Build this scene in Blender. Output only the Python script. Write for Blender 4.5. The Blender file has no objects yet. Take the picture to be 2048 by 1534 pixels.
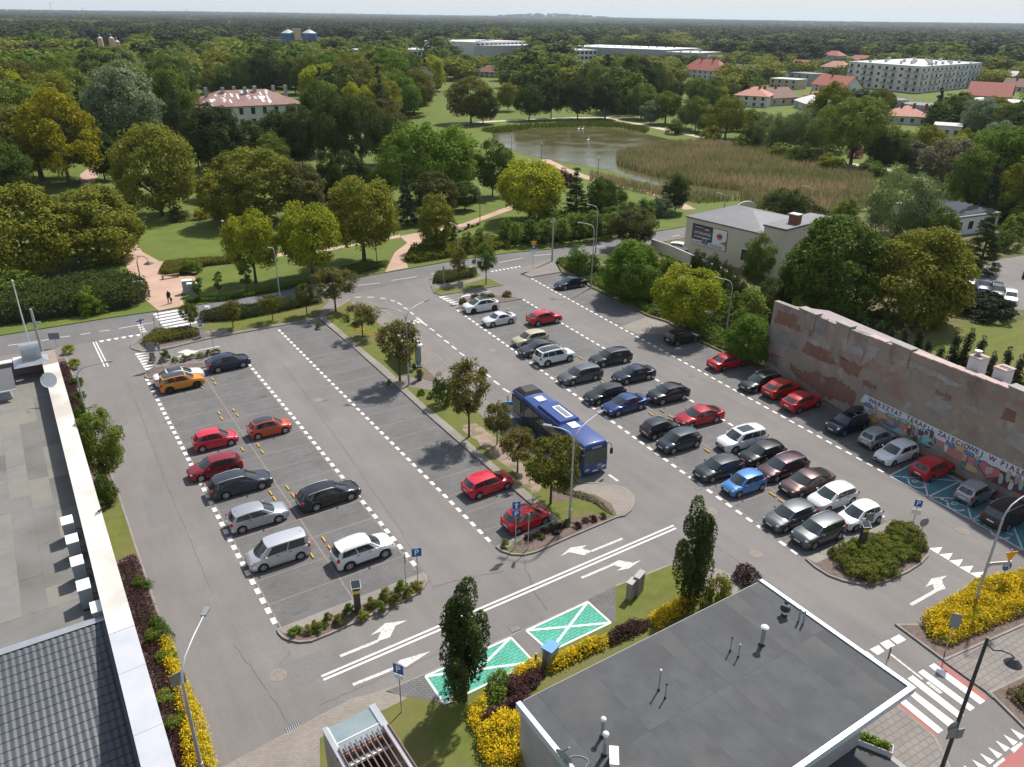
import bpy,bmesh,math,random
import numpy as np
from mathutils import Vector,Matrix,noise
# camera, sky, sun, exposure
scene=bpy.context.scene
COL=scene.collection
EYE_Z=33.5
HAZE=0.000055
YAW,PITCH,ROLL,FPX=0.5775,0.43832,0.01405,1560.3
PW,PH=2048.0,1534.0
_fw=Vector((math.sin(YAW)*math.cos(PITCH),math.cos(YAW)*math.cos(PITCH),-math.sin(PITCH)))
_r0=Vector((math.cos(YAW),-math.sin(YAW),0.0))
_u0=_r0.cross(_fw)
_rt=_r0*math.cos(ROLL)+_u0*math.sin(ROLL)
_up=-_r0*math.sin(ROLL)+_u0*math.cos(ROLL)
cam_data=bpy.data.cameras.new('drone_camera')
cam_data.sensor_width=36.0
cam_data.lens=FPX*36.0/PW
cam_data.clip_start=0.5
cam_data.clip_end=60000.0
cam=bpy.data.objects.new('drone_camera',cam_data)
COL.objects.link(cam)
cam.matrix_world=Matrix(((_rt.x,_up.x,-_fw.x,0),(_rt.y,_up.y,-_fw.y,0),(_rt.z,_up.z,-_fw.z,EYE_Z),(0,0,0,1)))
scene.camera=cam
SUN_DIR=Vector((0.53,0.24,0.815)).normalized()
SUN_EL=math.asin(SUN_DIR.z)
SUN_AZ=math.atan2(SUN_DIR.x,SUN_DIR.y)
world=bpy.data.worlds.new('World')
scene.world=world
world.use_nodes=True
wn,wl=world.node_tree.nodes,world.node_tree.links
wn.clear()
w_out=wn.new('ShaderNodeOutputWorld')
w_bg=wn.new('ShaderNodeBackground')
w_bg.inputs['Strength'].default_value=0.1
w_sky=wn.new('ShaderNodeTexSky')
w_sky.sky_type='NISHITA'
w_sky.sun_disc=False
w_sky.sun_elevation=SUN_EL
w_sky.sun_rotation=SUN_AZ
w_sky.air_density=1.0
w_sky.dust_density=1.2
w_sky.ozone_density=1.0
w_tc=wn.new('ShaderNodeTexCoord')
w_sep=wn.new('ShaderNodeSeparateXYZ')
wl.new(w_tc.outputs['Generated'],w_sep.inputs[0])
w_add=wn.new('ShaderNodeMath');w_add.operation='ADD';w_add.inputs[1].default_value=0.18
w_abs=wn.new('ShaderNodeMath');w_abs.operation='ABSOLUTE'
wl.new(w_sep.outputs['Z'],w_abs.inputs[0]);wl.new(w_abs.outputs[0],w_add.inputs[0])
w_div=wn.new('ShaderNodeVectorMath');w_div.operation='DIVIDE'
w_cmb=wn.new('ShaderNodeCombineXYZ')
for i in range(3):
 wl.new(w_add.outputs[0],w_cmb.inputs[i])
wl.new(w_tc.outputs['Generated'],w_div.inputs[0]);wl.new(w_cmb.outputs[0],w_div.inputs[1])
w_noise=wn.new('ShaderNodeTexNoise')
w_noise.inputs['Scale'].default_value=1.7
w_noise.inputs['Detail'].default_value=7.0
w_noise.inputs['Roughness'].default_value=0.6
w_noise.inputs['Distortion'].default_value=0.35
wl.new(w_div.outputs[0],w_noise.inputs['Vector'])
w_ramp=wn.new('ShaderNodeMapRange')
w_ramp.inputs['From Min'].default_value=0.42
w_ramp.inputs['From Max'].default_value=0.66
w_ramp.inputs['To Min'].default_value=0.03
w_ramp.inputs['To Max'].default_value=0.8
wl.new(w_noise.outputs['Fac'],w_ramp.inputs['Value'])
w_mix=wn.new('ShaderNodeMix');w_mix.data_type='RGBA'
w_hz=wn.new('ShaderNodeMapRange')
w_hz.inputs['From Min'].default_value=0.0;w_hz.inputs['From Max'].default_value=0.3
w_hz.inputs['To Min'].default_value=0.96;w_hz.inputs['To Max'].default_value=0.0
wl.new(w_abs.outputs[0],w_hz.inputs['Value'])
w_max=wn.new('ShaderNodeMath');w_max.operation='MAXIMUM'
wl.new(w_ramp.outputs['Result'],w_max.inputs[0]);wl.new(w_hz.outputs['Result'],w_max.inputs[1])
wl.new(w_max.outputs[0],w_mix.inputs[0])
wl.new(w_sky.outputs['Color'],w_mix.inputs[6])
w_mix.inputs[7].default_value=(5.35,5.6,5.7,1.0)
wl.new(w_mix.outputs[2],w_bg.inputs['Color'])
wl.new(w_bg.outputs[0],w_out.inputs['Surface'])
sun_data=bpy.data.lights.new('sun','SUN')
sun_data.energy=4.0
sun_data.angle=math.radians(2.0)
sun_data.color=(1.0,0.955,0.89)
sun=bpy.data.objects.new('sun',sun_data)
COL.objects.link(sun)
sun.location=SUN_DIR*300
sun.rotation_euler=(-SUN_DIR).to_track_quat('-Z','Y').to_euler()
scene.view_settings.view_transform='Standard'
scene.view_settings.look='None'
scene.view_settings.exposure=0.52
scene.view_settings.gamma=1.0
scene.view_settings.use_curve_mapping=False
scene.cycles.use_denoising=True
scene.cycles.max_bounces=5
scene.cycles.diffuse_bounces=2
scene.cycles.glossy_bounces=2
scene.cycles.transmission_bounces=3
scene.cycles.volume_bounces=0
scene.cycles.caustics_reflective=False
scene.cycles.caustics_refractive=False
rnd=random.Random(11)
# survey: a point read off the photograph -> metres in the place
def at(px,py,z=0.0):
 d=_rt*((px-PW/2)/FPX)+_up*(-(py-PH/2)/FPX)+_fw
 t=(z-EYE_Z)/d.z
 return Vector((d.x*t,d.y*t,z))
def to_px(p):
 d=Vector(p)-Vector((0,0,EYE_Z))
 w=d.dot(_fw)
 if w<1e-3:
  return(-9e9,-9e9)
 return(PW/2+FPX*d.dot(_rt)/w,PH/2-FPX*d.dot(_up)/w)
def depth(p):
 return(Vector(p)-Vector((0,0,EYE_Z))).dot(_fw)
def rise(base,py_top):
 """height above `base` of something whose top is read at row py_top"""
 lo,hi=0.0,60.0
 for _ in range(40):
  m=(lo+hi)/2
  if to_px((base.x,base.y,base.z+m))[1]>py_top:
   lo=m
  else:
   hi=m
 return lo
def pts(l,z=0.0):
 return[at(a,b,z)for a,b in l]
OFF=math.radians(4.33)
RX=Vector((math.cos(OFF),-math.sin(OFF),0));RY=Vector((math.sin(OFF),math.cos(OFF),0))
# small builders
class MB:
 def __init__(self):
  self.v,self.f,self.m=[],[],[]
 def add(self,vs,fs,m=0):
  o=len(self.v)
  self.v+=[tuple(v)for v in vs]
  self.f+=[tuple(i+o for i in f)for f in fs]
  self.m+=[m]*len(fs)
  return self
 def box(self,a,b,m=0):
  x0,y0,z0=a;x1,y1,z1=b
  return self.add([(x0,y0,z0),(x1,y0,z0),(x1,y1,z0),(x0,y1,z0),(x0,y0,z1),(x1,y0,z1),(x1,y1,z1),(x0,y1,z1)],[(0,3,2,1),(4,5,6,7),(0,1,5,4),(1,2,6,5),(2,3,7,6),(3,0,4,7)],m)
 def obox(self,c,ux,uy,uz,m=0):
  c,ux,uy,uz=Vector(c),Vector(ux),Vector(uy),Vector(uz)
  vs=[c+ux*sx+uy*sy+uz*sz for sz in(-1,1)for sx,sy in((-1,-1),(1,-1),(1,1),(-1,1))]
  return self.add(vs,[(0,3,2,1),(4,5,6,7),(0,1,5,4),(1,2,6,5),(2,3,7,6),(3,0,4,7)],m)
 def cyl(self,p0,p1,r0,r1=None,n=10,m=0,caps=True):
  p0,p1=Vector(p0),Vector(p1);r1=r0 if r1 is None else r1
  d=(p1-p0).normalized()
  a=d.orthogonal().normalized();b=d.cross(a)
  vs=[]
  for p,r in((p0,r0),(p1,r1)):
   vs+=[p+(a*math.cos(2*math.pi*i/n)+b*math.sin(2*math.pi*i/n))*r for i in range(n)]
  fs=[(i,(i+1)%n,n+(i+1)%n,n+i)for i in range(n)]
  if caps:
   fs+=[tuple(range(n-1,-1,-1)),tuple(range(n,2*n))]
  return self.add(vs,fs,m)
 def tube(self,path,r,n=8,m=0):
  path=[Vector(p)for p in path]
  rs=r if isinstance(r,(list,tuple))else[r]*len(path)
  vs=[]
  a=None
  for i,p in enumerate(path):
   d=(path[min(i+1,len(path)-1)]-path[max(i-1,0)]).normalized()
   a=(d.orthogonal()if a is None else a-d*a.dot(d)).normalized()
   b=d.cross(a)
   vs+=[p+(a*math.cos(2*math.pi*k/n)+b*math.sin(2*math.pi*k/n))*rs[i]for k in range(n)]
  fs=[]
  for i in range(len(path)-1):
   for k in range(n):
    fs.append((i*n+k,i*n+(k+1)%n,(i+1)*n+(k+1)%n,(i+1)*n+k))
  fs+=[tuple(range(n-1,-1,-1)),tuple(range((len(path)-1)*n,len(path)*n))]
  return self.add(vs,fs,m)
 def prism(self,poly,z0,z1,m=0,bottom=True):
  n=len(poly)
  ar=sum(poly[i][0]*poly[(i+1)%n][1]-poly[(i+1)%n][0]*poly[i][1]for i in range(n))
  if ar<0:
   poly=poly[::-1]
  vs=[(p[0],p[1],z0)for p in poly]+[(p[0],p[1],z1)for p in poly]
  fs=[(i,(i+1)%n,n+(i+1)%n,n+i)for i in range(n)]+[tuple(range(n,2*n))]
  if bottom:
   fs.append(tuple(range(n-1,-1,-1)))
  return self.add(vs,fs,m)
 def ball(self,c,rx,ry,rz,nu=10,nv=6,m=0):
  vs=[(c[0],c[1],c[2]-rz)]
  for j in range(1,nv):
   t=math.pi*j/nv
   for i in range(nu):
    p=2*math.pi*i/nu
    vs.append((c[0]+rx*math.sin(t)*math.cos(p),c[1]+ry*math.sin(t)*math.sin(p),c[2]-rz*math.cos(t)))
  vs.append((c[0],c[1],c[2]+rz))
  fs=[(0,1+(i+1)%nu,1+i)for i in range(nu)]
  for j in range(nv-2):
   for i in range(nu):
    a=1+j*nu
    fs.append((a+i,a+(i+1)%nu,a+nu+(i+1)%nu,a+nu+i))
  a=1+(nv-2)*nu
  fs+=[(a+i,a+(i+1)%nu,len(vs)-1)for i in range(nu)]
  return self.add(vs,fs,m)
 def mesh(self,name,mats=(),smooth=None):
  me=bpy.data.meshes.new(name)
  me.from_pydata(self.v,[],self.f)
  for mt in(mats if isinstance(mats,(list,tuple))else[mats]):
   me.materials.append(mt)
  if len(me.materials)>1:
   me.polygons.foreach_set('material_index',self.m)
  if smooth:
   me.polygons.foreach_set('use_smooth',[True]*len(me.polygons))
   if smooth<180:
    me.set_sharp_from_angle(angle=math.radians(smooth))
  me.update()
  return me
 def build(self,name,mats,parent=None,loc=(0,0,0),rz=0.0,smooth=None):
  return ob(name,self.mesh(name,mats,smooth),parent,loc,rz)
def ob(name,me,parent=None,loc=(0,0,0),rz=0.0):
 o=bpy.data.objects.new(name,me)
 COL.objects.link(o)
 o.location=loc
 o.rotation_euler=(0,0,rz)
 if parent is not None:
  o.parent=parent
 return o
def thing(name,label,cat,loc=(0,0,0),rz=0.0,group=None):
 o=ob(name,None,None,loc,rz)
 o.empty_display_size=0.2
 return tag(o,label,cat,group)
def tag(o,label,cat,group=None):
 o['label']=label;o['category']=cat
 if group:o['group']=group
 return o
def struct(o):
 o['kind']='structure';return o
def stuff(o):
 o['kind']='stuff';return o
KIDS={}
def dup(root,loc,rz=None,label=None,group=None,scale=None):
 def cp(o,par):
  c=o.copy();COL.objects.link(c)
  if par is not None:
   c.parent=par
  for k in list(o.children):
   cp(k,c)
  return c
 r=cp(root,None)
 r.location=loc
 if rz is not None:r.rotation_euler=(0,0,rz)
 if scale is not None:r.scale=scale if not isinstance(scale,(int,float))else(scale,)*3
 if label:r['label']=label
 if group:r['group']=group
 return r
def sheet(name,poly,z,m,parent=None):
 mb=MB()
 poly=[(p[0],p[1])for p in poly]
 n=len(poly)
 ar=sum(poly[i][0]*poly[(i+1)%n][1]-poly[(i+1)%n][0]*poly[i][1]for i in range(n))
 if ar<0:poly=poly[::-1]
 mb.add([(p[0],p[1],z)for p in poly],[tuple(range(n))])
 return struct(mb.build(name,m,parent))
def slab(name,poly,z0,z1,m,parent=None):
 return struct(MB().prism([(p[0],p[1])for p in poly],z0,z1).build(name,m,parent))
def inside(x,y,poly):
 r=False;n=len(poly);j=n-1
 for i in range(n):
  xi,yi=poly[i][0],poly[i][1];xj,yj=poly[j][0],poly[j][1]
  if(yi>y)!=(yj>y)and x<(xj-xi)*(y-yi)/(yj-yi)+xi:
   r=not r
  j=i
 return r
def offset_poly(poly,d):
 """move a closed outline inwards by d"""
 p=[Vector((q[0],q[1],0))for q in poly];n=len(p)
 ar=sum(p[i].x*p[(i+1)%n].y-p[(i+1)%n].x*p[i].y for i in range(n))
 s=1 if ar>0 else-1
 out=[]
 for i in range(n):
  a,b,c=p[i-1],p[i],p[(i+1)%n]
  e1=(b-a).normalized();e2=(c-b).normalized()
  n1=Vector((-e1.y,e1.x,0))*s;n2=Vector((-e2.y,e2.x,0))*s
  k=n1+n2
  k=k.normalized()if k.length>1e-6 else n1
  out.append(b+k*(d/max(0.35,k.dot(n1))))
 return out
def smooth_loop(p,it=2):
 p=[Vector((q[0],q[1],0))for q in p]
 for _ in range(it):
  q=[]
  for i in range(len(p)):
   a,b=p[i],p[(i+1)%len(p)]
   q+=[a*0.75+b*0.25,a*0.25+b*0.75]
  p=q
 return p
# materials
def base_mat(name):
 m=bpy.data.materials.new(name)
 m.use_nodes=True
 nt=m.node_tree
 return m,nt.nodes,nt.links,nt.nodes['Principled BSDF']
def rgba(c,k=1.0):
 return(c[0]*k,c[1]*k,c[2]*k,1.0)
def mat(name,c,c2=None,scale=1.0,rough=0.7,metal=0.0,coat=0.0,bump=0.0,bscale=None,spec=0.5,detail=4.0,space='pos',lo=0.35,hi=0.65,c3=None,s3=0.2):
 m,n,l,b=base_mat(name)
 b.inputs['Base Color'].default_value=rgba(c)
 b.inputs['Roughness'].default_value=rough
 b.inputs['Metallic'].default_value=metal
 b.inputs['Coat Weight'].default_value=coat
 b.inputs['Coat Roughness'].default_value=0.04
 b.inputs['Specular IOR Level'].default_value=spec
 vec=None
 if c2 is not None or bump:
  if space=='pos':
   g=n.new('ShaderNodeNewGeometry');vec=g.outputs['Position']
  else:
   g=n.new('ShaderNodeTexCoord');vec=g.outputs['Object']
 if c2 is not None:
  t=n.new('ShaderNodeTexNoise');t.inputs['Scale'].default_value=scale;t.inputs['Detail'].default_value=detail
  t.inputs['Roughness'].default_value=0.6
  l.new(vec,t.inputs['Vector'])
  r=n.new('ShaderNodeMapRange');r.inputs['From Min'].default_value=lo;r.inputs['From Max'].default_value=hi
  l.new(t.outputs['Fac'],r.inputs['Value'])
  mx=n.new('ShaderNodeMix');mx.data_type='RGBA'
  mx.inputs[6].default_value=rgba(c);mx.inputs[7].default_value=rgba(c2)
  l.new(r.outputs['Result'],mx.inputs[0])
  out=mx.outputs[2]
  if c3 is not None:
   t3=n.new('ShaderNodeTexNoise');t3.inputs['Scale'].default_value=s3;t3.inputs['Detail'].default_value=6.0
   l.new(vec,t3.inputs['Vector'])
   r3=n.new('ShaderNodeMapRange');r3.inputs['From Min'].default_value=0.45;r3.inputs['From Max'].default_value=0.7
   l.new(t3.outputs['Fac'],r3.inputs['Value'])
   m3=n.new('ShaderNodeMix');m3.data_type='RGBA'
   l.new(out,m3.inputs[6]);m3.inputs[7].default_value=rgba(c3)
   l.new(r3.outputs['Result'],m3.inputs[0])
   out=m3.outputs[2]
  l.new(out,b.inputs['Base Color'])
 if bump:
  t2=n.new('ShaderNodeTexNoise');t2.inputs['Scale'].default_value=bscale or scale*4;t2.inputs['Detail'].default_value=3.0
  l.new(vec,t2.inputs['Vector'])
  bp=n.new('ShaderNodeBump');bp.inputs['Strength'].default_value=0.6;bp.inputs['Distance'].default_value=bump
  l.new(t2.outputs['Fac'],bp.inputs['Height']);l.new(bp.outputs[0],b.inputs['Normal'])
 return m
def paving_mat(name,c,c2,mortar,bw,bh,rot=0.0,rough=0.85,dirt=None):
 """small concrete blocks in courses, too fine at this distance to be pieces"""
 m,n,l,b=base_mat(name)
 g=n.new('ShaderNodeNewGeometry')
 mp=n.new('ShaderNodeMapping');mp.inputs['Rotation'].default_value=(0,0,rot)
 l.new(g.outputs['Position'],mp.inputs['Vector'])
 br=n.new('ShaderNodeTexBrick')
 br.inputs['Color1'].default_value=rgba(c);br.inputs['Color2'].default_value=rgba(c2);br.inputs['Mortar'].default_value=rgba(mortar)
 br.inputs['Scale'].default_value=1.0;br.inputs['Mortar Size'].default_value=bh*0.09
 br.inputs['Brick Width'].default_value=bw;br.inputs['Row Height'].default_value=bh
 l.new(mp.outputs[0],br.inputs['Vector'])
 t=n.new('ShaderNodeTexNoise');t.inputs['Scale'].default_value=0.35;t.inputs['Detail'].default_value=8.0;t.inputs['Roughness'].default_value=0.65
 l.new(g.outputs['Position'],t.inputs['Vector'])
 r=n.new('ShaderNodeMapRange');r.inputs['From Min'].default_value=0.3;r.inputs['From Max'].default_value=0.7
 r.inputs['To Min'].default_value=0.82;r.inputs['To Max'].default_value=1.15
 l.new(t.outputs['Fac'],r.inputs['Value'])
 mx=n.new('ShaderNodeMix');mx.data_type='RGBA';mx.blend_type='MULTIPLY';mx.inputs[0].default_value=1.0
 l.new(br.outputs['Color'],mx.inputs[6]);l.new(r.outputs['Result'],mx.inputs[7])
 out=mx.outputs[2]
 if dirt:
  t3=n.new('ShaderNodeTexNoise');t3.inputs['Scale'].default_value=0.9;t3.inputs['Detail'].default_value=5.0
  l.new(g.outputs['Position'],t3.inputs['Vector'])
  r3=n.new('ShaderNodeMapRange');r3.inputs['From Min'].default_value=0.6;r3.inputs['From Max'].default_value=0.75;r3.inputs['To Max'].default_value=0.7
  l.new(t3.outputs['Fac'],r3.inputs['Value'])
  m3=n.new('ShaderNodeMix');m3.data_type='RGBA';m3.inputs[7].default_value=rgba(dirt)
  l.new(out,m3.inputs[6]);l.new(r3.outputs['Result'],m3.inputs[0]);out=m3.outputs[2]
 l.new(out,b.inputs['Base Color'])
 b.inputs['Roughness'].default_value=rough
 return m
def asphalt_mat(name,c):
 m,n,l,b=base_mat(name)
 g=n.new('ShaderNodeNewGeometry')
 def nz(scale,detail,stretch=None):
  t=n.new('ShaderNodeTexNoise');t.inputs['Scale'].default_value=scale;t.inputs['Detail'].default_value=detail;t.inputs['Roughness'].default_value=0.65
  if stretch:
   mp=n.new('ShaderNodeMapping');mp.inputs['Scale'].default_value=stretch
   l.new(g.outputs['Position'],mp.inputs['Vector']);l.new(mp.outputs[0],t.inputs['Vector'])
  else:
   l.new(g.outputs['Position'],t.inputs['Vector'])
  return t.outputs['Fac']
 def mr(x,a,bb,c0,c1):
  r=n.new('ShaderNodeMapRange');r.inputs['From Min'].default_value=a;r.inputs['From Max'].default_value=bb
  r.inputs['To Min'].default_value=c0;r.inputs['To Max'].default_value=c1
  l.new(x,r.inputs['Value']);return r.outputs['Result']
 def mul(a,bb):
  q=n.new('ShaderNodeMath');q.operation='MULTIPLY';l.new(a,q.inputs[0]);l.new(bb,q.inputs[1]);return q.outputs[0]
 big=mr(nz(0.12,6),0.3,0.7,0.86,1.12)
 fine=mr(nz(9.0,3),0.2,0.8,0.84,1.16)
 streak=mr(nz(0.8,5,(1.0,0.12,1.0)),0.35,0.7,1.05,0.9)
 spots=mr(nz(0.55,4),0.68,0.8,1.0,0.72)
 k=mul(mul(big,fine),mul(streak,spots))
 vm=n.new('ShaderNodeVectorMath');vm.operation='SCALE';vm.inputs[0].default_value=c
 l.new(k,vm.inputs['Scale'])
 l.new(vm.outputs[0],b.inputs['Base Color'])
 b.inputs['Roughness'].default_value=0.85
 b.inputs['Specular IOR Level'].default_value=0.3
 return m
def leaf_mat(name,a,b2,trans=0.3,scale=0.45,vary=0.35,bright=None):
 """leaves: colour drifts between two greens over the plant and from plant to plant"""
 m,n,l,p=base_mat(name)
 tc=n.new('ShaderNodeTexCoord');oi=n.new('ShaderNodeObjectInfo')
 ad=n.new('ShaderNodeVectorMath');ad.operation='ADD'
 l.new(tc.outputs['Object'],ad.inputs[0]);l.new(oi.outputs['Location'],ad.inputs[1])
 t=n.new('ShaderNodeTexNoise');t.inputs['Scale'].default_value=scale;t.inputs['Detail'].default_value=3.0
 l.new(ad.outputs[0],t.inputs['Vector'])
 r=n.new('ShaderNodeMapRange');r.inputs['From Min'].default_value=0.3;r.inputs['From Max'].default_value=0.7
 l.new(t.outputs['Fac'],r.inputs['Value'])
 mx=n.new('ShaderNodeMix');mx.data_type='RGBA';mx.inputs[6].default_value=rgba(a);mx.inputs[7].default_value=rgba(b2)
 l.new(r.outputs['Result'],mx.inputs[0])
 hs=n.new('ShaderNodeHueSaturation')
 vr=n.new('ShaderNodeMapRange');vr.inputs['To Min'].default_value=1-vary;vr.inputs['To Max'].default_value=1+vary
 l.new(oi.outputs['Random'],vr.inputs['Value']);l.new(vr.outputs['Result'],hs.inputs['Value'])
 hr=n.new('ShaderNodeMapRange');hr.inputs['To Min'].default_value=0.5+vary*0.05;hr.inputs['To Max'].default_value=0.5-vary*0.05
 l.new(oi.outputs['Random'],hr.inputs['Value']);l.new(hr.outputs['Result'],hs.inputs['Hue'])
 wn2=n.new('ShaderNodeTexWhiteNoise');g=n.new('ShaderNodeNewGeometry')
 l.new(g.outputs['Random Per Island'],wn2.inputs['Vector'])
 r2=n.new('ShaderNodeMapRange');r2.inputs['To Min'].default_value=0.75;r2.inputs['To Max'].default_value=1.25
 l.new(g.outputs['Random Per Island'],r2.inputs['Value'])
 vm=n.new('ShaderNodeVectorMath');vm.operation='SCALE'
 l.new(mx.outputs[2],vm.inputs[0]);l.new(r2.outputs['Result'],vm.inputs['Scale'])
 l.new(vm.outputs[0],hs.inputs['Color'])
 l.new(hs.outputs['Color'],p.inputs['Base Color'])
 p.inputs['Roughness'].default_value=0.75
 p.inputs['Specular IOR Level'].default_value=0.08
 tr=n.new('ShaderNodeBsdfTranslucent');l.new(hs.outputs['Color'],tr.inputs['Color'])
 ms=n.new('ShaderNodeMixShader');ms.inputs[0].default_value=trans
 l.new(p.outputs[0],ms.inputs[1]);l.new(tr.outputs[0],ms.inputs[2])
 l.new(ms.outputs[0],n['Material Output'].inputs['Surface'])
 return m
M={}
M['asphalt']=asphalt_mat('asphalt',(0.182,0.168,0.158))
M['street']=asphalt_mat('street_asphalt',(0.15,0.143,0.14))
M['bay']=paving_mat('bay_paving',(0.138,0.134,0.13),(0.12,0.117,0.114),(0.1,0.097,0.093),0.4,0.2,dirt=(0.075,0.073,0.07))
M['bay_line']=mat('bay_line_brick',(0.25,0.2,0.155),(0.19,0.165,0.14),3.0,0.9)
M['paver']=paving_mat('paver_grey',(0.25,0.225,0.195),(0.2,0.18,0.16),(0.1,0.09,0.075),0.42,0.42)
M['paver_small']=paving_mat('paver_small',(0.27,0.235,0.2),(0.225,0.2,0.17),(0.16,0.14,0.12),0.22,0.11,rot=0.6)
M['paver_dark']=paving_mat('paver_dark',(0.15,0.145,0.14),(0.12,0.118,0.115),(0.06,0.06,0.06),0.3,0.15,rot=0.5)
M['walk']=paving_mat('pavement_slabs',(0.21,0.185,0.165),(0.19,0.17,0.152),(0.14,0.125,0.11),0.5,0.35,rot=0.05,dirt=(0.15,0.12,0.1))
M['green_bay']=paving_mat('green_bay_paving',(0.085,0.40,0.285),(0.075,0.34,0.24),(0.035,0.17,0.12),0.42,0.21,rot=0.0)
M['blue_bay']=paving_mat('blue_bay_paving',(0.075,0.225,0.27),(0.065,0.19,0.235),(0.04,0.1,0.12),0.4,0.2,rot=OFF,dirt=(0.1,0.17,0.19))
M['white_paint']=mat('white_road_paint',(0.72,0.71,0.68),(0.58,0.57,0.54),2.5,0.8,lo=0.5,hi=0.75)
M['worn_paint']=mat('worn_road_paint',(0.6,0.58,0.54),(0.33,0.32,0.3),5.0,0.85,lo=0.45,hi=0.7)
M['red_paint']=mat('red_road_paint',(0.38,0.12,0.105),(0.3,0.12,0.105),3.0,0.85)
M['kerb']=mat('kerb_concrete',(0.27,0.245,0.22),(0.2,0.18,0.16),1.5,0.9)
M['soil']=mat('bark_mulch',(0.105,0.075,0.06),(0.17,0.12,0.1),5.0,0.95,bump=0.03,bscale=9)
M['lawn']=mat('lawn',(0.1,0.122,0.025),(0.135,0.145,0.034),1.2,0.9,bump=0.04,bscale=8,spec=0.15,c3=(0.15,0.135,0.055),s3=0.16)
M['park']=mat('park_grass',(0.095,0.128,0.025),(0.13,0.155,0.032),0.25,0.9,spec=0.15,c3=(0.11,0.14,0.035),s3=0.03)
M['verge']=mat('rough_grass',(0.075,0.1,0.025),(0.13,0.12,0.055),0.8,0.95,bump=0.06,bscale=4,spec=0.1,c3=(0.19,0.14,0.1),s3=0.25)
M['gravel_path']=mat('park_path',(0.42,0.265,0.2),(0.48,0.33,0.25),0.5,0.95,c3=(0.38,0.26,0.19),s3=0.2)
M['pale_path']=mat('pale_path',(0.55,0.47,0.36),(0.47,0.4,0.3),0.3,0.95)
M['far_ground']=mat('far_ground',(0.05,0.075,0.025),(0.075,0.1,0.03),0.012,0.95,spec=0.1,c3=(0.095,0.11,0.04),s3=0.004)
# the ground, in sheets a few millimetres apart
def C(ox,oy,s):
 return lambda*l:[(ox+a/s,oy+b/s)for a,b in l]
cA,cB,c3_,c4_,c5_,c6_,c7_,c8_=(C(270,640,4.096),C(370,960,4.096),C(770,800,4.096),C(880,540,4.096),C(1250,640,4.096),C(1548,840,4.096),C(1230,840,4.096),C(620,560,4.096))
z4,z5,zb4,zb5,zb6,z8,zx=(C(0,400,2.9257),C(680,400,2.9257),C(0,1134,2.9257),C(680,1134,2.9257),C(1348,1134,2.9257),C(0,560,6.393),C(1640,1180,4.333))
zb2,zb1=C(680,780,2.9257),C(0,780,2.9257)
ground=sheet("ground",[(-20000,-20000),(20000,-20000),(20000,20000),(-20000,20000)],-0.06,M["far_ground"])
# asphalt
street_up=[(-500,740),(0,672),(222,636),(372,615),(478,595),(581,574),(707,557),(834,535),(919,520),(1022,506),(1100,499),(1227,479),(1302,465),(1420,446),(1500,438)]
lot_right=[(1500,452),(1300,488),(1215,505),(1110,525),(1121,545),(1173,572),(1234,603),(1293,633),(1332,645),(1394,684),(1435,702),(1494,730),(1527,737),(1963,979),(2048,1021),(2400,1200)]
asphalt=sheet('asphalt',pts(street_up+lot_right+[(2600,1500),(2500,1900),(1024,2100),(-400,2000)]),0.0,M['asphalt'])
street_lo=[(1500,452),(1300,486),(1215,503),(1110,523),(1039,534),(981,545),(864,552),(700,588),(581,602),(472,622),(396,648),(137,692),(0,713),(-500,790)]
street=sheet('street',pts(street_up+street_lo),0.004,M['street'])
# parking bays in block paving
rowL=sheet('bay_paving',pts([(300,765),(415,742),(497,730),(595,845),(665,930),(740,1018),(838,1134),(850,1148),(556,1259),(532,1211),(489,1135),(447,1055),(377,922),(330,829)]),0.004,M['bay'])
rowC=sheet('bay_paving',pts([(556,655),(637,641),(766,749),(864,839),(929,896),(1051,1001),(1102,1045),(992,1095),(955,1057),(887,987),(803,904),(705,810),(620,723)]),0.004,M['bay'])
rowR=sheet('bay_paving',pts([(915,620),(1048,599),(1127,648),(1198,690),(1384,802),(1461,851),(1771,1036),(1790,1046),(1613,1120),(1450,1005),(1277,880),(1081,740)]),0.004,M['bay'])
rowE=sheet('bay_paving',pts([(1061,554),(1121,546),(1173,573),(1234,604),(1293,634),(1332,646),(1394,685),(1435,703),(1494,731),(1565,772),(1733,848),(1838,918),(1777,950),(1630,868),(1477,782),(1346,712),(1193,629)]),0.004,M['bay'])
blue=sheet('blue_bay',pts([(1779,952),(1838,920),(1921,962),(2007,1003),(2140,1068),(2080,1120),(1943,1040),(1856,994)]),0.005,M['blue_bay'])
# kerbed islands: a kerb ring and what it holds
def island(outline,fill,h=0.12,kw=0.14,name='kerb',fname='lawn'):
 p=pts(outline)
 k=slab(name,p,-0.05,h,M['kerb'])
 f=sheet(fname,offset_poly(p,kw),h+0.004,fill)
 return k,f
isl_left=cB((752,1232),(765,1265),(800,1300),(850,1325),(940,1340),(1040,1330),(1200,1265),(1400,1175),(1600,1085),(1800,1000),(1900,945),(1960,890),(1990,830),(1984,790),(1955,765))
island(isl_left,M['soil'],fname='planting_bed')
sheet('paver_strip',pts(cB((765,1238),(1950,775),(1972,800),(1975,832),(830,1272),(795,1262))),0.128,M['paver_small'])
median=[(640,637),(700,601),(737,606),(757,615),(776,627),(796,640),(823,663),(845,687),(879,716),(917,752),(985,815),(1030,858),(1100,915),(1160,966),(1195,967),(1230,972),(1254,979),(1267,991),(1271,1006),(1264,1021),(1250,1033),(1234,1036),(1185,1057),(1136,1078),(1073,1106),(1048,1112),(1024,1111),(1002,1104),(991,1095),(1102,1045),(1051,1001),(929,896),(864,839),(766,749)]
island(median,M['lawn'])
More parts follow.
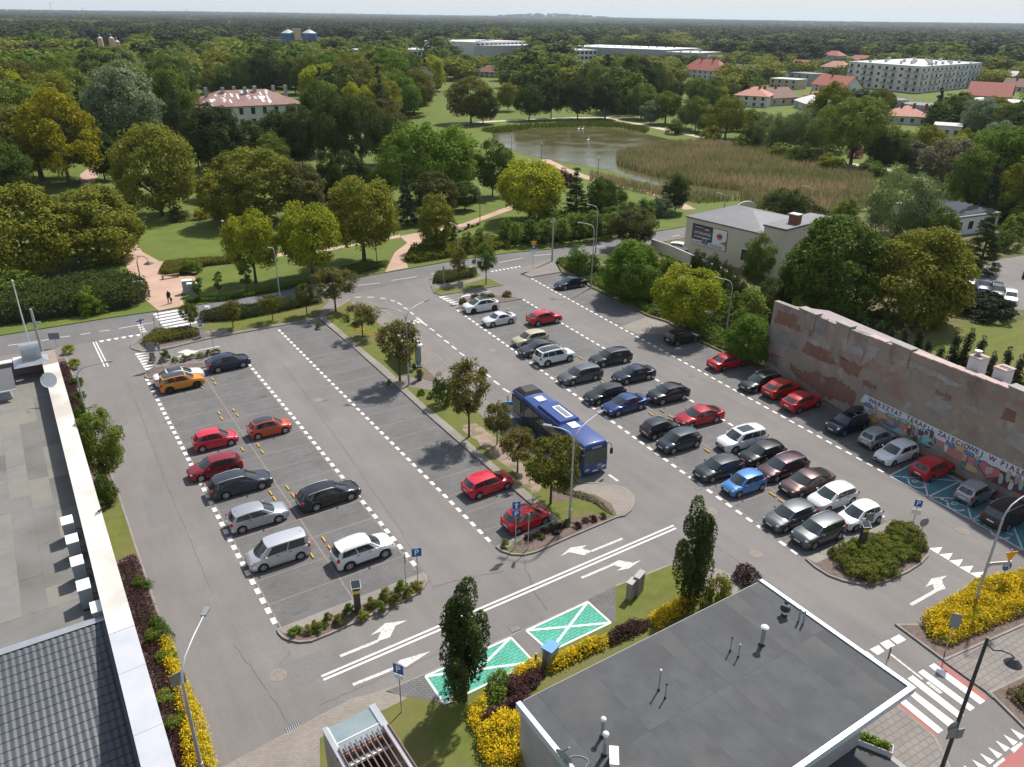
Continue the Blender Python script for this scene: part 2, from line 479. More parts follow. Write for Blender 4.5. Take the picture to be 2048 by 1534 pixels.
sheet('paver_strip',pts([(641,640),(648,633),(730,704),(776,741),(840,804),(907,859),(990,932),(1070,998),(1121,1044),(1010,1100),(994,1096),(1104,1046),(1053,1000),(931,895),(866,838),(768,748)]),0.128,M['paver_small'])
sheet('bus_stop_pavement',pts([(700,604),(735,608),(755,617),(774,629),(794,642),(821,665),(843,689),(832,700),(774,663),(742,636),(708,612)]),0.128,M['walk'])
sheet('bus_stop_pavement',pts([(832,700),(843,689),(877,718),(915,754),(905,782),(874,776),(876,762),(850,737),(832,735)]),0.128,M['walk'])
sheet('bus_stop_pavement',pts([(800,754),(838,758),(866,767),(876,763),(874,777),(905,783),(893,790),(874,784),(812,774),(793,757)]),0.1285,M['walk'])
sheet('bus_stop_pavement',pts([(905,782),(916,755),(983,817),(1028,860),(1098,917),(1157,965),(1130,958),(1060,912),(1010,884),(985,855),(940,810)]),0.128,M['walk'])
sheet('bus_bay_paving',pts([(1140,972),(1195,970),(1228,974),(1252,981),(1265,992),(1268,1006),(1261,1020),(1248,1031),(1234,1033),(1222,1010),(1190,992),(1150,985)]),0.128,M['paver_small'])
sheet('planting_bed',pts([(1015,1100),(1122,1046),(1180,1030),(1228,1036),(1185,1054),(1136,1075),(1073,1102),(1045,1108)]),0.132,M['soil'])
sheet('planting_bed',pts([(1095,985),(1150,985),(1188,994),(1222,1012),(1230,1032),(1205,1018),(1165,1000),(1110,1005)]),0.132,M['soil'])
M['earth']=mat('bare_earth',(.25,.18,.135),(.33,.25,.2),1.5,.95,c3=(.12,.12,.05),s3=.9)
er_=random.Random(4);ep=smooth_loop(pts([(918,852),(945,848),(975,862),(1010,900),(1060,945),(1085,985),(1062,990),(1030,950),(985,915),(950,880)]),2)
sheet('bare_earth',[p+Vector((er_.uniform(-.22,.22),er_.uniform(-.22,.22),0))for p in ep],0.132,M['earth'])
sheet('bare_earth',pts([(850,738),(876,762),(866,766),(838,757)]),0.133,M['soil'])
isl_right=cB((0,0))[:0]+c6_((255,1145),(330,1210),(440,1280),(560,1325),(700,1355),(830,1355),(940,1325),(1100,1250),(1210,1180),(1265,1120),(1272,1060),(1240,990),(1190,940),(1045,842),(968,826))
island(isl_right,M['soil'],fname='planting_bed')
sheet('paver_strip',pts(c6_((265,1146),(968,831),(1042,848),(1050,872),(345,1183))),0.128,M['paver_small'])
islet=cA((80,470),(92,425),(150,392),(300,372),(590,348),(602,384),(112,484))
island(islet,M['soil'],fname='planting_bed')
walk_top=[(262,690),(263,698),(284,705),(308,703),(342,697),(410,680),(458,671),(636,639),(648,632),(700,601),(640,598),(581,605),(472,625),(396,651),(345,664),(290,672),(270,681)]
island(walk_top,M['walk'],fname='pavement')
sheet('lawn',pts([(398,652),(472,628),(581,608),(640,601),(660,603),(640,622),(560,640),(470,660),(404,664)]),0.128,M['lawn'])
sheet('verge',pts(z4((1330,765),(1600,700),(1900,645),(1860,690),(1340,780))),0.130,M['lawn'])
sheet('planting_bed',pts(z4((800,835),(900,775),(1150,765),(1240,800),(1000,855),(860,885))),0.131,M['soil'])
isl_hedge=z5((530,500),(542,440),(680,425),(800,415),(830,440),(955,498),(905,508),(590,560),(550,545))
island(isl_hedge,M['lawn'])
sheet('pavement',pts(z5((535,500),(545,495),(680,490),(800,460),(830,445),(860,462),(700,505),(560,525))),0.128,M['walk'])
isl_tesla=z5((680,636),(698,603),(780,562),(960,560),(1075,580),(1000,592),(800,620))
island(isl_tesla,M['soil'],fname='planting_bed')
corner=z5((1058,432),(1070,395),(1235,348),(1290,425),(1112,455))
slab('pavement',pts(corner),-0.05,0.11,M['walk'])
sheet('pavement',pts(c4_((1480,465),(1690,385),(1850,440),(1990,510),(1990,530),(1600,520))),0.009,M['paver_small'])
# verge behind the right-hand row, and the strip under the old wall
verge_r=[(1115,528),(1122,544),(1174,571),(1235,602),(1294,632),(1333,644),(1395,683),(1436,701),(1495,729),(1528,734),(1800,700),(2048,690),(2500,700),(2500,420),(1500,430),(1500,456),(1300,490),(1215,507)]
slab('verge',pts(verge_r),-0.05,0.12,M['verge'])
slab('verge',pts([(1500,732),(1527,737),(1963,979),(2048,1021),(2160,1075),(2140,1085),(2007,1000),(1914,955),(1836,909),(1733,840),(1565,770)]),-0.05,0.10,M['verge'])
# bed along the left building
bed_left=[(0.6,15),(2.35,15),(2.38,42.9),(2.36,51.2),(2.41,58.5),(2.2,70),(1.98,78),(1.9,86),(1.75,90),(0.6,90)]
slab('kerb',bed_left,-0.05,0.12,M['kerb'])
sheet('planting_bed',offset_poly(bed_left,0.12),0.124,M['soil'])
sheet('lawn',[(0.8,49.8),(2.22,49.8),(2.24,55),(2.27,59),(0.8,60)],0.130,M['lawn'])
# the plot with the kiosk, the charging bays and the flat-roofed building
plot=[(430,1545),(700,1402),(772,1381),(850,1350),(1020,1273),(1050,1260),(1176,1202),(1232,1172),(1290,1150),(1345,1128),(1385,1128),(1440,1142),(1500,1165),(1640,1270),(1790,1408),(1872,1478),(1905,1545),(1905,1800),(430,1800)]
island(plot,M['lawn'])
sheet('pavement',pts([(436,1545),(700,1404),(772,1384),(815,1400),(766,1424),(700,1445),(640,1480),(640,1600),(440,1600)]),0.128,M['paver_small'])
sheet('pavement',pts([(1500,1200),(1640,1275),(1788,1411),(1868,1481),(1900,1548),(1900,1780),(1300,1780),(1300,1400)]),0.128,M['walk'])
sheet('pavement',pts([(1380,1130),(1438,1144),(1496,1167),(1470,1190),(1400,1190)]),0.128,M['paver_small'])
sheet('dark_paving',pts(zb5((270,738),(480,645),(500,640),(610,805),(480,780),(375,768))),0.128,M['paver_dark'])
sheet('dark_paving',pts(zb5((1005,410),(1090,370),(1190,480),(1135,555))),0.129,M['asphalt'])
sheet('dark_paving',pts(zb5((1450,200),(1612,115),(1612,330),(1590,328))),0.128,M['paver_dark'])
GB1=pts(zb5((500,640),(1000,412),(1135,556),(612,802)),0.13)
GB2=pts(zb5((1090,372),(1450,204),(1585,326),(1228,495)),0.13)
for q in(GB1,GB2):
 sheet('charging_bay',q,0.130,M['green_bay'])
# right-hand corner: shrub bed, pavements
bed_y=[(1789,1250),(1840,1250),(1905,1195),(1945,1160),(2130,1130),(2200,1185),(1888,1324)]
island(bed_y,M['soil'],fname='planting_bed')
slab('pavement',pts([(1888,1325),(2200,1188),(2300,1260),(1985,1398),(1970,1384)]),-0.05,0.10,M['walk'])
bed_y2=[(1975,1386),(2050,1350),(2300,1262),(2300,1500),(2056,1466)]
island(bed_y2,M['soil'],fname='planting_bed')
# the park beyond the street
park_px=street_up[:-1]+[(1420,432),(1800,420),(2500,400),(2500,290),(1900,150),(1024,110),(300,110),(-500,180)]
slab('park_lawn',pts(park_px),-0.05,0.10,M['park'])
sheet('park_path',pts([(318,623),(290,600),(262,560),(252,530),(245,505),(232,470),(248,455),(262,470),(285,505),(320,524),(400,520),(480,513),(486,518),(400,526),(330,530),(322,540),(345,556),(388,552),(392,560),(368,575),(362,590),(368,612)]),0.106,M['gravel_path'])
sheet('park_path',pts(z5((265,425),(320,310),(395,255),(350,215),(480,190),(600,165),(720,140),(960,50),(1060,10),(1180,-30),(1190,-18),(1075,25),(1000,62),(740,155),(620,185),(520,215),(490,240),(420,290),(380,350),(400,400))),0.106,M['gravel_path'])
sheet('park_path',pts([(232,470),(248,455),(200,395),(185,375),(200,345),(180,335),(160,350),(165,385),(195,420)]),0.106,M['gravel_path'])
sheet('park_path',pts([(520,512),(640,500),(760,480),(800,470),(800,476),(640,506),(520,518)]),0.106,M['gravel_path'])
# pond, reeds' bank, pond path
pond_px=[(985,268),(1010,262),(1080,258),(1170,255),(1240,258),(1290,268),(1350,282),(1450,310),(1560,340),(1700,380),(1730,400),(1700,414),(1600,412),(1480,398),(1400,390),(1330,378),(1270,362),(1230,345),(1180,335),(1120,325),(1050,310),(1010,295),(985,280)]
def water_mat():
 m,n,l,b=base_mat('pond_water')
 b.inputs['Base Color'].default_value=(0.085,0.078,0.03,1)
 b.inputs['Roughness'].default_value=0.3
 b.inputs['Specular IOR Level'].default_value=0.14
 g=n.new('ShaderNodeNewGeometry')
 t=n.new('ShaderNodeTexNoise');t.inputs['Scale'].default_value=0.12;t.inputs['Detail'].default_value=2.0
 l.new(g.outputs['Position'],t.inputs['Vector'])
 r=n.new('ShaderNodeMapRange');r.inputs['From Min'].default_value=0.35;r.inputs['From Max'].default_value=0.7;r.inputs['To Min'].default_value=0.05;r.inputs['To Max'].default_value=0.3
 l.new(t.outputs['Fac'],r.inputs['Value']);l.new(r.outputs['Result'],b.inputs['Roughness'])
 t2=n.new('ShaderNodeTexNoise');t2.inputs['Scale'].default_value=1.6;t2.inputs['Detail'].default_value=3.0
 l.new(g.outputs['Position'],t2.inputs['Vector'])
 bp=n.new('ShaderNodeBump');bp.inputs['Strength'].default_value=0.25;bp.inputs['Distance'].default_value=0.08
 l.new(t2.outputs['Fac'],bp.inputs['Height']);l.new(bp.outputs[0],b.inputs['Normal'])
 return m
M['water']=water_mat()
sheet('pond_water',pts(pond_px),0.14,M['water'])
def band(name,line,w0,z,m,w1=None):
 g=[Vector((p.x,p.y,0))for p in pts(line)]
 L,R=[],[]
 for i,p in enumerate(g):
  d=(g[min(i+1,len(g)-1)]-g[max(i-1,0)]).normalized();q=Vector((-d.y,d.x,0))
  w=w0 if w1 is None else w0+(w1-w0)*i/(len(g)-1)
  L.append(p+q*w/2);R.append(p-q*w/2)
 mb=MB()
 mb.add([(p.x,p.y,z)for p in L+R],[(i,len(g)+i,len(g)+i+1,i+1)for i in range(len(g)-1)])
 o=struct(mb.build(name,m))
 n0=o.data.polygons[0].normal.z
 if n0<0:o.data.flip_normals()
 return o
band('pond_path',[(900,250),(990,243),(1080,239),(1150,236),(1210,236),(1225,239),(1270,247),(1340,262),(1440,282),(1540,300),(1640,320),(1740,334),(1800,346),(1850,358),(1868,370),(1862,380),(1840,392),(1828,405)],3.2,0.118,M['pale_path'])
band('pond_path',[(1090,320),(1130,340),(1180,358),(1240,372),(1290,382),(1340,400),(1380,420)],2.6,0.118,M['gravel_path'])
band('pond_path',[(1210,236),(1228,232),(1260,232),(1300,236)],3.0,0.122,M['pale_path'])
band('park_path',[(1570,438),(1610,442),(1660,432)],9,0.124,M['pale_path'])
# road paint
def paint(poly,m='white_paint',z=0.012,name='road_marking',parent=None):
 return sheet(name,poly,z,M[m],parent or asphalt)
def stripe(a,b,w,m='white_paint',z=0.012,parent=None):
 a=Vector((a[0],a[1],0));b=Vector((b[0],b[1],0));d=(b-a).normalized();q=Vector((-d.y,d.x,0))*w/2
 return paint([a+q,b+q,b-q,a-q],m,z,parent=parent)
def pstripe(a,b,w,m='white_paint',z=0.012,parent=None):
 return stripe(at(*a),at(*b),w,m,z,parent)
def dashed(line,L,gap,w,m='white_paint',z=0.012,skip=()):
 g=[Vector((p.x,p.y,0))for p in pts(line)]
 mb=MB()
 seg=[(g[i],g[i+1])for i in range(len(g)-1)]
 tot=sum((b-a).length for a,b in seg)
 def point(s):
  for a,b in seg:
   l=(b-a).length
   if s<=l:return a+(b-a)*(s/l)
   s-=l
  return seg[-1][1]
 n=max(1,round(tot/(L+gap)));per=tot/n
 for i in range(n):
  p,q=point(i*per),point(i*per+L)
  d=(q-p).normalized();o=Vector((-d.y,d.x,0))*w/2
  mb.add([(v.x,v.y,z)for v in(p+o,p-o,q-o,q+o)],[(0,1,2,3)])
 o=mb.build('lane_marking',M[m],asphalt)
 return struct(o)
lnA=[cA((95,482))[0],cA((308,893))[0],cA((600,1455))[0],cB((418,585))[0],cB((760,1218))[0]]
lnB=[cA((935,365))[0],cA((1275,770))[0],cA((1705,1295))[0],cB((1580,325))[0],cB((1915,735))[0]]
lnC=[cA((1178,80))[0],cA((1600,505))[0],c3_((45,340))[0],c3_((474,768))[0],c3_((890,1190))[0]]
lnD=[c4_((140,328))[0],c4_((628,675))[0],c4_((1095,1015))[0],c7_((265,220))[0],c7_((900,675))[0],c7_((1540,1132))[0]]
lnE=[c4_((750,70))[0],c4_((1490,478))[0],c5_((550,382))[0],c5_((1325,810))[0],c6_((940,452))[0]]
lnF=[c4_((680,240))[0],c4_((1010,443))[0],c4_((1345,642))[0],c5_((550,665))[0],c5_((865,855))[0],c6_((950,823))[0]]
for l,w in((lnA,0.30),(lnB,0.28),(lnC,0.26),(lnD,0.26),(lnE,0.22),(lnF,0.22)):
 dashed(l,0.58,0.5,w)
 g=pts(l)
 mb=MB()
 for i in range(len(g)-1):
  d=(g[i+1]-g[i]).normalized();q=Vector((-d.y,d.x,0))*0.05;o=Vector((-d.y,d.x,0))*(0.2 if l in(lnA,lnD)else-0.2)
  mb.add([(v.x,v.y,0.009)for v in(g[i]+o+q,g[i]+o-q,g[i+1]+o-q,g[i+1]+o+q)],[(0,1,2,3)])
 struct(mb.build('edging_strip',M['bay_line'],asphalt))
def xL(l,y):
 g=pts(l)
 for i in range(len(g)-1):
  a,b=g[i],g[i+1]
  if(a.y-y)*(b.y-y)<=0:
   return a.x+(b.x-a.x)*(y-a.y)/(b.y-a.y)
 return None
kerbC=[(640,637),(766,748),(864,838),(929,895),(1051,1000),(1102,1044)]
def bay_lines(l0,l1,y0,step,n):
 for i in range(n):
  y=y0-step*i
  a,b=xL(l0,y),xL(l1,y)
  if a is not None and b is not None:
   stripe((a+0.25,y),(b-0.25,y),0.085,'bay_line',0.0085)
bay_lines(lnA,lnB,74.5,2.63,14)
yC=at(*c8_((475,1110))[0]).y
bay_lines(lnC,kerbC,yC+2.63*9,2.63,22)
mid0,mid1=at(*cA((555,440))[0]),at(*cB((1385,985))[0])
stripe(mid0,mid1,0.11,'bay_line',0.0095)
def RF(p):
 return(p.dot(RX),p.dot(RY))
def RW(x,y,z=0.0):
 v=RX*x+RY*y
 return Vector((v.x,v.y,z))
gD,gF,gE=[RF(p)for p in pts(lnD)],[RF(p)for p in pts(lnF)],[RF(p)for p in pts(lnE)]
xD=sum(p[0]for p in gD)/len(gD);xF=sum(p[0]for p in gF)/len(gF);xE=sum(p[0]for p in gE)/len(gE)
yR0=RF(at(*c6_((150,975))[0]))[1]
for i in range(-1,26):
 y=yR0+2.63*i
 if y<gD[0][1]-0.5:
  stripe(RW(xD+0.25,y),RW(xF-0.2,y),0.085,'bay_line',0.0085)
stripe(RW((xD+xF)/2,gD[-1][1]+0.5),RW((xD+xF)/2,gD[0][1]-0.5),0.11,'bay_line',0.0095)
yE0=RF(at(*c6_((945,455))[0]))[1]
for i in range(0,24):
 y=yE0+2.63*i
 if y<gE[0][1]-0.5 and i!=0:
  stripe(RW(xE+0.2,y),RW(xE+4.9,y),0.085,'bay_line',0.0085)
for(a,b),(c_,d)in((((1779,952),(1838,921)),((1856,994),(1921,962))),(((1856,994),(1921,962)),((1943,1040),(2007,1003))),(((1943,1040),(2007,1003)),((2046,1101),(2100,1050)))):
 for e,f in((a,b),(a,d),(c_,b),(b,d),(a,c_)):
  pstripe(e,f,0.13,'worn_paint',0.014)
def wheelchair(px,py):
 o=at(px,py);mb=MB()
 def P(u,v):return tuple(Vector((o.x,o.y,0.015))+RX*u+RY*v)
 k=16
 for i in range(k):
  a0,a1=math.radians(20+270*i/k),math.radians(20+270*(i+1)/k)
  mb.add([P(r*math.cos(t),r*math.sin(t))for r,t in((0.5,a0),(0.66,a0),(0.66,a1),(0.5,a1))],[(0,3,2,1)])
 def seg(a,b,w):
  a,b=Vector((*a,0)),Vector((*b,0));d=(b-a).normalized();q=Vector((-d.y,d.x,0))*w/2
  mb.add([P(v.x,v.y)for v in(a+q,a-q,b-q,b+q)],[(0,1,2,3)])
 seg((0.0,0.95),(0.05,0.15),0.17);seg((0.05,0.2),(0.5,0.15),0.14);seg((0.5,0.2),(0.75,-0.55),0.14);seg((0.02,0.6),(0.4,0.55),0.12)
 mb.add([P(0.0+0.14*math.cos(t),1.15+0.14*math.sin(t))for t in[2*math.pi*i/10 for i in range(10)]],[tuple(range(10))])
 struct(mb.build('wheelchair_marking',M['worn_paint'],asphalt))
for q in((1833,968),(1912,1013),(2000,1068)):
 wheelchair(*q)
for q in(GB1,GB2):
 for i,j in((0,1),(1,2),(2,3),(3,0),(0,2),(1,3)):
  stripe(q[i],q[j],0.13 if(i-j)%2 else 0.16,'white_paint',0.135+0.002*(i+j))
for a,b in(((-60,704),(-20,698)),((16,691),(53,686)),((82,682),(100,678)),((119,675),(141,672)),((160,669),(181,666)),((199,663),(220,660)),((238,657),(308,645)),((472,616),(526,607)),((560,601),(610,592)),((640,585),(680,578)),((716,571),(760,566)),((783,561),(834,553)),((861,548),(899,542)),((926,535),(964,530)),((998,525),(1046,516)),((1066,512),(1104,508)),((1186,495),(1210,492)),((1260,484),(1290,480)),((1343,473),(1360,470))):
 pstripe(a,b,0.16,'worn_paint',0.012,street)
def ladder(p00,p01,p10,p11,n,frac,m='white_paint',parent=None):
 """n bars between the edges p00-p10 and p01-p11"""
 a,b,c_,d=at(*p00),at(*p01),at(*p10),at(*p11)
 for i in range(n):
  t0,t1=i/n,(i+frac)/n
  paint([a.lerp(c_,t0),b.lerp(d,t0),b.lerp(d,t1),a.lerp(c_,t1)],m,0.013,parent=parent)
ladder((306,628),(362,618),(333,661),(398,648),6,0.55,parent=street)
ladder((274,650),(283,648),(284,668),(295,665),4,0.6,'worn_paint',parent=street)
ladder((408,612),(418,611),(420,626),(430,623),3,0.6,'worn_paint',parent=street)
def tooth(px,py,du,dv,s=1.0,z=0.012):
 """a give-way triangle: base along du, apex along dv (ground directions)"""
 o=at(px,py)
 paint([o-du*0.28*s,o+du*0.28*s,o+dv*0.62*s],'white_paint',z)
sd=(at(276,671)-at(203,683)).normalized();sn=Vector((sd.y,-sd.x,0))
for q in((203,681),(217,678.5),(232,676),(247,673.5),(261.5,671),(276,669)):
 tooth(*q,sd,sn,1.1)
sd2=(at(1039,533)-at(981,543)).normalized();sn2=Vector((sd2.y,-sd2.x,0))
for i in range(8):
 q=at(983,542).lerp(at(1037,532.5),i/7)
 paint([q-sd2*0.25,q+sd2*0.25,q+sn2*0.6],'white_paint',0.012)
for i in range(7):
 q=at(271,709).lerp(at(290,739),i/6.0);paint([q-Vector((0,0.28,0)),q+Vector((0,0.28,0)),q+Vector((1.15,0,0))],'white_paint',0.012)
for i in range(5):
 q=at(879,595).lerp(at(906,609),i/4.0);paint([q-RY*0.3,q+RY*0.3,q+RX*1.2],'white_paint',0.012)
for i in range(5):
 q=at(*c6_((1305,1075),(1390,1125),(1473,1177),(1557,1230),(1643,1280))[i])
 paint([q-RY*0.36,q+RY*0.36,q+RX*1.0],'white_paint',0.012)
for a,b in((z8((1190,795),(1340,1110))),(z8((1225,790),(1385,1105)))):
 pstripe(a,b,0.12)
pstripe((643,1353),(1347,1051),0.15);pstripe((647,1360),(1352,1056.5),0.15)
ARROWS=[zb5((180,400),(265,330),(395,313),(325,345),(292,412),(215,437),(240,378)),zb5((335,560),(352,545),(530,493),(385,588)),c3_((1438,1280),(1520,1210),(1655,1190),(1612,1216),(1695,1240),(1630,1273),(1510,1248)),zb2((1580,1022),(1632,996),(1715,1012),(1762,995),(1690,1045),(1618,1060),(1650,1038)),
 c6_((1240,1370),(1290,1300),(1420,1275),(1372,1310),(1405,1382),(1320,1412),(1300,1345)),cA((340,268),(420,240),(490,252),(540,245),(470,282),(330,310),(410,272)),z5((690,575),(745,548),(790,545),(770,560),(740,562))]
for q in ARROWS:
 paint(pts(q),'worn_paint',0.013)
for a,b,w in[(zb5((0,523))[0],zb5((222,434))[0],0.22),(zb5((75,690))[0],zb5((345,582))[0],0.22),(c3_((1690,1240))[0],c3_((1945,1136))[0],0.2),(zb2((1412,1100))[0],zb2((1600,1022))[0],0.2),(zb6((1385,222))[0],zb6((1530,140))[0],0.22),(cA((480,258))[0],cA((695,215))[0],0.2),(z5((780,552))[0],z5((880,532))[0],0.18)]:
 pstripe(a,b,w,'worn_paint',0.0145)
for a,b in((365,142),(415,140)),((470,140),(525,142)),((575,148),(620,153)),((660,165),(695,175)),((720,185),(750,205)),((768,225),(800,242)),((820,262),(850,285)),((870,305),(905,328)),((925,350),(960,375)),((980,395),(1020,418)),((1040,442),(1078,470)),((1098,492),(1140,520)),((1160,540),(1200,570)),((1225,595),(1265,622)),((1290,650),(1332,680)),((1362,705),(1400,738)),((1440,765),(1478,798)),((1505,825),(1552,860)),((1580,888),(1635,922)):
 pstripe(c8_(a)[0],c8_(b)[0],0.24,'worn_paint')
pstripe(c3_((1835,612))[0],c3_((1908,665))[0],0.24,'worn_paint')
def zq(*l):return pts(zx(*l))
paint(zq((1000,625),(1050,622),(1450,925),(1440,962),(1395,955)),'red_paint',0.011)
paint(zq((640,985),(690,960),(1010,1250),(975,1285)),'red_paint',0.011)
for q in(((990,635),(1432,963),(1387,993),(943,660)),((893,688),(1342,1022),(1300,1050),(850,715)),((803,740),(1247,1085),(1203,1115),(758,770)),((800,868),(1160,1140),(1112,1185),(760,895)),((715,930),(1068,1215),(1022,1245),(675,960)),((685,385),(746,432),(670,472),(610,425)),((592,430),(652,482),(580,515),(520,462)),((508,478),(560,530),(500,565),(430,515)),((400,530),(470,580),(430,590),(385,545))):
 paint(zq(*q),'white_paint',0.013)
pstripe(zx((605,552))[0],zx((890,775))[0],0.14,'worn_paint',0.0115);pstripe(zx((930,800))[0],zx((1050,895))[0],0.25,'worn_paint',0.0112)
paint(zq((1500,1534),(1600,1450),(1768,1340),(1900,1260),(2000,1400),(1800,1600),(1500,1650)),'red_paint',0.011)
for q in(((1645,1380),(1740,1318),(1760,1335),(1680,1415)),((1500,1520),(1590,1450),(1605,1475),(1500,1560))):
 paint(zq(*q),'worn_paint',0.013)
for a in((1650,1200),(1588,1253),(1520,1305),(1455,1362),(1385,1415),(1315,1468),(1240,1520)):
 paint(zq(a,(a[0]+125,a[1]+65),(a[0]+85,a[1]+98)),'white_paint',0.013)
def text_mesh(body,size,name,m,extrude=0.0,bold=False):
 cu=bpy.data.curves.new(name,'FONT')
 cu.body=body;cu.size=size;cu.align_x='CENTER';cu.align_y='CENTER';cu.extrude=extrude;cu.resolution_u=2
 if bold:cu.offset=size*(bold if bold is not True else 0.018)
 o=bpy.data.objects.new(name,cu);COL.objects.link(o)
 dg=bpy.context.evaluated_depsgraph_get()
 me=bpy.data.meshes.new_from_object(o.evaluated_get(dg))
 me.name=name
 me.materials.clear();me.materials.append(m)
 COL.objects.unlink(o);bpy.data.objects.remove(o);bpy.data.curves.remove(cu)
 return me
bus_t=ob('lane_lettering',text_mesh('BUS',1.9,'lane_lettering',M['worn_paint'],bold=True),asphalt,at(820,645,0.014),math.pi-OFF)
struct(bus_t)
M['crack']=mat('crack',(0.085,0.082,0.079),None,rough=0.95)
def crack(line,w=0.035):
 g=pts(line);mb=MB();r=random.Random(len(line))
 fine=[]
 for i in range(len(g)-1):
  k=max(2,int((g[i+1]-g[i]).length/0.4))
  for j in range(k):
   p=g[i].lerp(g[i+1],j/k);fine.append(p+Vector((r.uniform(-.07,.07),r.uniform(-.07,.07),0)))
 for i in range(len(fine)-1):
  d=(fine[i+1]-fine[i]).normalized();q=Vector((-d.y,d.x,0))*w/2*r.uniform(.5,1.3)
  mb.add([(v.x,v.y,0.0105)for v in(fine[i]+q,fine[i]-q,fine[i+1]-q,fine[i+1]+q)],[(0,1,2,3)])
 struct(mb.build('crack',M['crack'],asphalt))
crack([(1047,1115),(1052,1140),(1068,1180),(1085,1210),(1100,1228)]);crack([(870,1172),(920,1160),(960,1152),(1020,1140)]);crack([(560,1330),(575,1310),(590,1295)],0.025)
crack([(1215,705),(1222,712),(1232,730)],0.03)
M['stain']=mat('oil_stain',(.07,.067,.064),(.1,.097,.094),3,.6)
M['patch']=mat('asphalt_patch',(.15,.143,.138),(.17,.163,.156),4,.9)
sr_=random.Random(21)
def blotch(px,py,rx,ry,m,nm,z):
 o=at(px,py);n=12
 paint([(o.x+rx*math.cos(2*math.pi*i/n)*sr_.uniform(.6,1.2),o.y+ry*math.sin(2*math.pi*i/n)*sr_.uniform(.6,1.2))for i in range(n)],m,z,nm)
for px,py in cA((985,530),(1430,1100),(1050,630),(780,478),(900,640),(1560,660))+cB((810,1090),(940,1083),(1470,870),(710,870),(1420,262))+c3_((520,520),(190,215),(930,890))+c7_((540,330),(760,400),(980,690))+c4_((990,500),(1000,480))+c5_((600,290),(540,465)):
 blotch(px,py,sr_.uniform(.15,.55),sr_.uniform(.1,.3),'stain','oil_stain',.0107)
for q in(((560,1330),(640,1300),(690,1335),(600,1372)),((1290,1030),(1340,1012),(1366,1030),(1312,1050)),((900,640),(960,690),(945,697),(886,648)),((860,1190),(950,1150),(965,1162),(872,1204)),((285,1000),(330,985),(345,1040),(300,1058)),((1680,1000),(1740,1035),(1725,1046),(1664,1010))):
 paint(pts(q),'patch',.0062,'asphalt_patch')
for l in([(470,1290),(560,1420),(640,1560)],[(255,760),(330,960),(430,1200)],[(1420,1085),(1560,1180),(1700,1300)],[(870,1180),(800,1060),(690,900),(560,720)],[(1180,930),(1080,850),(960,750),(860,650)],[(1560,860),(1400,760),(1240,670)],[(640,1410),(800,1340),(960,1275)]):
 crack(l,.016)
# foliage
LEAF={'green':leaf_mat('leaf_green',(0.095,0.143,0.022),(0.14,0.185,0.03)),'vivid':leaf_mat('leaf_vivid',(0.118,0.2,0.02),(0.165,0.245,0.03),vary=0.15),'dark':leaf_mat('leaf_dark',(0.055,0.078,0.019),(0.084,0.104,0.024),vary=0.25),'olive':leaf_mat('leaf_olive',(0.118,0.122,0.02),(0.152,0.15,0.026),vary=0.2),
 'lime':leaf_mat('leaf_lime',(0.27,0.3,0.018),(0.34,0.35,0.026),vary=0.12),'moss':leaf_mat('leaf_moss',(0.175,0.19,0.022),(0.225,0.225,0.03),vary=0.15),'yellow':leaf_mat('leaf_yellow',(0.25,0.225,0.01),(0.32,0.27,0.014),vary=0.1),'gold':leaf_mat('leaf_gold',(0.76,0.5,0.014),(0.42,0.36,0.02),vary=0.08,trans=0.2,scale=1.6),
 'silver':leaf_mat('leaf_silver',(0.17,0.22,0.11),(0.23,0.28,0.15),vary=0.12),'willow':leaf_mat('leaf_willow',(0.13,0.18,0.055),(0.17,0.21,0.07),vary=0.12),'bronze':leaf_mat('leaf_bronze',(0.19,0.145,0.042),(0.145,0.15,0.036),vary=0.15),'brown':leaf_mat('leaf_brown',(0.12,0.1,0.034),(0.095,0.115,0.03),vary=0.2),
 'purple':leaf_mat('leaf_purple',(0.07,0.033,0.036),(0.1,0.05,0.045),vary=0.15),'pink':leaf_mat('leaf_pink',(0.3,0.08,0.1),(0.36,0.12,0.13),vary=0.1),'blossom':leaf_mat('leaf_blossom',(0.24,0.22,0.14),(0.13,0.13,0.06),vary=0.1,scale=1.2),'pine':leaf_mat('leaf_pine',(0.036,0.05,0.026),(0.054,0.07,0.033),trans=0.15,vary=0.25),
 'spirea':leaf_mat('leaf_spirea',(0.15,0.19,0.03),(0.18,0.18,0.036),vary=0.12,scale=1.5),'reed':leaf_mat('leaf_reed',(0.4,0.3,0.17),(0.17,0.2,0.06),vary=0.0,scale=0.06,trans=0.3),'weed':leaf_mat('leaf_weed',(0.1,0.175,0.025),(0.16,0.195,0.036),vary=0.2,scale=1.0),
 'grass':leaf_mat('leaf_grass',(0.095,0.135,0.017),(0.134,0.151,0.025),vary=0.1,scale=0.8),}
M['bark']=mat('bark',(0.1,0.082,0.065),(0.06,0.05,0.042),3.0,0.95,space='obj')
M['twig_shade']=mat('twig_shadow_wood',(0.035,0.03,0.02),None,rough=1.0)  # near-black brown: the shade deep inside a hedge is put into this colour
def quads_mesh(name,P,T,B,m):
 """one leaf-sized face per row: centre P, half axes T and B"""
 n=len(P)
 V=np.empty((n,4,3),np.float32)
 V[:,0]=P-T;V[:,1]=P-B*0.9+T*0.15;V[:,2]=P+T;V[:,3]=P+B*0.9+T*0.15
 me=bpy.data.meshes.new(name)
 me.vertices.add(n*4);me.vertices.foreach_set('co',V.reshape(-1))
 me.loops.add(n*4);me.loops.foreach_set('vertex_index',np.arange(n*4,dtype=np.int32))
 me.polygons.add(n);me.polygons.foreach_set('loop_start',np.arange(0,n*4,4,dtype=np.int32))
 me.update(calc_edges=True)
 me.materials.append(m)
 return me
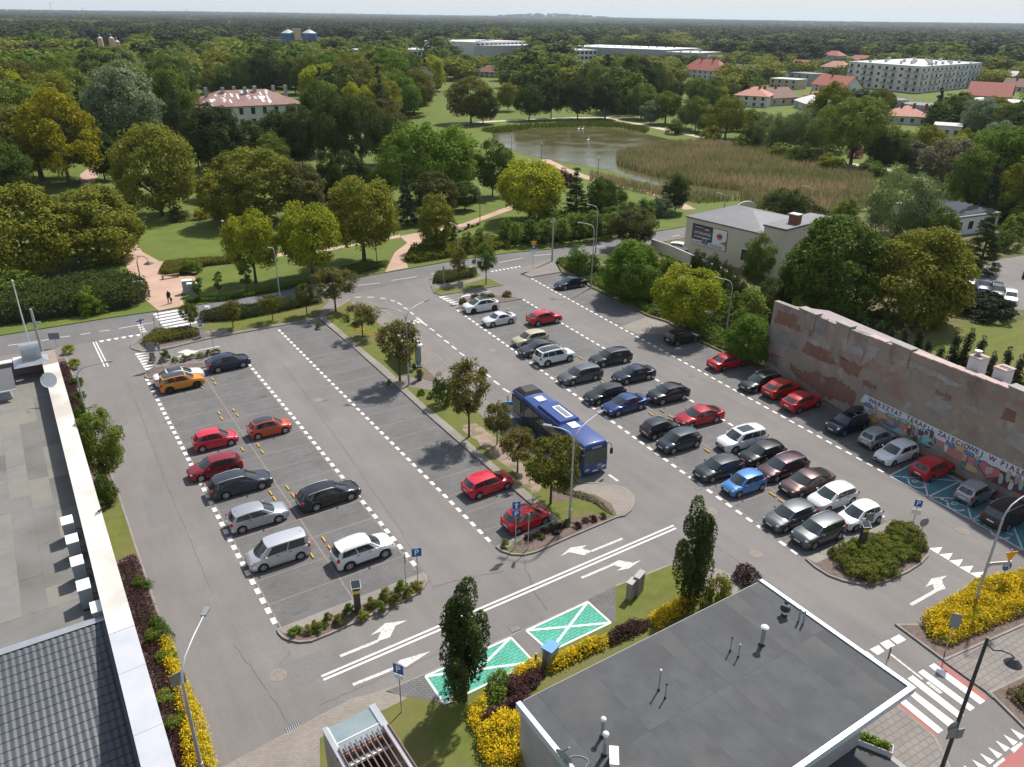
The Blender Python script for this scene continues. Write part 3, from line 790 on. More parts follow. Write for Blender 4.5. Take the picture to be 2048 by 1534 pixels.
def unit(a):
 return a/np.maximum(np.linalg.norm(a,axis=1,keepdims=True),1e-6)
def leaves(rs,cen,rad,per,size,out_c,flat=1.0,up=0.25,rnd_n=0.6,shell=0.55,droop=0.0,aspect=0.62):
 """leaf faces scattered on and under the surface of clumps (cen, rad)"""
 k=len(cen)
 idx=np.repeat(np.arange(k),per)
 n=len(idx)
 d=rs.normal(size=(n,3));d[:,2]+=0.35;d=unit(d)
 r=(shell+(1-shell)*rs.random(n)**0.6)[:,None]*rad[idx][:,None]
 P=cen[idx]+d*r*np.array([1,1,flat])
 o=unit(P-out_c)
 N=unit(d*0.5+o*0.45+np.array([0,0,up])+rs.normal(size=(n,3))*rnd_n)
 t=rs.normal(size=(n,3))
 if droop:t=t*(1-droop)+np.array([0,0,-2.0])*droop
 T=unit(np.cross(np.cross(N,t),N));B=np.cross(N,T)
 s=size*(0.6+0.8*rs.random(n))[:,None]
 return P,T*s,B*s*aspect
def envelope(kind,t):
 if kind=='round':return np.sqrt(np.clip(1-(2*t-1)**2,0,1))**0.8
 if kind=='broad':return np.clip(np.sin(np.pi*(0.12+0.86*t)**0.9),0,1)**0.6
 if kind=='oval':return np.sqrt(np.clip(1-(2*t-1)**2,0,1))**1.0
 if kind=='cone':return np.clip(1.02-t,0,1)**0.85
 if kind=='column':return np.clip(np.sin(np.pi*(0.14+0.84*t)),0,1)**0.5*(1-0.35*t)
 if kind=='dome':return np.sqrt(np.clip(1-t**2,0,1))
 return np.ones_like(t)
TRI=[0]
def make_tree(kind,H,Wd,z0,nclump,rclump,per,size,seed,flat=0.8,trunk_r=0.22,limbs=7,rough=0.18,fill=0.25,core=None,**kw):
 """crown and trunk meshes of one tree of height H, spread Wd, crown starting at z0"""
 rs=np.random.RandomState(seed);r=random.Random(seed)
 t=rs.random(nclump*4)
 env=envelope(kind,t)
 keep=rs.random(nclump*4)<env+0.08
 t=t[keep][:nclump];env=env[keep][:nclump]
 a=rs.random(len(t))*2*np.pi
 q=np.where(rs.random(len(t))<fill,rs.random(len(t))**0.5,0.86+0.14*rs.random(len(t)))
 ph=rs.random(3)*6.28
 lump=1+rough*(np.sin(2*a+ph[0]+3*t)+0.7*np.sin(3*a+ph[1]-5*t)+0.5*np.sin(5*a+ph[2]+8*t))/1.6
 R=np.maximum(0.05,(Wd/2-rclump*0.75))*env*q*lump
 zc=z0+rclump*0.5+t*(H-z0-rclump*1.2)*(1+0.04*np.sin(2*a+ph[1]))
 cen=np.c_[R*np.cos(a),R*np.sin(a),zc]
 rad=rclump*(0.65+0.7*rs.random(len(t)))
 oc=np.array([0,0,z0+(H-z0)*0.4])
 P,T,B=leaves(rs,cen,rad,per,size,oc,flat=flat,**kw)
 crown=(P,T,B)
 mb=MB()
 top=z0+(H-z0)*(0.85 if kind in('cone','column')else 0.55)
 mb.tube([(0,0,-0.3),(0.02,0.0,z0*0.5),(0.06*trunk_r,0.1*trunk_r,z0),(0.1,-0.05,(z0+top)/2),(0,0.05,top)],[trunk_r*1.25,trunk_r,trunk_r*0.85,trunk_r*0.55,trunk_r*0.2],8)
 for i in range(limbs):
  j=r.randrange(len(cen));c=cen[j]*0.92
  zb=z0*0.85+(min(c[2],top)-z0*0.85)*r.uniform(0.1,0.45)
  m_=Vector((c[0]*0.45,c[1]*0.45,zb+(c[2]-zb)*0.62))
  mb.tube([(0,0,zb),m_,Vector(c)],[trunk_r*0.42,trunk_r*0.25,trunk_r*0.08],5)
 return crown,mb
PROTO={}
def proto(key,leafkey,*a,**k):
 cr,mb=make_tree(*a,**k)
 TRI[0]+=len(cr[0])*2
 me=quads_mesh('crown_'+key,*cr,LEAF[leafkey])
 PROTO[key]=dict(crown=me,trunk=mb.mesh('trunk_'+key,M['bark'],60),H=a[1],W=a[2],n=len(cr[0]))
proto('broad1','green','broad',14.0,12.0,2.2,120,1.45,147,0.211,1,rough=0.22)
proto('broad2','green','broad',13.0,13.0,1.8,130,1.5,140,0.211,2,rough=0.28)
proto('broad3','dark','oval',15.0,10.5,1.6,115,1.35,147,0.203,3,rough=0.25)
proto('oak1','olive','broad',15.0,15.5,2.6,120,1.6,150,0.211,4,rough=0.34,limbs=16,trunk_r=0.34)
proto('oak2','olive','broad',14.0,14.0,2.4,105,1.5,154,0.211,5,rough=0.36,limbs=14,trunk_r=0.3)
proto('round1','moss','round',9.5,9.0,0.5,210,0.85,108,0.133,6,rough=0.06,limbs=12,shell=0.3)
proto('round2','lime','round',9.0,8.4,1.4,130,0.95,140,0.148,7,rough=0.12,limbs=10,shell=0.4)
proto('spruce','pine','cone',14.0,5.4,0.4,120,0.62,105,0.156,8,flat=0.5,limbs=3,rough=0.1,up=-0.1,aspect=0.4)
proto('willow','willow','round',11.0,11.0,0.5,110,1.2,147,0.234,9,rough=0.22,droop=0.8,aspect=0.25,flat=1.4,limbs=10)
proto('street1','bronze','oval',5.6,3.8,1.5,50,0.55,112,0.098,10,rough=0.25,trunk_r=0.09,limbs=16,shell=0.2)
proto('street2','bronze','broad',5.0,4.4,1.6,52,0.57,112,0.098,11,rough=0.3,trunk_r=0.085,limbs=16,shell=0.2)
proto('young','weed','oval',4.2,1.8,0.9,20,0.36,105,0.086,12,rough=0.25,trunk_r=0.05,limbs=8,shell=0.2)
proto('youngrow','weed','oval',5.5,2.6,0.3,34,0.5,105,0.109,13,rough=0.2,trunk_r=0.06,limbs=8,shell=0.3)
proto('bush1','weed','dome',2.2,2.6,0.0,34,0.42,98,0.078,14,rough=0.2,trunk_r=0.05,limbs=8,shell=0.4)
proto('bush2','dark','dome',3.0,3.6,0.0,50,0.55,98,0.094,15,rough=0.25,trunk_r=0.05,limbs=8,shell=0.4)
proto('thuja','pine','cone',5.0,1.9,0.0,46,0.36,87,0.086,16,flat=1.3,rough=0.15,trunk_r=0.08,limbs=2)
proto('column1','dark','column',7.6,3.0,1.2,32,0.46,560,0.07,17,rough=0.8,fill=0.3,trunk_r=0.12,limbs=12,flat=2.5,shell=0.75,rnd_n=0.45)
proto('full1','green','broad',12.0,12.0,0.7,170,1.25,150,0.2,23,rough=0.2,limbs=10)
proto('mound','spirea','dome',0.75,1.35,-0.1,26,0.22,105,0.039,18,rough=0.1,trunk_r=0.03,limbs=3,shell=0.5)
proto('tuft','weed','dome',0.8,1.0,0.0,16,0.18,84,0.043,19,rough=0.25,trunk_r=0.02,limbs=6,shell=0.2)
proto('goldbush','gold','dome',1.3,1.7,0.0,36,0.27,98,0.051,20,rough=0.3,trunk_r=0.03,limbs=6,shell=0.4)
proto('spread','pine','dome',1.8,5.0,0.0,60,0.5,98,0.117,21,rough=0.3,trunk_r=0.1,limbs=6,flat=0.5)
proto('farbroad1','green','broad',14.0,13.0,0.6,60,2.1,30,0.62,31,rough=0.25,limbs=0)
proto('farbroad2','moss','round',12.0,12.5,0.4,60,2.1,30,0.62,32,rough=0.2,limbs=0)
proto('farpine','pine','oval',15.0,9.5,0.4,54,1.9,28,0.6,33,rough=0.25,limbs=0)
def plant(key,name,label,cat,p,h,w,leaf=None,group=None,rz=None,trunk=True):
 """one tree or shrub: an empty at its foot with trunk and crown"""
 P=PROTO[key]
 t=thing(name,label,cat,p,rnd.uniform(0,6.28)if rz is None else rz,group)
 t.scale=(w/P['W'],w/P['W'],h/P['H'])
 c=ob('crown' if trunk else 'leaves',P['crown'],t)
 if leaf:
  c.material_slots[0].link='OBJECT';c.material_slots[0].material=LEAF[leaf]
 if trunk:
  ob('trunk',P['trunk'],t)
 return t
TONE={'green':'mid green','vivid':'fresh green','dark':'dark green','olive':'olive','moss':'olive green','lime':'yellow green','weed':'light green','silver':'grey green','willow':'pale green','purple':'purple','pine':'blackish green'}
def whereabouts(px,py):
 """a landmark that stands near this point of the photograph"""
 if px>1640 and py>560:return 'behind the old wall'
 if 1300<px<1640 and py>470:return 'beside the cream building'
 if px>1860 and py>380:return 'near the flat nursery roof'
 if py<255 and px>1250:return 'left of the apartment block' if px<1690 else 'below the apartment block' if px<1960 else 'by the houses at the right edge'
 if px>1400 and py<=305:return 'between the pond path and the houses'
 if px>1480:return 'along the far edge of the reeds'
 if px>1250:return 'at the turn of the pond path'
 if px>950 and py>290:return 'on the near shore of the pond'
 if px>900:return 'on the meadow beyond the pond'
 if px<380:return 'left of the manor'
 if px<640:return 'in front of the manor' if py>255 else 'behind the manor'
 return 'in the wood right of the manor'
def tree_px(px,py0,py1,wpx,key,leaf,name,label,group=None,z=0.1,cat='tree'):
 """foot read at (px, py0), top at row py1, spread wpx pixels"""
 b=at(px,py0,z)
 h=rise(b,py1)
 w=wpx*depth(b+Vector((0,0,h*0.5)))/FPX
 TREES.append((b.x,b.y,w/2))
 return plant(key,name,label,cat,b,h,w,leaf,group)
TREES=[]
def leaf_mass(name,label,cat,poly,h,leaf,n_m2,size,z=0.12,bump=0.3,kind=None,group=None,tall=None,core=True,seed=5,top=0.78):
 """a clipped or self-sown mass of leaves over an outline: leaves on a bumpy top and down the sides, inside a solid core with the inner shade put into its dark colour"""
 rs=np.random.RandomState(seed)
 g=[(p.x,p.y)for p in pts(poly)]if not isinstance(poly[0],Vector)else[(p.x,p.y)for p in poly]
 xs=[p[0]for p in g];ys=[p[1]for p in g]
 ar=abs(sum(g[i][0]*g[(i+1)%len(g)][1]-g[(i+1)%len(g)][0]*g[i][1]for i in range(len(g))))/2
 n=int(ar*n_m2)
 X=[]
 while len(X)<n:
  for x,y in rs.random((n,2))*[max(xs)-min(xs),max(ys)-min(ys)]+[min(xs),min(ys)]:
   if inside(x,y,g):X.append((x,y))
   if len(X)>=n:break
 X=np.array(X)
 de=np.full(n,1e9)
 for i in range(len(g)):
  a=np.array(g[i]);b=np.array(g[(i+1)%len(g)]);d=b-a
  tt=np.clip(((X-a)@d)/(d@d),0,1)
  de=np.minimum(de,np.linalg.norm(X-(a+tt[:,None]*d),axis=1))
 s=rs.random(2)*9
 bp=np.sin(X[:,0]*2.1+s[0])*np.sin(X[:,1]*1.9+s[1])*0.6+np.sin(X[:,0]*5.3+X[:,1]*1.7)*np.sin(X[:,1]*4.7+s[0])*0.4
 zt=h*(1-bump/2+bump*0.5*bp)*np.clip(0.4+de/(0.6*h+0.05),0,1)**0.8
 u=rs.random(n)
 Z=np.where((u<top)&(de>0.12),zt*(0.88+0.12*rs.random(n)),zt*rs.random(n))
 P=np.c_[X+(rs.normal(size=(n,2))*0.07*min(1.0,h)if not tall else 0),z+Z+(rs.random(n)**6*0.3*h if not tall else 0)]
 if tall:
  N=unit(rs.normal(size=(n,3))*[1,1,0.2]);T=unit(np.c_[rs.normal(size=(n,2))*0.18,np.ones(n)]);B=unit(np.cross(N,T))
  sz=(0.7+0.6*rs.random(n))[:,None]
  P[:,2]=z+zt*(0.25+0.35*rs.random(n));T=T*tall*sz;B=B*size*sz
 else:
  N=unit(rs.normal(size=(n,3))*0.6+[0,0,0.75]);t=rs.normal(size=(n,3))
  T=unit(np.cross(np.cross(N,t),N));B=np.cross(N,T)
  sz=size*(0.6+0.8*rs.random(n))[:,None];T=T*sz;B=B*sz*0.62
 c0=Vector((sum(xs)/len(xs),sum(ys)/len(ys),z))
 P=P-np.array(c0)
 TRI[0]+=n*2
 me=quads_mesh(name,P,T,B,LEAF[leaf])
 o=ob(name,me,None,c0)
 if kind:o['kind']=kind
 if label:tag(o,label,cat,group)
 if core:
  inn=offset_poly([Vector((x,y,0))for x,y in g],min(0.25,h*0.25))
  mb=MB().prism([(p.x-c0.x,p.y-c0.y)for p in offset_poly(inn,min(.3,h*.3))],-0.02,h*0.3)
  mb.build('shaded_core',M['twig_shade'],o)
 return o
# trees read off the photograph one by one
LIST=[(85,362,205,235,'oak1','olive','oak_tree','broad dark olive tree with bare lower trunk, left of the brick path'),(140,372,176,170,'oak2','yellow','maple_tree','tall yellow leaved tree rising behind the dark olive tree'),(262,305,118,155,'broad1','silver','poplar_tree','tall silver green poplar standing above the round moss green tree'),
 (215,300,210,80,'broad3','brown','copper_tree','dull brown narrow tree below the silver poplar'),(325,432,244,168,'round1','moss','hornbeam_tree','large round moss green tree, the rounder one beside the brick path'),(515,442,293,182,'round1','moss','hornbeam_tree','wide domed moss green tree in the middle of the park, below the manor'),
 (455,452,345,110,'round2','moss','hornbeam_tree','lower moss green tree leaning on the wide domed one'),(62,556,366,190,'full1','moss','lime_tree','spreading olive yellow tree at the left of the path mouth'),(200,522,370,195,'full1','moss','lime_tree','spreading olive yellow tree whose branches hang over the pink path'),
 (512,566,420,112,'round2','lime','maple_tree','bright yellow green tree behind the camera lamp post, smaller of the pair'),(626,556,402,135,'round2','lime','maple_tree','bright yellow green tree behind the camera lamp post, larger of the pair'),
 (729,522,348,148,'round2','moss','lime_tree','tall mid green tree where the brick path leaves the street'),(840,405,235,150,'broad2','vivid','maple_tree','large fresh green tree at the centre, left of the pond'),(912,400,246,105,'broad3','vivid','maple_tree','fresh green tree on the pond side of the large central one'),
 (985,392,275,72,'broad3','green','alder_tree','dark green tree with thin bare trunk at the near pond shore'),(1060,442,318,148,'round2','lime','maple_tree','bright yellow green tree between the brick path and the pond'),(815,452,338,46,'spruce','pine','spruce_tree','slim dark spruce beside the path junction'),
 (1150,436,335,58,'spruce','dark','spruce_tree','dark spruce right of the bright tree by the pond'),(870,440,340,88,'broad3','brown','copper_tree','brown olive tree under the large central green one'),(872,502,385,72,'broad3','moss','larch_tree','light green feathery tree at the fork of the brick path'),
 (1202,436,352,68,'broad1','green','alder_tree','green tree behind the two curved lamps, next to the dark spruce'),(610,440,322,98,'broad3','brown','copper_tree','dull brown green tree beside the wide domed tree'),(663,425,300,60,'broad3','dark','alder_tree','dark narrow tree right of the brown green one'),
 (700,410,300,85,'broad1','dark','maple_tree','dark tree in the middle wood above the tall mid green one'),(575,330,214,118,'broad2','dark','chestnut_tree','dark rounded tree in front of the manor roof, right half'),(440,345,202,112,'broad1','dark','chestnut_tree','dark green tree in front of the manor wall, left half'),
 (672,340,178,100,'oak2','dark','oak_tree','tall dark olive tree right of the manor'),(725,340,185,120,'oak1','dark','oak_tree','broad dark olive tree in the heart of the wood'),(775,330,195,100,'broad3','brown','oak_tree','dull olive tree above the large central green one'),
 (782,222,94,108,'broad2','vivid','poplar_tree','high fresh green tree standing out of the far wood'),(942,247,150,100,'broad1','olive','oak_tree','olive tree at the far left end of the pond'),(966,248,180,66,'broad2','dark','oak_tree','dark low tree with black trunk at the far pond path'),
 (1058,240,165,64,'broad2','green','lime_tree','round green tree on the far bank, left of the dark row'),(1102,238,152,60,'broad1','dark','chestnut_tree','leftmost dark chestnut of the row on the far bank'),(1155,238,150,74,'broad2','dark','chestnut_tree','middle dark chestnut of the row on the far bank'),
 (1210,238,152,72,'broad1','dark','chestnut_tree','rightmost dark chestnut of the row on the far bank'),(1016,222,162,48,'broad2','moss','apple_tree','small pale tree on the meadow behind the pond'),(1282,238,165,66,'broad3','green','alder_tree','green tree beside the footbridge end of the pond path'),
 (1330,248,182,66,'round2','moss','willow_tree','yellow green rounded tree by the pond path right of the footbridge'),(1300,250,200,44,'broad3','silver','willow_tree','small grey green willow next to the footbridge'),(1372,256,205,44,'broad2','willow','willow_tree','small pale willow along the pond path'),
 (1450,278,192,88,'oak2','moss','lime_tree','yellow green tree with forked trunk above the pond path'),(1390,262,190,56,'broad1','green','alder_tree','mid green tree left of the forked one above the pond path'),(1540,300,228,78,'willow','willow','willow_tree','drooping pale willow near the reed bed, left of the pair'),
 (1610,305,218,96,'willow','willow','willow_tree','drooping pale willow near the reed bed, right of the pair'),(1500,298,240,52,'bush2','dark','alder_tree','low dark bushy tree between the forked tree and the willows'),(1700,332,188,150,'oak1','green','ash_tree','big spreading green tree above the reed bed'),
 (1650,300,160,100,'broad1','moss','ash_tree','tall olive tree behind the big spreading one'),(1770,345,262,80,'broad2','dark','alder_tree','dark bushy tree right of the big spreading one'),(1845,340,245,90,'broad2','moss','lime_tree','olive green tree below the flat white house'),
 (1885,385,272,110,'broad3','blossom','hawthorn_tree','pale flowering tree where the pond path turns'),(1820,345,280,60,'broad3','blossom','hawthorn_tree','smaller pale flowering tree left of the big one'),(1995,405,245,150,'broad2','vivid','maple_tree','big fresh green tree at the right edge above the parked cars'),
 (2040,330,215,110,'broad1','dark','maple_tree','dark green tree behind the big fresh green one at the right edge'),(1655,628,428,215,'full1','green','maple_tree','big mid green tree behind the old wall, next to the cream building'),(1818,642,452,205,'full1','moss','maple_tree','big golden olive tree behind the old wall'),
 (1790,475,342,160,'willow','willow','willow_tree','weeping willow beyond the golden olive tree'),(1872,500,410,66,'broad3','green','birch_tree','slim green tree at the corner of the flat solar roof'),(1955,545,425,90,'spruce','dark','larch_tree','loose dark conifer in front of the flat roofed nursery'),
 (1915,560,480,70,'bush2','brown','plum_tree','low brownish tree between the golden olive tree and the conifer'),(1260,594,478,132,'full1','vivid','maple_tree','bushy fresh green tree at the corner of the right parking row'),(1165,545,490,75,'bush1','weed','elder_shrub','yellow green shrub left of the double curved lamp post'),
 (1368,662,532,148,'round2','lime','willow_tree','rounded yellow green tree beside the right parking row'),(1486,655,570,100,'bush1','green','elder_tree','loose green tree between the yellow green one and the wall'),(1492,722,628,100,'full1','vivid','maple_tree','fresh green bushy tree at the end of the old wall'),
 (1507,580,464,66,'broad3','green','cherry_tree','young green tree in front of the cream building wall'),(1265,496,415,92,'broad3','brown','plum_tree','dark brownish tree where the street meets the garden wall'),(1565,470,372,105,'broad2','dark','pine_tree','dark tree behind the roof of the cream building'),
 (1350,425,345,60,'broad3','dark','pine_tree','dark conifer left of the cream building roof'),(1322,432,385,50,'bush2','silver','willow_shrub','silvery shrub near the pond path end'),(672,624,530,92,'street2','bronze','street_tree','low dense bronze tree at the street corner of the parking'),
 (726,675,604,70,'street2','bronze','street_tree','small bronze tree with thin trunk and yellow flowers at its foot'),(800,762,634,92,'street1','bronze','street_tree','dense bronze tree behind the double lamp post at the bus stop'),(938,874,716,94,'street1','bronze','street_tree','tallest bronze tree on the median, left of the bus'),
 (994,890,800,64,'street2','bronze','street_tree','thin bronze tree covering the rear of the bus'),(1035,945,852,84,'street2','bronze','street_tree','sparse bronze tree beside the bus door'),(1101,1008,866,128,'street2','olive','street_tree','broad olive tree with bare trunk by the front of the bus'),
 (885,808,745,44,'bush1','green','shrub','dense green upright shrub on the median beside the tallest bronze tree'),(383,662,604,40,'street1','olive','street_tree','thin young tree at the zebra crossing'),(467,657,598,44,'street1','olive','street_tree','thin young tree in the hedge, nearest to the crossing'),
 (546,642,584,46,'street2','olive','street_tree','thin young tree in the hedge below the camera lamp post'),(614,630,566,46,'street1','olive','street_tree','thin young tree in the hedge beside the dense corner tree'),(440,592,540,22,'young','weed','young_tree','slim young tree on the lawn, the left one'),
 (494,582,522,30,'young','weed','young_tree','slim young tree on the lawn, the right one'),(400,602,552,30,'young','weed','young_tree','young tree beside the grey cabinet at the park entrance'),(918,566,492,36,'street1','olive','street_tree','thin tree in the traffic island hedge, behind the grey sign'),
 (972,568,482,46,'street1','green','street_tree','dense green tree at the tip of the traffic island'),(930,1402,1172,124,'column1','dark','columnar_oak_tree','dark upright columnar tree over the green charging bay'),(1376,1215,1006,100,'column1','dark','columnar_oak_tree','dark upright columnar tree behind the flat roof corner'),
 (1432,1216,1145,64,'bush2','moss','pine_shrub','loose olive shrub at the roof edge beside the columnar tree'),(215,965,815,92,'broad3','green','elder_tree','bushy green tree leaning over the lane by the left building'),(172,870,800,44,'bush2','green','elder_shrub','green shrub behind the bushy tree along the left parapet'),
 (214,1008,945,50,'bush2','green','elder_shrub','smaller green shrub in front of the bushy tree along the left parapet'),(30,600,545,150,'bush2','green','willow_shrub','pale green shrub in front of the spreading tree at the left edge'),(185,625,572,62,'bush1','vivid','elder_shrub','fresh green shrub standing out of the dark hedge'),
 (1960,625,585,150,'spread','pine','juniper_shrub','flat spreading juniper beside the parked cars on the right'),(1710,315,290,34,'bush1','pink','crab_apple_shrub','pink flowering shrub under the big spreading tree'),(1750,322,303,24,'bush1','pink','crab_apple_shrub','small pink flowering shrub right of the larger pink one'),
 (360,440,412,50,'bush1','brown','rhododendron_shrub','brownish flowering shrub at the back edge of the lawn'),(402,438,415,32,'bush1','yellow','broom_shrub','yellow flowering shrub at the back edge of the lawn'),(470,432,400,90,'bush2','dark','yew_shrub','wide dark shrub at the back edge of the lawn'),
 (385,545,515,40,'bush1','vivid','dogwood_shrub','round fresh green shrub at the end of the bench bed'),(1740,1120,1085,0,None,None,None,None),]
for e in LIST:
 if e[4]:
  nm=e[6]
  tree_px(*e[:6],nm,e[7],cat='shrub' if 'shrub' in nm else 'tree')
for i,(px,py,pt,w,k,lf)in enumerate([(505,338,240,104,'broad1','dark'),(606,336,206,84,'broad3','dark'),(398,338,218,72,'broad3','dark'),(548,345,262,80,'broad2','green'),(1480,262,218,50,'broad2','green'),(1515,268,222,46,'broad3','green'),(1550,262,223,44,'bush2','moss'),(1585,262,226,50,'broad1','green'),(1620,265,222,50,'broad3','moss'),(1655,262,218,50,'broad2','green'),(1690,285,228,60,'broad2','vivid'),(1600,285,242,56,'bush2','green'),(1560,290,246,50,'broad3','willow'),(1500,285,240,50,'bush2','weed'),(1440,262,216,50,'broad1','moss'),(1740,300,244,60,'broad1','green'),(1640,290,242,60,'bush2','moss'),(1800,300,258,60,'broad2','green'),(1840,300,264,60,'bush2','green'),(1710,255,224,40,'broad3','dark'),(1890,305,270,50,'broad2','moss'),(1930,310,264,60,'broad1','green'),(1960,330,277,60,'broad2','vivid'),(1410,268,226,44,'broad2','green'),(1330,555,505,60,'bush1','weed'),(1450,630,580,70,'bush1','green'),(1530,640,575,60,'bush2','dark'),(1590,650,590,60,'bush2','weed'),(1720,655,600,70,'bush1','weed'),(1760,660,612,60,'bush2','green'),(1860,655,610,60,'bush1','moss'),(1690,560,500,80,'broad3','dark'),(1745,540,470,90,'broad1','dark'),(1630,480,415,70,'broad3','dark'),(1880,545,480,80,'bush2','green'),(2010,500,455,60,'bush2','green'),(2030,470,425,60,'bush1','green'),(1905,430,385,60,'bush2','moss'),(1780,430,380,70,'bush2','green'),(1690,440,392,60,'bush2','green'),(1600,330,285,60,'bush2','green'),(1660,345,305,60,'bush1','moss'),(1740,352,315,60,'bush2','green'),(1800,372,330,60,'bush1','weed'),(1560,318,285,50,'bush1','green'),(1480,300,268,46,'bush2','green'),(1420,284,250,46,'bush1','moss'),(1350,268,236,40,'bush2','green'),(1940,400,350,70,'broad3','green'),(2040,430,370,80,'broad2','dark'),(250,420,370,70,'bush2','dark'),(420,400,350,70,'broad3','dark'),(590,410,345,70,'broad3','green'),(760,400,330,70,'broad1','green'),(930,420,360,60,'broad3','green'),(20,400,270,110,'broad2','green'),(210,360,260,80,'broad3','dark'),(1090,420,350,60,'bush2','green'),(1230,420,372,50,'broad3','green'),(1010,330,290,40,'bush2','green'),(1130,372,335,40,'bush1','purple')]):
 kd='shrub' if 'bush' in k else 'tree';lab='%s %s filling a gap %s'%(TONE[lf],'leafy shrub' if kd=='shrub' else 'leafy tree',whereabouts(px,py))
 tree_px(px,py,pt,w,k,lf,kd,lab,group=lab,cat=kd)
for i,(px,py,pt,w)in enumerate([(905,488,440,26),(1010,488,436,30),(1032,492,444,26),(1060,490,438,34),(1092,488,436,34),(1124,486,436,36),(1158,484,430,36),(1192,480,428,38),(1222,474,424,38),(1150,470,428,36),(1185,462,420,36),(1220,452,412,38),(1255,445,402,38),(1290,440,396,38),(960,498,455,24),(935,505,462,24),(885,508,466,24),(855,512,470,22)]):
 tree_px(px,py,pt,w,'youngrow','weed' if i%3 else 'green','young_tree','young leafy tree in the planted row along the far side of the street',group='young trees along the street')
for i,(px,py,pt,w)in enumerate([(1800,710,648,26),(1828,718,655,26),(1846,735,676,26),(1872,742,690,26),(1898,738,662,28),(1922,742,652,30),(1948,748,668,30),(1972,770,700,28),(1998,772,690,30),(2022,790,705,32),(2046,800,700,34),(1700,668,628,24),(1724,676,640,24),(1752,690,640,24),(1776,702,652,24)]):
 tree_px(px,py,pt,w,'thuja','pine','thuja_tree','dark pointed thuja in the row behind the old wall',group='thujas behind the old wall')
for i,(px,py,pt,w)in enumerate([(1420,560,505,46),(1448,585,520,46),(1540,610,555,62),(1575,618,560,60),(1470,600,548,50),(1395,540,498,40)]):
 tree_px(px,py,pt,w,'bush2','dark','yew_shrub','dark evergreen shrub at the foot of the cream building',group='dark shrubs by the cream building',cat='shrub')
# hedges and beds
hedge_l=leaf_mass('hedge','long dark mixed hedge along the street, left of the park entrance','hedge',[(-120,660),(0,655),(150,636),(270,618),(300,600),(300,585),(262,570),(200,575),(100,590),(0,600),(-120,610)],2.6,'dark',150,0.14,z=0.1,bump=0.4)
leaf_mass('hedge','low clipped hedge between street and parking, right of the zebra crossing','hedge',z4((1165,690),(1290,655),(1480,640),(1700,600),(1880,590),(1890,610),(1640,665),(1380,715),(1180,725)),0.85,'dark',420,0.07,z=0.12,bump=0.2)
leaf_mass('hedge','clipped hedge block on the corner of the first cross lane','hedge',z4((835,840),(910,785),(1120,772),(1200,790),(1130,815),(960,845),(870,880)),0.8,'olive',420,0.07,z=0.12,bump=0.25)
leaf_mass('hedge','clipped dark hedge on the traffic island','hedge',z5((545,492),(555,450),(690,435),(800,422),(800,455),(690,478),(600,500)),0.9,'dark',420,0.07,z=0.12,bump=0.2)
leaf_mass('hedge','low hedge behind the benches at the park entrance','hedge',z4((930,435),(960,380),(1150,360),(1400,350),(1400,372),(1200,395),(1130,435),(1000,450)),0.7,'olive',350,0.08,z=0.1,bump=0.3)
leaf_mass('hedge','low green edging along the lawn on the street side','hedge',z4((1085,590),(1300,575),(1600,520),(1830,470),(1830,490),(1600,545),(1300,595),(1090,612)),0.45,'vivid',350,0.07,z=0.1,bump=0.3)
leaf_mass('shrub_bed','low green shrub bed beside the lawn where the brick path meets the street','shrub bed',z5((0,410),(120,380),(290,370),(270,395),(100,440),(0,450)),0.5,'green',320,0.08,z=0.1,bump=0.35)
leaf_mass('shrub_bed','mixed yellow and green shrub bed between brick path and street','shrub bed',z5((375,365),(420,290),(540,275),(700,255),(860,240),(1000,250),(990,285),(800,320),(600,350),(450,375)),1.2,'moss',160,0.13,z=0.1,bump=0.6)
leaf_mass('shrub_bed','tall shrub belt along the far side of the street','shrub bed',[(1000,492),(1120,486),(1230,470),(1310,455),(1310,425),(1200,425),(1080,445),(1000,465)],2.2,'weed',70,0.2,z=0.1,bump=0.7)
leaf_mass('shrub_bed','sloping bank of weeds along the right parking row','shrub bed',[(1112,524),(1130,540),(1180,568),(1240,598),(1300,630),(1340,642),(1400,680),(1440,698),(1498,726),(1500,690),(1400,640),(1280,590),(1180,540),(1130,518)],0.7,'weed',120,0.14,z=0.12,bump=0.8,core=False)
leaf_mass('shrub_bed','dark green bed of low bushes on the bank behind the corner tree','shrub bed',[(1165,548),(1200,560),(1290,610),(1420,670),(1440,650),(1330,590),(1220,545)],1.1,'green',110,0.16,z=0.12,bump=0.7)
leaf_mass('shrub_bed','dark red barberry bed under the left parapet','shrub bed',[Vector(p+(0,))for p in[(0.95,24),(2.15,24),(2.2,49.5),(0.95,49.5)]],0.55,'purple',330,0.06,bump=0.6)
leaf_mass('shrub_bed','dark red barberry bed at the far end of the left parapet','shrub bed',[Vector(p+(0,))for p in[(0.95,66),(2.0,66),(1.85,80),(1.6,88),(0.95,88)]],0.5,'purple',300,0.07,bump=0.6)
leaf_mass('shrub_bed','flowering border round the paved tip of the median','shrub bed',c3_((1370,720),(1480,755),(1640,785),(1740,830),(1880,950),(1830,940),(1700,850),(1500,790),(1370,750)),0.35,'blossom',420,0.06,z=0.13,bump=0.7,core=False)
gold=[([(300,1245),(330,1250),(352,1285),(330,1300),(305,1290)],'green','small green bush at the head of the golden hedge by the lane'),([(318,1290),(345,1288),(360,1340),(385,1390),(412,1450),(440,1560),(372,1560),(355,1420),(335,1350)],'gold','bright golden hedge along the lane by the left building')]
for q,lf,lb in gold:
 leaf_mass('shrub_bed',lb,'shrub bed',q,1.1,lf,900,0.055,z=0.12,bump=0.7)
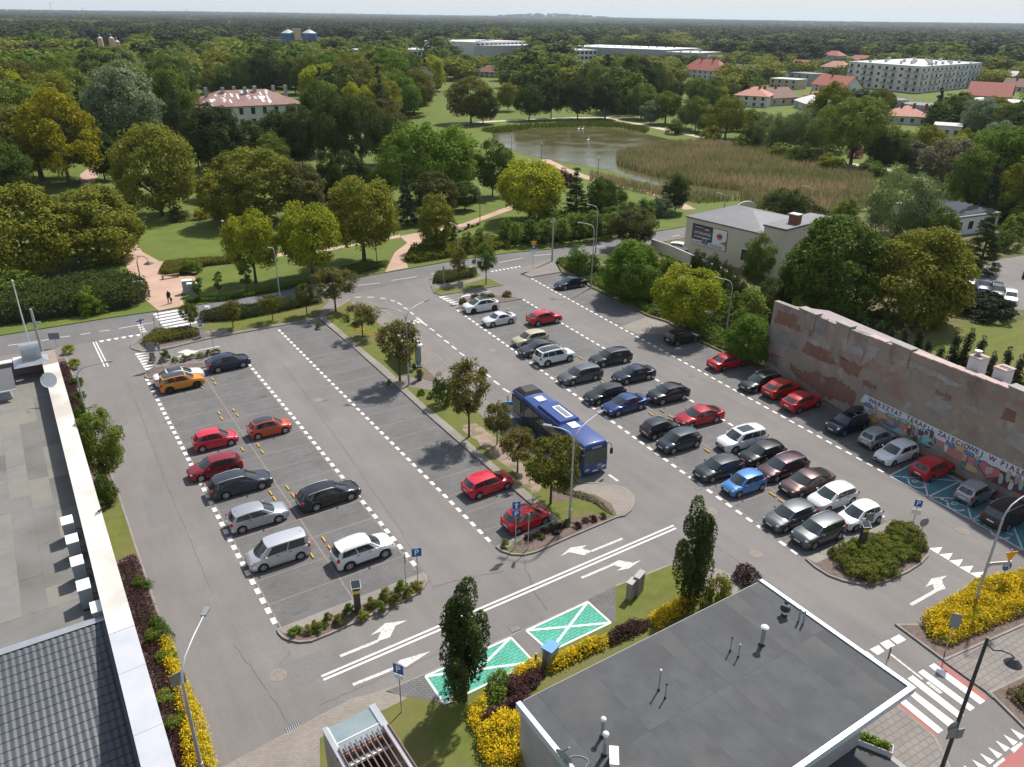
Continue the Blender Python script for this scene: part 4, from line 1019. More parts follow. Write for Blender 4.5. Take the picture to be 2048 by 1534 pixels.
leaf_mass('shrub_bed','big golden shrub bed in the corner by the crossing','shrub bed',[(1838,1245),(1862,1225),(1910,1200),(1950,1170),(2050,1150),(2150,1160),(2160,1190),(2000,1250),(1900,1295),(1860,1285)],1.0,'gold',800,0.06,z=0.12,bump=0.6)
leaf_mass('shrub_bed','brownish shrub bed right of the crossing','shrub bed',[(2005,1390),(2060,1370),(2200,1330),(2200,1450),(2060,1440)],0.7,'brown',420,0.06,z=0.12,bump=0.6)
for k,(q,lf,h,lb)in enumerate([(zb5((745,860),(850,760),(850,900),(800,1000),(760,950)),'gold',1.0,'narrow golden shrub left of the purple ones by the flat roof'),(zb5((800,1010),(960,860),(1080,930),(1140,1060),(1150,1200),(900,1250),(820,1120)),'gold',1.5,'large golden shrub nearest to the kiosk'),
 (zb5((830,890),(960,830),(1080,740),(1120,800),(1100,900),(1000,860),(860,980)),'purple',1.1,'purple shrub group at the corner of the flat roofed building'),(zb5((850,700),(950,640),(1010,690),(960,800),(880,820)),'weed',1.1,'green shrub between columnar tree and purple shrubs'),
 (zb5((980,650),(1100,580),(1180,560),(1160,640),(1040,690)),'gold',0.8,'small golden shrub at the edge of the near charging bay'),(zb5((960,690),(1150,620),(1200,640),(1150,720),(1000,800)),'purple',0.8,'low purple shrub strip between the golden shrubs'),
 (zb5((1190,580),(1300,520),(1480,450),(1570,440),(1560,480),(1400,560),(1240,640)),'gold',0.95,'long golden shrub row behind the charging post'),(zb5((1560,420),(1700,340),(1820,340),(1780,390),(1580,480)),'purple',0.9,'purple shrub row between two golden ones'),
 (zb5((1795,320),(1900,250),(2050,190),(2120,180),(2050,260),(1860,380)),'gold',1.0,'golden shrub row beside the second columnar tree'),(zb6((330,80),(380,20),(480,60),(520,100),(400,130)),'purple',1.0,'purple leaved shrub at the far corner of the flat roof')]):
 leaf_mass('shrub_bed',lb,'shrub bed',q,h,lf,700,0.065,z=0.12,bump=0.7,seed=40+k)
# round shrubs one by one
for i,q in enumerate([(520,1120),(600,1070),(690,1055),(780,1025),(870,1000),(960,975),(1040,960),(1110,930),(560,1180),(640,1130),(730,1110),(820,1085),(910,1060),(1000,1030),(1080,1000),(1150,985),(600,1230),(680,1190),(770,1160),(860,1140),(950,1110),(1040,1085),(1130,1060),(1190,1040),(670,1265),(760,1240),(850,1215),(940,1185),(1030,1150),(1120,1120),(760,1290),(850,1275),(940,1240),(1000,900),(1040,915)]):
 p=at(*c6_(q)[0],0.12)
 plant('mound','spiraea_shrub','rounded olive green shrub in the dense bed behind the parking meter','shrub',p+Vector((rnd.uniform(-.1,.1),rnd.uniform(-.1,.1),0)),rnd.uniform(.75,1.0),rnd.uniform(1.35,1.7),None,'shrubs in the right end island',trunk=False)
for i,q in enumerate([(910,1265),(1010,1245),(1060,1215),(1110,1235),(1180,1160),(1270,1170),(1350,1085),(1450,1125),(1520,1035),(1600,1075),(1660,965),(1740,1000),(1780,915),(1850,940),(1900,880)]):
 p=at(*cB(q)[0],0.12)
 plant('tuft','small_shrub','small green shrub in the bark bed at the end of the left rows','shrub',p,rnd.uniform(.5,.95),rnd.uniform(.75,1.15),('weed','spirea','olive')[i%3],'shrubs in the left end island',trunk=False)
for i,q in enumerate([(150,335),(230,340),(250,325),(330,345),(400,325),(470,310),(540,295),(610,282),(660,270)]):
 p=at(*cA(q)[0],0.12)
 plant('tuft','small_shrub','small shrub in the islet beside the white and orange cars','shrub',p,1.3 if i==2 else rnd.uniform(.45,.7),rnd.uniform(.9,1.3),('weed','olive','spirea')[i%3],'shrubs in the small islet',trunk=False)
for i,q in enumerate([(720,605),(790,580),(840,572),(880,575),(980,562)]):
 p=at(*z5(q)[0],0.12)
 plant('mound','small_shrub','small shrub in the islet behind the white car with black roof','shrub',p,rnd.uniform(.6,.85),rnd.uniform(1.2,1.6),('olive','brown')[i%2],'shrubs behind the white car',trunk=False)
for i,q in enumerate([(1180,1130),(1240,1110),(1300,1080),(1360,1055),(1430,1040),(1500,1020),(1570,1040),(1640,1000),(1700,985),(1780,960),(1400,1090),(1280,1130)]):
 p=at(*c3_(q)[0],0.13)
 plant('tuft','small_shrub','low reddish shrub along the lower edge of the median','shrub',p,rnd.uniform(.3,.5),rnd.uniform(.6,.9),('purple','brown')[i%2],'shrubs at the median end',trunk=False)
for i,(px,py)in enumerate([(842,790),(860,795),(1030,1028),(838,752),(835,735),(640,655),(1012,1092),(780,770)]):
 plant('tuft','small_shrub','low green shrub in the grass of the median','shrub',at(px,py,0.12),rnd.uniform(.5,.8),rnd.uniform(.8,1.3),'weed','shrubs on the median',trunk=False)
for i,(px,py,lf)in enumerate([(155,770,'weed'),(150,735,'lime'),(160,800,'weed'),(138,705,'lime'),(310,1285,'green'),(352,1450,'weed'),(340,1400,'weed'),(285,1175,'weed'),(332,1320,'weed')]):
 plant('bush1','small_shrub','green shrub in the bed along the left parapet','shrub',at(px,py,0.12),rnd.uniform(.7,1.1),rnd.uniform(1.0,1.5),lf,'shrubs along the left parapet',trunk=False)
# reeds round the pond
stuff(leaf_mass('reeds',None,None,[(1232,312),(1300,294),(1400,288),(1500,300),(1580,312),(1680,335),(1740,352),(1752,375),(1725,402),(1580,395),(1480,383),(1380,371),(1300,352),(1235,332)],2.2,'reed',9,0.1,z=0.1,bump=0.3,tall=1.1,core=False,seed=3))
stuff(leaf_mass('reeds',None,None,[(1180,348),(1260,368),(1330,382),(1420,392),(1480,402),(1400,408),(1330,398),(1250,380),(1180,362)],1.6,'reed',9,0.1,z=0.1,bump=0.4,tall=0.8,core=False,seed=4))
stuff(leaf_mass('reeds',None,None,[(1480,385),(1600,392),(1720,398),(1750,408),(1700,430),(1580,425),(1480,405)],1.6,'reed',9,0.1,z=0.1,bump=0.5,tall=0.9,core=False,seed=6))
stuff(leaf_mass('reeds',None,None,[(960,262),(1060,252),(1170,248),(1240,250),(1300,262),(1290,268),(1240,257),(1170,255),(1070,258),(985,268)],1.5,'grass',9,0.1,z=0.1,bump=0.5,tall=0.8,core=False,seed=8))
# buildings beyond the park
M['plaster_white']=mat('plaster_white',(0.62,0.61,0.59),(0.54,0.53,0.51),0.3,0.85)
M['plaster_grey']=mat('plaster_grey',(0.36,0.36,0.37),(0.31,0.31,0.32),0.3,0.8)
M['plaster_beige']=mat('plaster_beige',(0.5,0.43,0.32),(0.44,0.38,0.29),0.3,0.85)
M['plaster_cream']=mat('plaster_cream',(0.6,0.54,0.42),(0.54,0.48,0.375),0.35,0.9,bump=0.004,bscale=14)
M['roof_red']=mat('roof_red_tile',(0.42,0.13,0.09),(0.34,0.105,0.075),1.2,0.8)
M['roof_salmon']=mat('roof_salmon_tile',(0.48,0.22,0.16),(0.4,0.18,0.13),1.0,0.8)
M['roof_dark']=mat('roof_dark_tile',(0.19,0.085,0.065),(0.15,0.075,0.06),1.0,0.8)
M['roof_grey']=mat('roof_grey_sheet',(0.13,0.13,0.14),(0.1,0.1,0.107),0.7,0.6)
M['roof_pale']=mat('roof_pale_felt',(0.55,0.54,0.52),(0.47,0.46,0.45),0.2,0.8)
M['roof_white']=mat('roof_white_sheet',(0.75,0.74,0.72),(0.66,0.65,0.64),0.1,0.7)
M['glass_dark']=mat('window_glass',(0.03,0.036,0.042),None,rough=0.08,spec=0.6)
M['glass_green']=mat('balcony_glass',(0.2,0.29,0.27),None,rough=0.2)
M['frame_white']=mat('frame_white',(0.7,0.7,0.69),None,rough=0.5)
M['brick_red']=mat('brick_red',(0.26,0.09,0.06),(0.2,0.075,0.05),2.0,0.9)
M['rust_roof']=mat('rusty_roof',(0.2,0.1,0.085),(0.26,0.15,0.125),0.4,0.75)
M['zinc']=mat('zinc_sheet',(0.5,0.5,0.5),(0.42,0.42,0.43),0.8,0.45,metal=0.3)
M['tank_blue']=mat('tank_blue',(0.02,0.12,0.3),(0.025,0.1,0.26),0.1,0.5)
M['silo_tan']=mat('silo_tan',(0.62,0.43,0.22),(0.55,0.38,0.2),0.2,0.7)
M['concrete']=mat('concrete',(0.4,0.39,0.37),(0.33,0.32,0.31),0.6,0.9)
_win={}
def window_parts(parent,c,ux,w,h,frame=True):
 """a framed window set in the wall: frame part, pane its sub-part; c centre on the wall plane, ux along the wall"""
 key=(round(w,2),round(h,2))
 if key not in _win:
  f=MB().box((-w/2-.08,-.06,-h/2-.08),(w/2+.08,.02,h/2+.08))
  p=MB().box((-w/2,-.085,-h/2),(w/2,-.062,h/2))
  _win[key]=(f.mesh('window',M['frame_white']),p.mesh('pane',M['glass_dark']))
 rz=math.atan2(ux.y,ux.x)
 f=ob('window',_win[key][0],parent,c,rz)
 ob('pane',_win[key][1],f)
 return f
FOOT=[]
def block(name,label,cat,a,b,dep,top,wall,roof,kind='flat',ridge=None,rows=0,cols=0,ww=1.2,wh=1.4,chim=0,group=None,parapet=0.5,side_cols=0,over=0.5):
 """a building whose front foot runs from photo point a to b, going `dep` metres back"""
 A,Bp=at(*a),at(*b)
 ux=(Bp-A);L=ux.length;ux.normalize();uy=Vector((-ux.y,ux.x,0))
 H=rise(A,top)
 t=thing(name,label,cat,A,math.atan2(ux.y,ux.x),group)
 FOOT.append([A-ux*2-uy*2,Bp+ux*2-uy*2,Bp+ux*2+uy*(dep+2),A-ux*2+uy*(dep+2)])
 MB().box((0,0,-0.2),(L,dep,H)).build('walls',M[wall],t)
 if kind=='flat':
  mb=MB().box((-.15,-.15,H+.004),(L+.15,dep+.15,H+.25))
  mb.build('roof',M[roof],t)
  if L>25:
   for k in range(int(L/9)):
    MB().box((0,0,0),(1.6,1.2,1.1)).build('roof_unit',M['zinc'],t,(4+k*8.3%max(1,L-6),2+(k*3.7)%max(1,dep-4),H+.25))
 else:
  R=rise(A+uy*dep*0.5,ridge)if ridge else H+dep*0.35
  R=max(R,H+1.2)
  o=over;hip=dep*0.5 if kind=='hip' else-0.0
  v=[(-o,-o,H-.15),(L+o,-o,H-.15),(L+o,dep+o,H-.15),(-o,dep+o,H-.15),(hip-(o if not hip else 0),dep/2,R),(L-hip+(o if not hip else 0),dep/2,R)]
  th=0.18
  v2=[(x,y,z+th)for x,y,z in v]
  mb=MB()
  mb.add(v2,[(0,1,5,4),(2,3,4,5),(1,2,5),(3,0,4)]if hip else[(0,1,5,4),(2,3,4,5)])
  mb.add(v,[(4,5,1,0),(5,4,3,2)]+([(5,2,1),(4,0,3)]if hip else[]))
  mb.add(v+v2,[(0,1,7,6),(1,2,8,7),(2,3,9,8),(3,0,6,9)]if hip else[(0,1,7,6),(2,3,9,8),(1,5,11,7),(5,2,8,11),(3,4,10,9),(4,0,6,10)])
  rf=mb.build('roof',M[roof],t)
  if not hip:
   g=MB().add([(0,0,H),(0,dep,H),(0,dep/2,R),(0.2,0,H),(0.2,dep,H),(0.2,dep/2,R)],[(0,2,1),(3,4,5),(0,3,5,2),(1,2,5,4)])
   g.add([(L,0,H),(L,dep,H),(L,dep/2,R),(L-.2,0,H),(L-.2,dep,H),(L-.2,dep/2,R)],[(0,1,2),(3,5,4),(0,2,5,3),(1,4,5,2)])
   g.build('gable',M[wall],t)
  for k in range(chim):
   x=L*(0.35+0.3*k)
   c=MB().box((x-.45,dep/2-.4-.5,R-1.2),(x+.45,dep/2+.4-.5,R+1.1))
   c.build('chimney',M['brick_red'],rf)
 if rows:
  for i in range(rows):
   z=H*(i+0.55)/rows
   for j in range(cols):
    window_parts(t,Vector((L*(j+0.5)/cols,0,z)),Vector((1,0,0)),min(ww,L/cols*0.7),min(wh,H/rows*0.6))
   for j in range(side_cols):
    q=Vector((0,dep*(j+0.5)/side_cols,z))
    window_parts(t,q,Vector((0,-1,0)),min(ww,dep/side_cols*0.7),min(wh,H/rows*0.6))
 return t,L,H
def apartments():
 A,K,Bq=at(1690,172),at(1833,187),at(1952,174);H=rise(K,134);D=A+Bq-K
 t=thing('apartment_building','long white apartment block with flat roof, sharp corner and glazed balconies','building',K)
 q=[v-K for v in(A,K,Bq,D)];FOOT.append([A,K,Bq,D])
 MB().prism([(v.x,v.y)for v in q],-.2,H).build('walls',M['plaster_white'],t);MB().prism([(v.x*1.004,v.y*1.004)for v in offset_poly(q,-.2)],H+.004,H+.3).build('roof',M['roof_pale'],t)
 for a,b,n in((q[0],q[1],10),(q[1],q[2],14)):
  u=(b-a).normalized();L=(b-a).length;o=Vector((u.y,-u.x,0));rz=math.atan2(u.y,u.x)
  for i in range(4):
   for j in range(n):
    c=a+u*L*(j+.5)/n;window_parts(t,Vector((c.x,c.y,H*(i+.5)/4)),u,1.7,1.5)
    if i and j%3!=1:
     bl=MB().box((-1.6,-1.3,-.1),(1.6,-.02,.08)).build('balcony',M['plaster_white'],t,(c.x,c.y,H*i/4),rz);MB().box((-1.6,-1.33,.1),(1.6,-1.28,1.0)).build('balcony_glass',M['glass_green'],bl)
 r=random.Random(2)
 for k in range(26):
  c=q[0].lerp(q[1],r.random())+(q[2]-q[1])*r.uniform(.05,.9)
  MB().box((-.7,-.6,0),(.7,.6,r.uniform(.8,1.9))).build('roof_unit',M['zinc' if k%2 else 'plaster_white'],t,(c.x,c.y,H+.3),r.random())
apartments()
HOUSES=[((1362,154),(1437,160),14,138,'plaster_white','roof_red','hip',117,2,7,4,'long white house with red hipped roof and row of dormers'),((1466,212),(1532,216),13,190,'plaster_white','roof_salmon','hip',172,2,4,2,'white two storey house with salmon hipped roof beside the dark roofed one'),
 ((1520,214),(1592,210),13,198,'plaster_beige','roof_dark','gable',177,1,4,2,'house with steep dark red gable roof next to the salmon roofed house'),((1622,180),(1686,188),12,168,'plaster_white','roof_red','gable',148,2,3,1,'white gabled house with bright red roof left of the apartment block'),
 ((1772,248),(1853,252),13,231,'plaster_white','roof_salmon','hip',210,1,4,3,'white villa with salmon roof in front of the round tanks'),((1932,198),(2018,203),15,190,'plaster_beige','roof_red','gable',163,1,5,0,'house with tall bright red roof at the right edge'),
 ((2015,266),(2090,272),12,253,'plaster_cream','roof_dark','hip',233,1,4,1,'cream house with dark red roof cut by the right edge'),((1537,176),(1592,180),12,157,'plaster_beige','roof_pale','flat',None,2,4,0,'beige flat roofed house behind the dark red gable'),
 ((1508,158),(1560,161),12,143,'plaster_beige','roof_pale','flat',None,1,4,0,'low beige flat house with pale roof'),((1575,168),(1620,173),12,145,'plaster_grey','roof_grey','flat',None,2,3,0,'grey cube house left of the red gabled one'),((1638,150),(1690,153),12,133,'plaster_grey','roof_salmon','hip',121,2,4,0,'grey house with pinkish hipped roof above the apartment block'),
 ((1862,276),(1918,280),10,251,'plaster_white','roof_pale','flat',None,1,3,0,'small white flat roofed house among the trees'),((1460,150),(1502,153),11,141,'plaster_white','roof_grey','gable',128,1,3,1,'white house with grey gable roof'),((948,154),(990,156),12,143,'plaster_cream','roof_dark','hip',130,2,4,1,'cream house with brown hipped roof behind the meadow trees'),
 ((1643,118),(1675,120),12,110,'plaster_white','roof_red','hip',101,1,3,0,'far small house with red roof between spruces'),((1412,132),(1440,133),12,122,'plaster_white','roof_grey','gable',110,1,2,0,'white house with grey roof behind the dormer house'),
 ((1700,127),(1738,129),12,120,'plaster_white','roof_red','gable',110,1,3,0,'far house with red gable roof left of the apartment roof'),((1588,214),(1626,228),14,200,'plaster_white','roof_pale','gable',190,1,3,0,'pale roofed outbuilding beside the dark red gable'),
 ((1958,110),(2010,112),14,98,'plaster_grey','roof_grey','flat',None,2,5,0,'far grey block at the right horizon'),((1930,122),(1965,124),12,115,'plaster_white','roof_dark','gable',106,1,3,0,'far house with dark roof near the grey block'),((1782,122),(1812,123),12,116,'plaster_white','roof_salmon','gable',108,1,3,0,'far salmon roofed house above the left part of the apartment roof'),
 ((1816,122),(1850,124),12,117,'plaster_cream','roof_salmon','hip',110,1,3,0,'far salmon roofed house above the middle of the apartment roof'),((1578,140),(1608,142),12,132,'plaster_white','roof_red','gable',119,1,3,0,'small house with steep red roof among dark spruces'),
 ((1488,130),(1520,131),12,123,'plaster_white','roof_grey','gable',113,1,3,0,'pale house with grey gable right of the dormer house'),((1408,172),(1434,174),10,165,'plaster_white','roof_red','hip',152,1,2,0,'small red roofed house in front of the dormer house'),
 ((1700,245),(1740,250),11,232,'plaster_beige','roof_grey','hip',218,1,3,0,'beige house with grey roof left of the salmon villa'),((2000,182),(2060,186),13,172,'plaster_white','roof_dark','gable',156,1,4,1,'white house with brown gable at the right edge behind the bright red roof'),
 ((1965,160),(2030,163),13,150,'plaster_grey','roof_grey','gable',140,1,4,0,'grey house with grey roof right of the apartment block'),((1606,198),(1650,204),11,190,'plaster_white','roof_red','hip',178,1,3,1,'low house with red roof between the dark gable and the apartment block'),
 ]
for a,b,dep,top,w,r,k,ridge,rows,cols,chim,lb in HOUSES:
 block('house',lb,'house',a,b,dep,top,w,r,k,ridge,rows,cols,chim=chim,side_cols=2 if rows else 0)
block('storage_hall','long low grey hall with pale roof in front of the red house','building',(1928,218),(2030,226),18,200,'plaster_grey','roof_pale')
block('office_building','white factory office with rounded roof, the grey fronted left part','building',(897,114),(951,119),70,88,'plaster_grey','roof_white',rows=2,cols=12,ww=2.5,wh=3)
block('office_building','white three storey factory office with ribbon windows','building',(952,119),(1052,114),60,85,'plaster_white','roof_pale',rows=3,cols=12,ww=6,wh=2)
block('office_building','small white office with tall glass stair beside the dark spruces','building',(1133,132),(1193,131),30,101,'plaster_white','roof_pale',rows=3,cols=7,ww=3,wh=2)
block('factory_hall','very long grey factory hall with pale roof','building',(1120,104),(1330,113),80,92,'plaster_grey','roof_white')
block('factory_hall','white roofed hall at the right end of the factory','building',(1330,116),(1400,119),50,104,'plaster_grey','roof_pale')
block('factory_hall','white hall right of the long grey one','building',(1345,108),(1388,110),50,99,'plaster_white','roof_white')
block('factory_hall','white roofed workshop left of the factory office','building',(803,116),(868,117),40,99,'plaster_white','roof_white',rows=1,cols=8,ww=4,wh=3)
block('factory_hall','blue and white hall far left of the factory','building',(685,114),(742,116),40,99,'plaster_white','roof_pale',rows=2,cols=7,ww=4,wh=3)
bt,bL,bH=block('barn','long barn with pink and white striped roof in the far wood','barn',(372,146),(442,150),20,133,'plaster_grey','roof_salmon','gable',122)
mt,mL,mH=block('manor_house','old manor with rusty patched hipped roof and many chimneys in the wood','house',(402,262),(612,250),19,216,'plaster_white','rust_roof','hip',184,2,9,ww=1.3,wh=2.2,side_cols=4)
mr_=random.Random(5)
mroof=[c for c in mt.children if c.name.startswith('roof')][0]
mR=max(v.co.z for v in mroof.data.vertices)
for i in range(46):
 u=mr_.uniform(0.04,0.72);v=mr_.uniform(0.05,0.9)
 x0=9.5*v*0+u*mL;y0=v*9.5;sl=(mR-mH)/9.5
 if x0<y0+0.8 or x0+1>mL-y0:continue
 w,h=mr_.choice((0.5,0.6,1.0)),mr_.uniform(0.6,2.4)
 z=lambda y:mH-0.15+0.2+(y+0.5)*(mR-0.18-mH+0.15)/(9.5+0.5)
 y1=min(y0+h,9.2)
 MB().add([(x0,y0,z(y0)),(x0+w,y0,z(y0)),(x0+w,y1,z(y1)),(x0,y1,z(y1))],[(0,1,2,3)]).build('roof_sheet',M['roof_white' if mr_.random()<.7 else 'zinc'],mt)
for x,y in((mL*.3,8),(mL*.42,10),(mL*.5,7),(mL*.6,8),(mL*.62,10),(mL*.8,10),(mL*.92,9.8),(mL*.15,9)):
 MB().box((x-.5,y-.4,mR-3),(x+.5,y+.4,mR+1.0)).build('chimney',M['concrete'],mroof)
def drum(name,label,cat,px,py,wpx,top,m,dome=0.0,group=None,rail=False):
 b=at(px,py);r=wpx*depth(b)/FPX/2;b=at(px,py)+Vector((_fw.x,_fw.y,0)).normalized()*r
 h=rise(b,top)
 t=thing(name,label,cat,b,0,group)
 MB().cyl((0,0,0),(0,0,h),r,r,28).build('shell',M[m],t,smooth=40)
 if dome:
  MB().cyl((0,0,h),(0,0,h+dome),r*0.98,r*0.12,28).build('dome',M['zinc'],t,smooth=40)
  MB().cyl((0,0,h+dome),(0,0,h+dome+2.5),0.4,0.3,8).build('vent',M['zinc'],t)
 if rail:
  mb=MB()
  for k in range(24):
   a=2*math.pi*k/24;mb.cyl((r*math.cos(a),r*math.sin(a),h),(r*math.cos(a),r*math.sin(a),h+1.1),0.04,n=4)
  for k in range(24):
   a,a2=2*math.pi*k/24,2*math.pi*(k+1)/24
   mb.cyl((r*math.cos(a),r*math.sin(a),h+1.1),(r*math.cos(a2),r*math.sin(a2),h+1.1),0.05,n=4)
  mb.build('railing',M['zinc'],t)
  MB().cyl((0,0,h+.01),(0,0,h+.1),r*0.96,n=28).build('cover',M['roof_grey'],t)
 FOOT.append([b+Vector((math.cos(a),math.sin(a),0))*(r+2)for a in[k*math.pi/4 for k in range(8)]])
 return t
drum('water_tank','wide pale concrete tank with railing behind the salmon roofed villa','tank',1857,240,76,208,'plaster_grey',rail=True)
drum('water_tank','pale concrete tank left of the widest one','tank',1795,216,60,198,'plaster_grey',rail=True)
drum('water_tank','low concrete tank right of the widest one','tank',1925,242,66,222,'plaster_grey',rail=True)
drum('storage_tank','left one of the two far blue tanks','tank',575,88,30,66,'tank_blue',4.0)
drum('storage_tank','right one of the two far blue tanks','tank',617,88,29,66,'tank_blue',4.0)
b=at(596,88);h=rise(b,58)
t=thing('stair_tower','orange stair tower between the two far blue tanks','tower',b)
MB().box((-4,-4,0),(4,4,h)).build('shaft',M['silo_tan'],t);MB().box((-4.4,-4.4,h),(4.4,4.4,h+.5)).build('cap',M['zinc'],t)
for px,py,top,lb in((203,108,76,'leftmost tan silo beyond the wood'),(226,110,76,'middle tan silo beyond the wood'),(237,114,83,'rightmost tan silo beyond the wood, nearest of the three')):
 drum('silo',lb,'silo',px,py,10,top,'silo_tan',1.2)
for px,y0,y1,lb in((170,34,14,'thin chimney on the horizon above the tan silos'),(377,34,16,'thin chimney on the horizon above the manor'),(108,30,0,'tallest lattice mast at the left horizon'),(1605,48,28,'thin mast on the right horizon, left of two'),(1647,48,26,'thin mast on the right horizon, right of two'),(777,38,18,'thin mast on the horizon above the bright far tree'),(1636,82,60,'thin pole mast between the far red roofs')):
 b=at(px,max(y0,46));h=rise(b,y1)
 t=thing('mast',lb,'mast',b)
 w=0.5*depth(b)/FPX
 MB().cyl((0,0,0),(0,0,h),w,w*.5,6).build('pole',M['concrete'],t)
 MB().cyl((0,0,h*.9),(0,0,h*.93),w*1.6,n=6).build('platform',M['zinc'],t)
# hill on the horizon
def far_z(x,y):
 r=math.hypot(x,y);t=min(1,max(0,(r-3500)/9000));t=t*t*(3-2*t)
 z=t*(34+14*noise.noise(Vector((x*.0003,y*.0003,.5))))
 c=Vector((at(1100,60).x,at(1100,60).y)).normalized()*10500
 d=math.hypot(x-c.x,y-c.y)/620
 return z+42*math.exp(-d*d)-.05
def hills():
 mb=MB();na,nr=360,40;vs=[]
 for j in range(nr):
  r=3000*(6.3**(j/(nr-1)))
  for i in range(na):
   a=2*math.pi*i/na;vs.append((r*math.sin(a),r*math.cos(a),far_z(r*math.sin(a),r*math.cos(a))))
 mb.add(vs,[(j*na+i,(j+1)*na+i,(j+1)*na+(i+1)%na,j*na+(i+1)%na)[::-1]for j in range(nr-1)for i in range(na)])
 return struct(mb.build('hills',M['far_ground'],smooth=180))
hills()
# trees of the wood one by one, the rest of the woodland as a mass
KEEP=[[(355,195),(640,190),(650,330),(370,330)],[(880,165),(1010,158),(1060,190),(1240,236),(1240,255),(880,255),(820,240),(860,210)],[(930,238),(1250,232),(1420,270),(1700,325),(1850,350),(1900,400),(1850,440),(1480,430),(1200,380),(1000,330)],
 [(1655,168),(1965,165),(1985,208),(1830,214),(1660,200)],[(1355,140),(1445,140),(1445,176),(1355,170)],[(1455,205),(1600,195),(1640,235),(1590,245),(1460,238)],[(1612,172),(1692,176),(1692,206),(1612,200)],[(1762,238),(1860,236),(1870,262),(1765,272)],
 [(1920,190),(2048,190),(2048,240),(1780,236),(1780,210)],[(1850,262),(1930,268),(1930,292),(1850,292)],[(1500,168),(1625,165),(1625,192),(1500,192)],[(1500,150),(1570,150),(1570,166),(1500,164)],[(890,100),(1060,100),(1060,128),(890,130)],[(1125,112),(1200,112),(1200,138),(1125,140)],[(1100,96),(1420,100),(1420,130),(1200,124)],
 [(795,104),(875,104),(875,122),(795,122)],[(680,102),(748,104),(748,120),(680,120)],[(362,136),(450,138),(450,158),(362,156)],[(190,96),(250,100),(250,122),(190,120)],[(540,78),(650,78),(650,98),(540,98)],[(520,140),(560,138),(560,180),(530,185)],[(940,140),(1000,140),(1000,165),(940,164)],[(180,68),(300,72),(300,84),(180,82)],
 [(1635,110),(1745,112),(1745,136),(1635,132)],[(1455,142),(1508,142),(1508,160),(1455,158)],[(1632,142),(1695,144),(1695,162),(1632,160)],[(1925,104),(2020,104),(2020,132),(1925,130)],]
CLEAR=[(885,1062,109),(1126,1200,123),(1195,1410,109),(795,878,111),(680,750,111),(362,448,141),(165,275,92),(515,668,82),(1655,1985,180),(1355,1445,156),(1460,1598,206),(1615,1692,183),(1765,1860,246),(1925,2060,197),(1500,1625,174),(945,995,151),(380,625,214),(1632,1745,117)]
def tallest(x,y,h):
 px,py=to_px((x,y,0));d=depth(Vector((x,y,0)))
 for a,b,row in CLEAR:
  if a<px<b and row<py<row+150:h=min(h,max(2.5,(py-row)/FPX*d))
 return h
ZONES=[[(-60,118),(900,112),(880,170),(830,232),(640,318),(420,350),(395,300),(205,320),(0,345),(-60,345)],[(900,118),(1350,124),(1430,172),(1250,228),(1050,152),(900,152)],[(1300,128),(2100,112),(2100,320),(1950,290),(1750,262),(1640,222),(1500,212),(1400,224),(1290,172)],
 [(1880,330),(2100,330),(2100,470),(1960,450),(1880,400)]]
FG=[[(p[0],p[1])for p in f]for f in FOOT]
def blocked(x,y):
 px,py=to_px((x,y,0))
 if any(inside(px,py,k)for k in KEEP):return True
 return any(inside(x,y,f)for f in FG)
sr=random.Random(77)
grid={}
def near(x,y,d):
 for tx,ty,tr in TREES:
  if(tx-x)**2+(ty-y)**2<(d+tr*0.45)**2:return True
 return False
WOOD=[('broad1','green','maple_tree'),('broad2','vivid','ash_tree'),('broad3','dark','chestnut_tree'),('oak1','olive','oak_tree'),('oak2','moss','lime_tree'),('broad1','silver','poplar_tree'),('spruce','pine','spruce_tree'),('round2','lime','birch_tree')]
made=0;RMAX=400.0
cand=[]
while len(cand)<16000:
 z=ZONES[sr.choice((0,0,1,2,2,2,3))]
 gp=pts(z)
 x=sr.uniform(min(p.x for p in gp),max(p.x for p in gp));y=sr.uniform(min(p.y for p in gp),max(p.y for p in gp))
 cand.append((x,y,z))
for x,y,z in cand:
 if made>=240:break
 if math.hypot(x,y)>RMAX:continue
 px,py=to_px((x,y,0))
 if not inside(px,py,z)or blocked(x,y)or near(x,y,4.6):continue
 k=sr.choices(range(8),(24,14,20,12,16,4,6 if z is ZONES[0]else 10,6))[0]
 key,lf,nm=WOOD[k]
 right=z in ZONES[2:]
 h=sr.uniform(8,14)if right else sr.uniform(14,21)
 h=tallest(x,y,h)
 w=h*sr.uniform(.7,.95)if key!='spruce' else h*sr.uniform(.32,.42)
 TREES.append((x,y,w/2))
 lab='%s %s %s'%(TONE[lf],nm.replace('_',' '),whereabouts(px,py));plant(key,nm,lab,'tree',Vector((x,y,0)),h,w,lf,lab)
 made+=1
for x,y,z in cand[::-1]:
 px,py=to_px((x,y,0))
 if made>=380:break
 if math.hypot(x,y)>330 or not inside(px,py,z)or blocked(x,y)or near(x,y,2.2):continue
 right=z in ZONES[2:];h=tallest(x,y,sr.uniform(2.5,6)if right else sr.uniform(3,7));w=h*sr.uniform(.9,1.4);TREES.append((x,y,w/2));k=sr.choice(('green','dark','weed','moss'))
 lab='%s leafy shrub growing under the trees %s'%(TONE[k],whereabouts(px,py));plant('bush2','shrub',lab,'shrub',Vector((x,y,0)),h,w,k,lab);made+=1
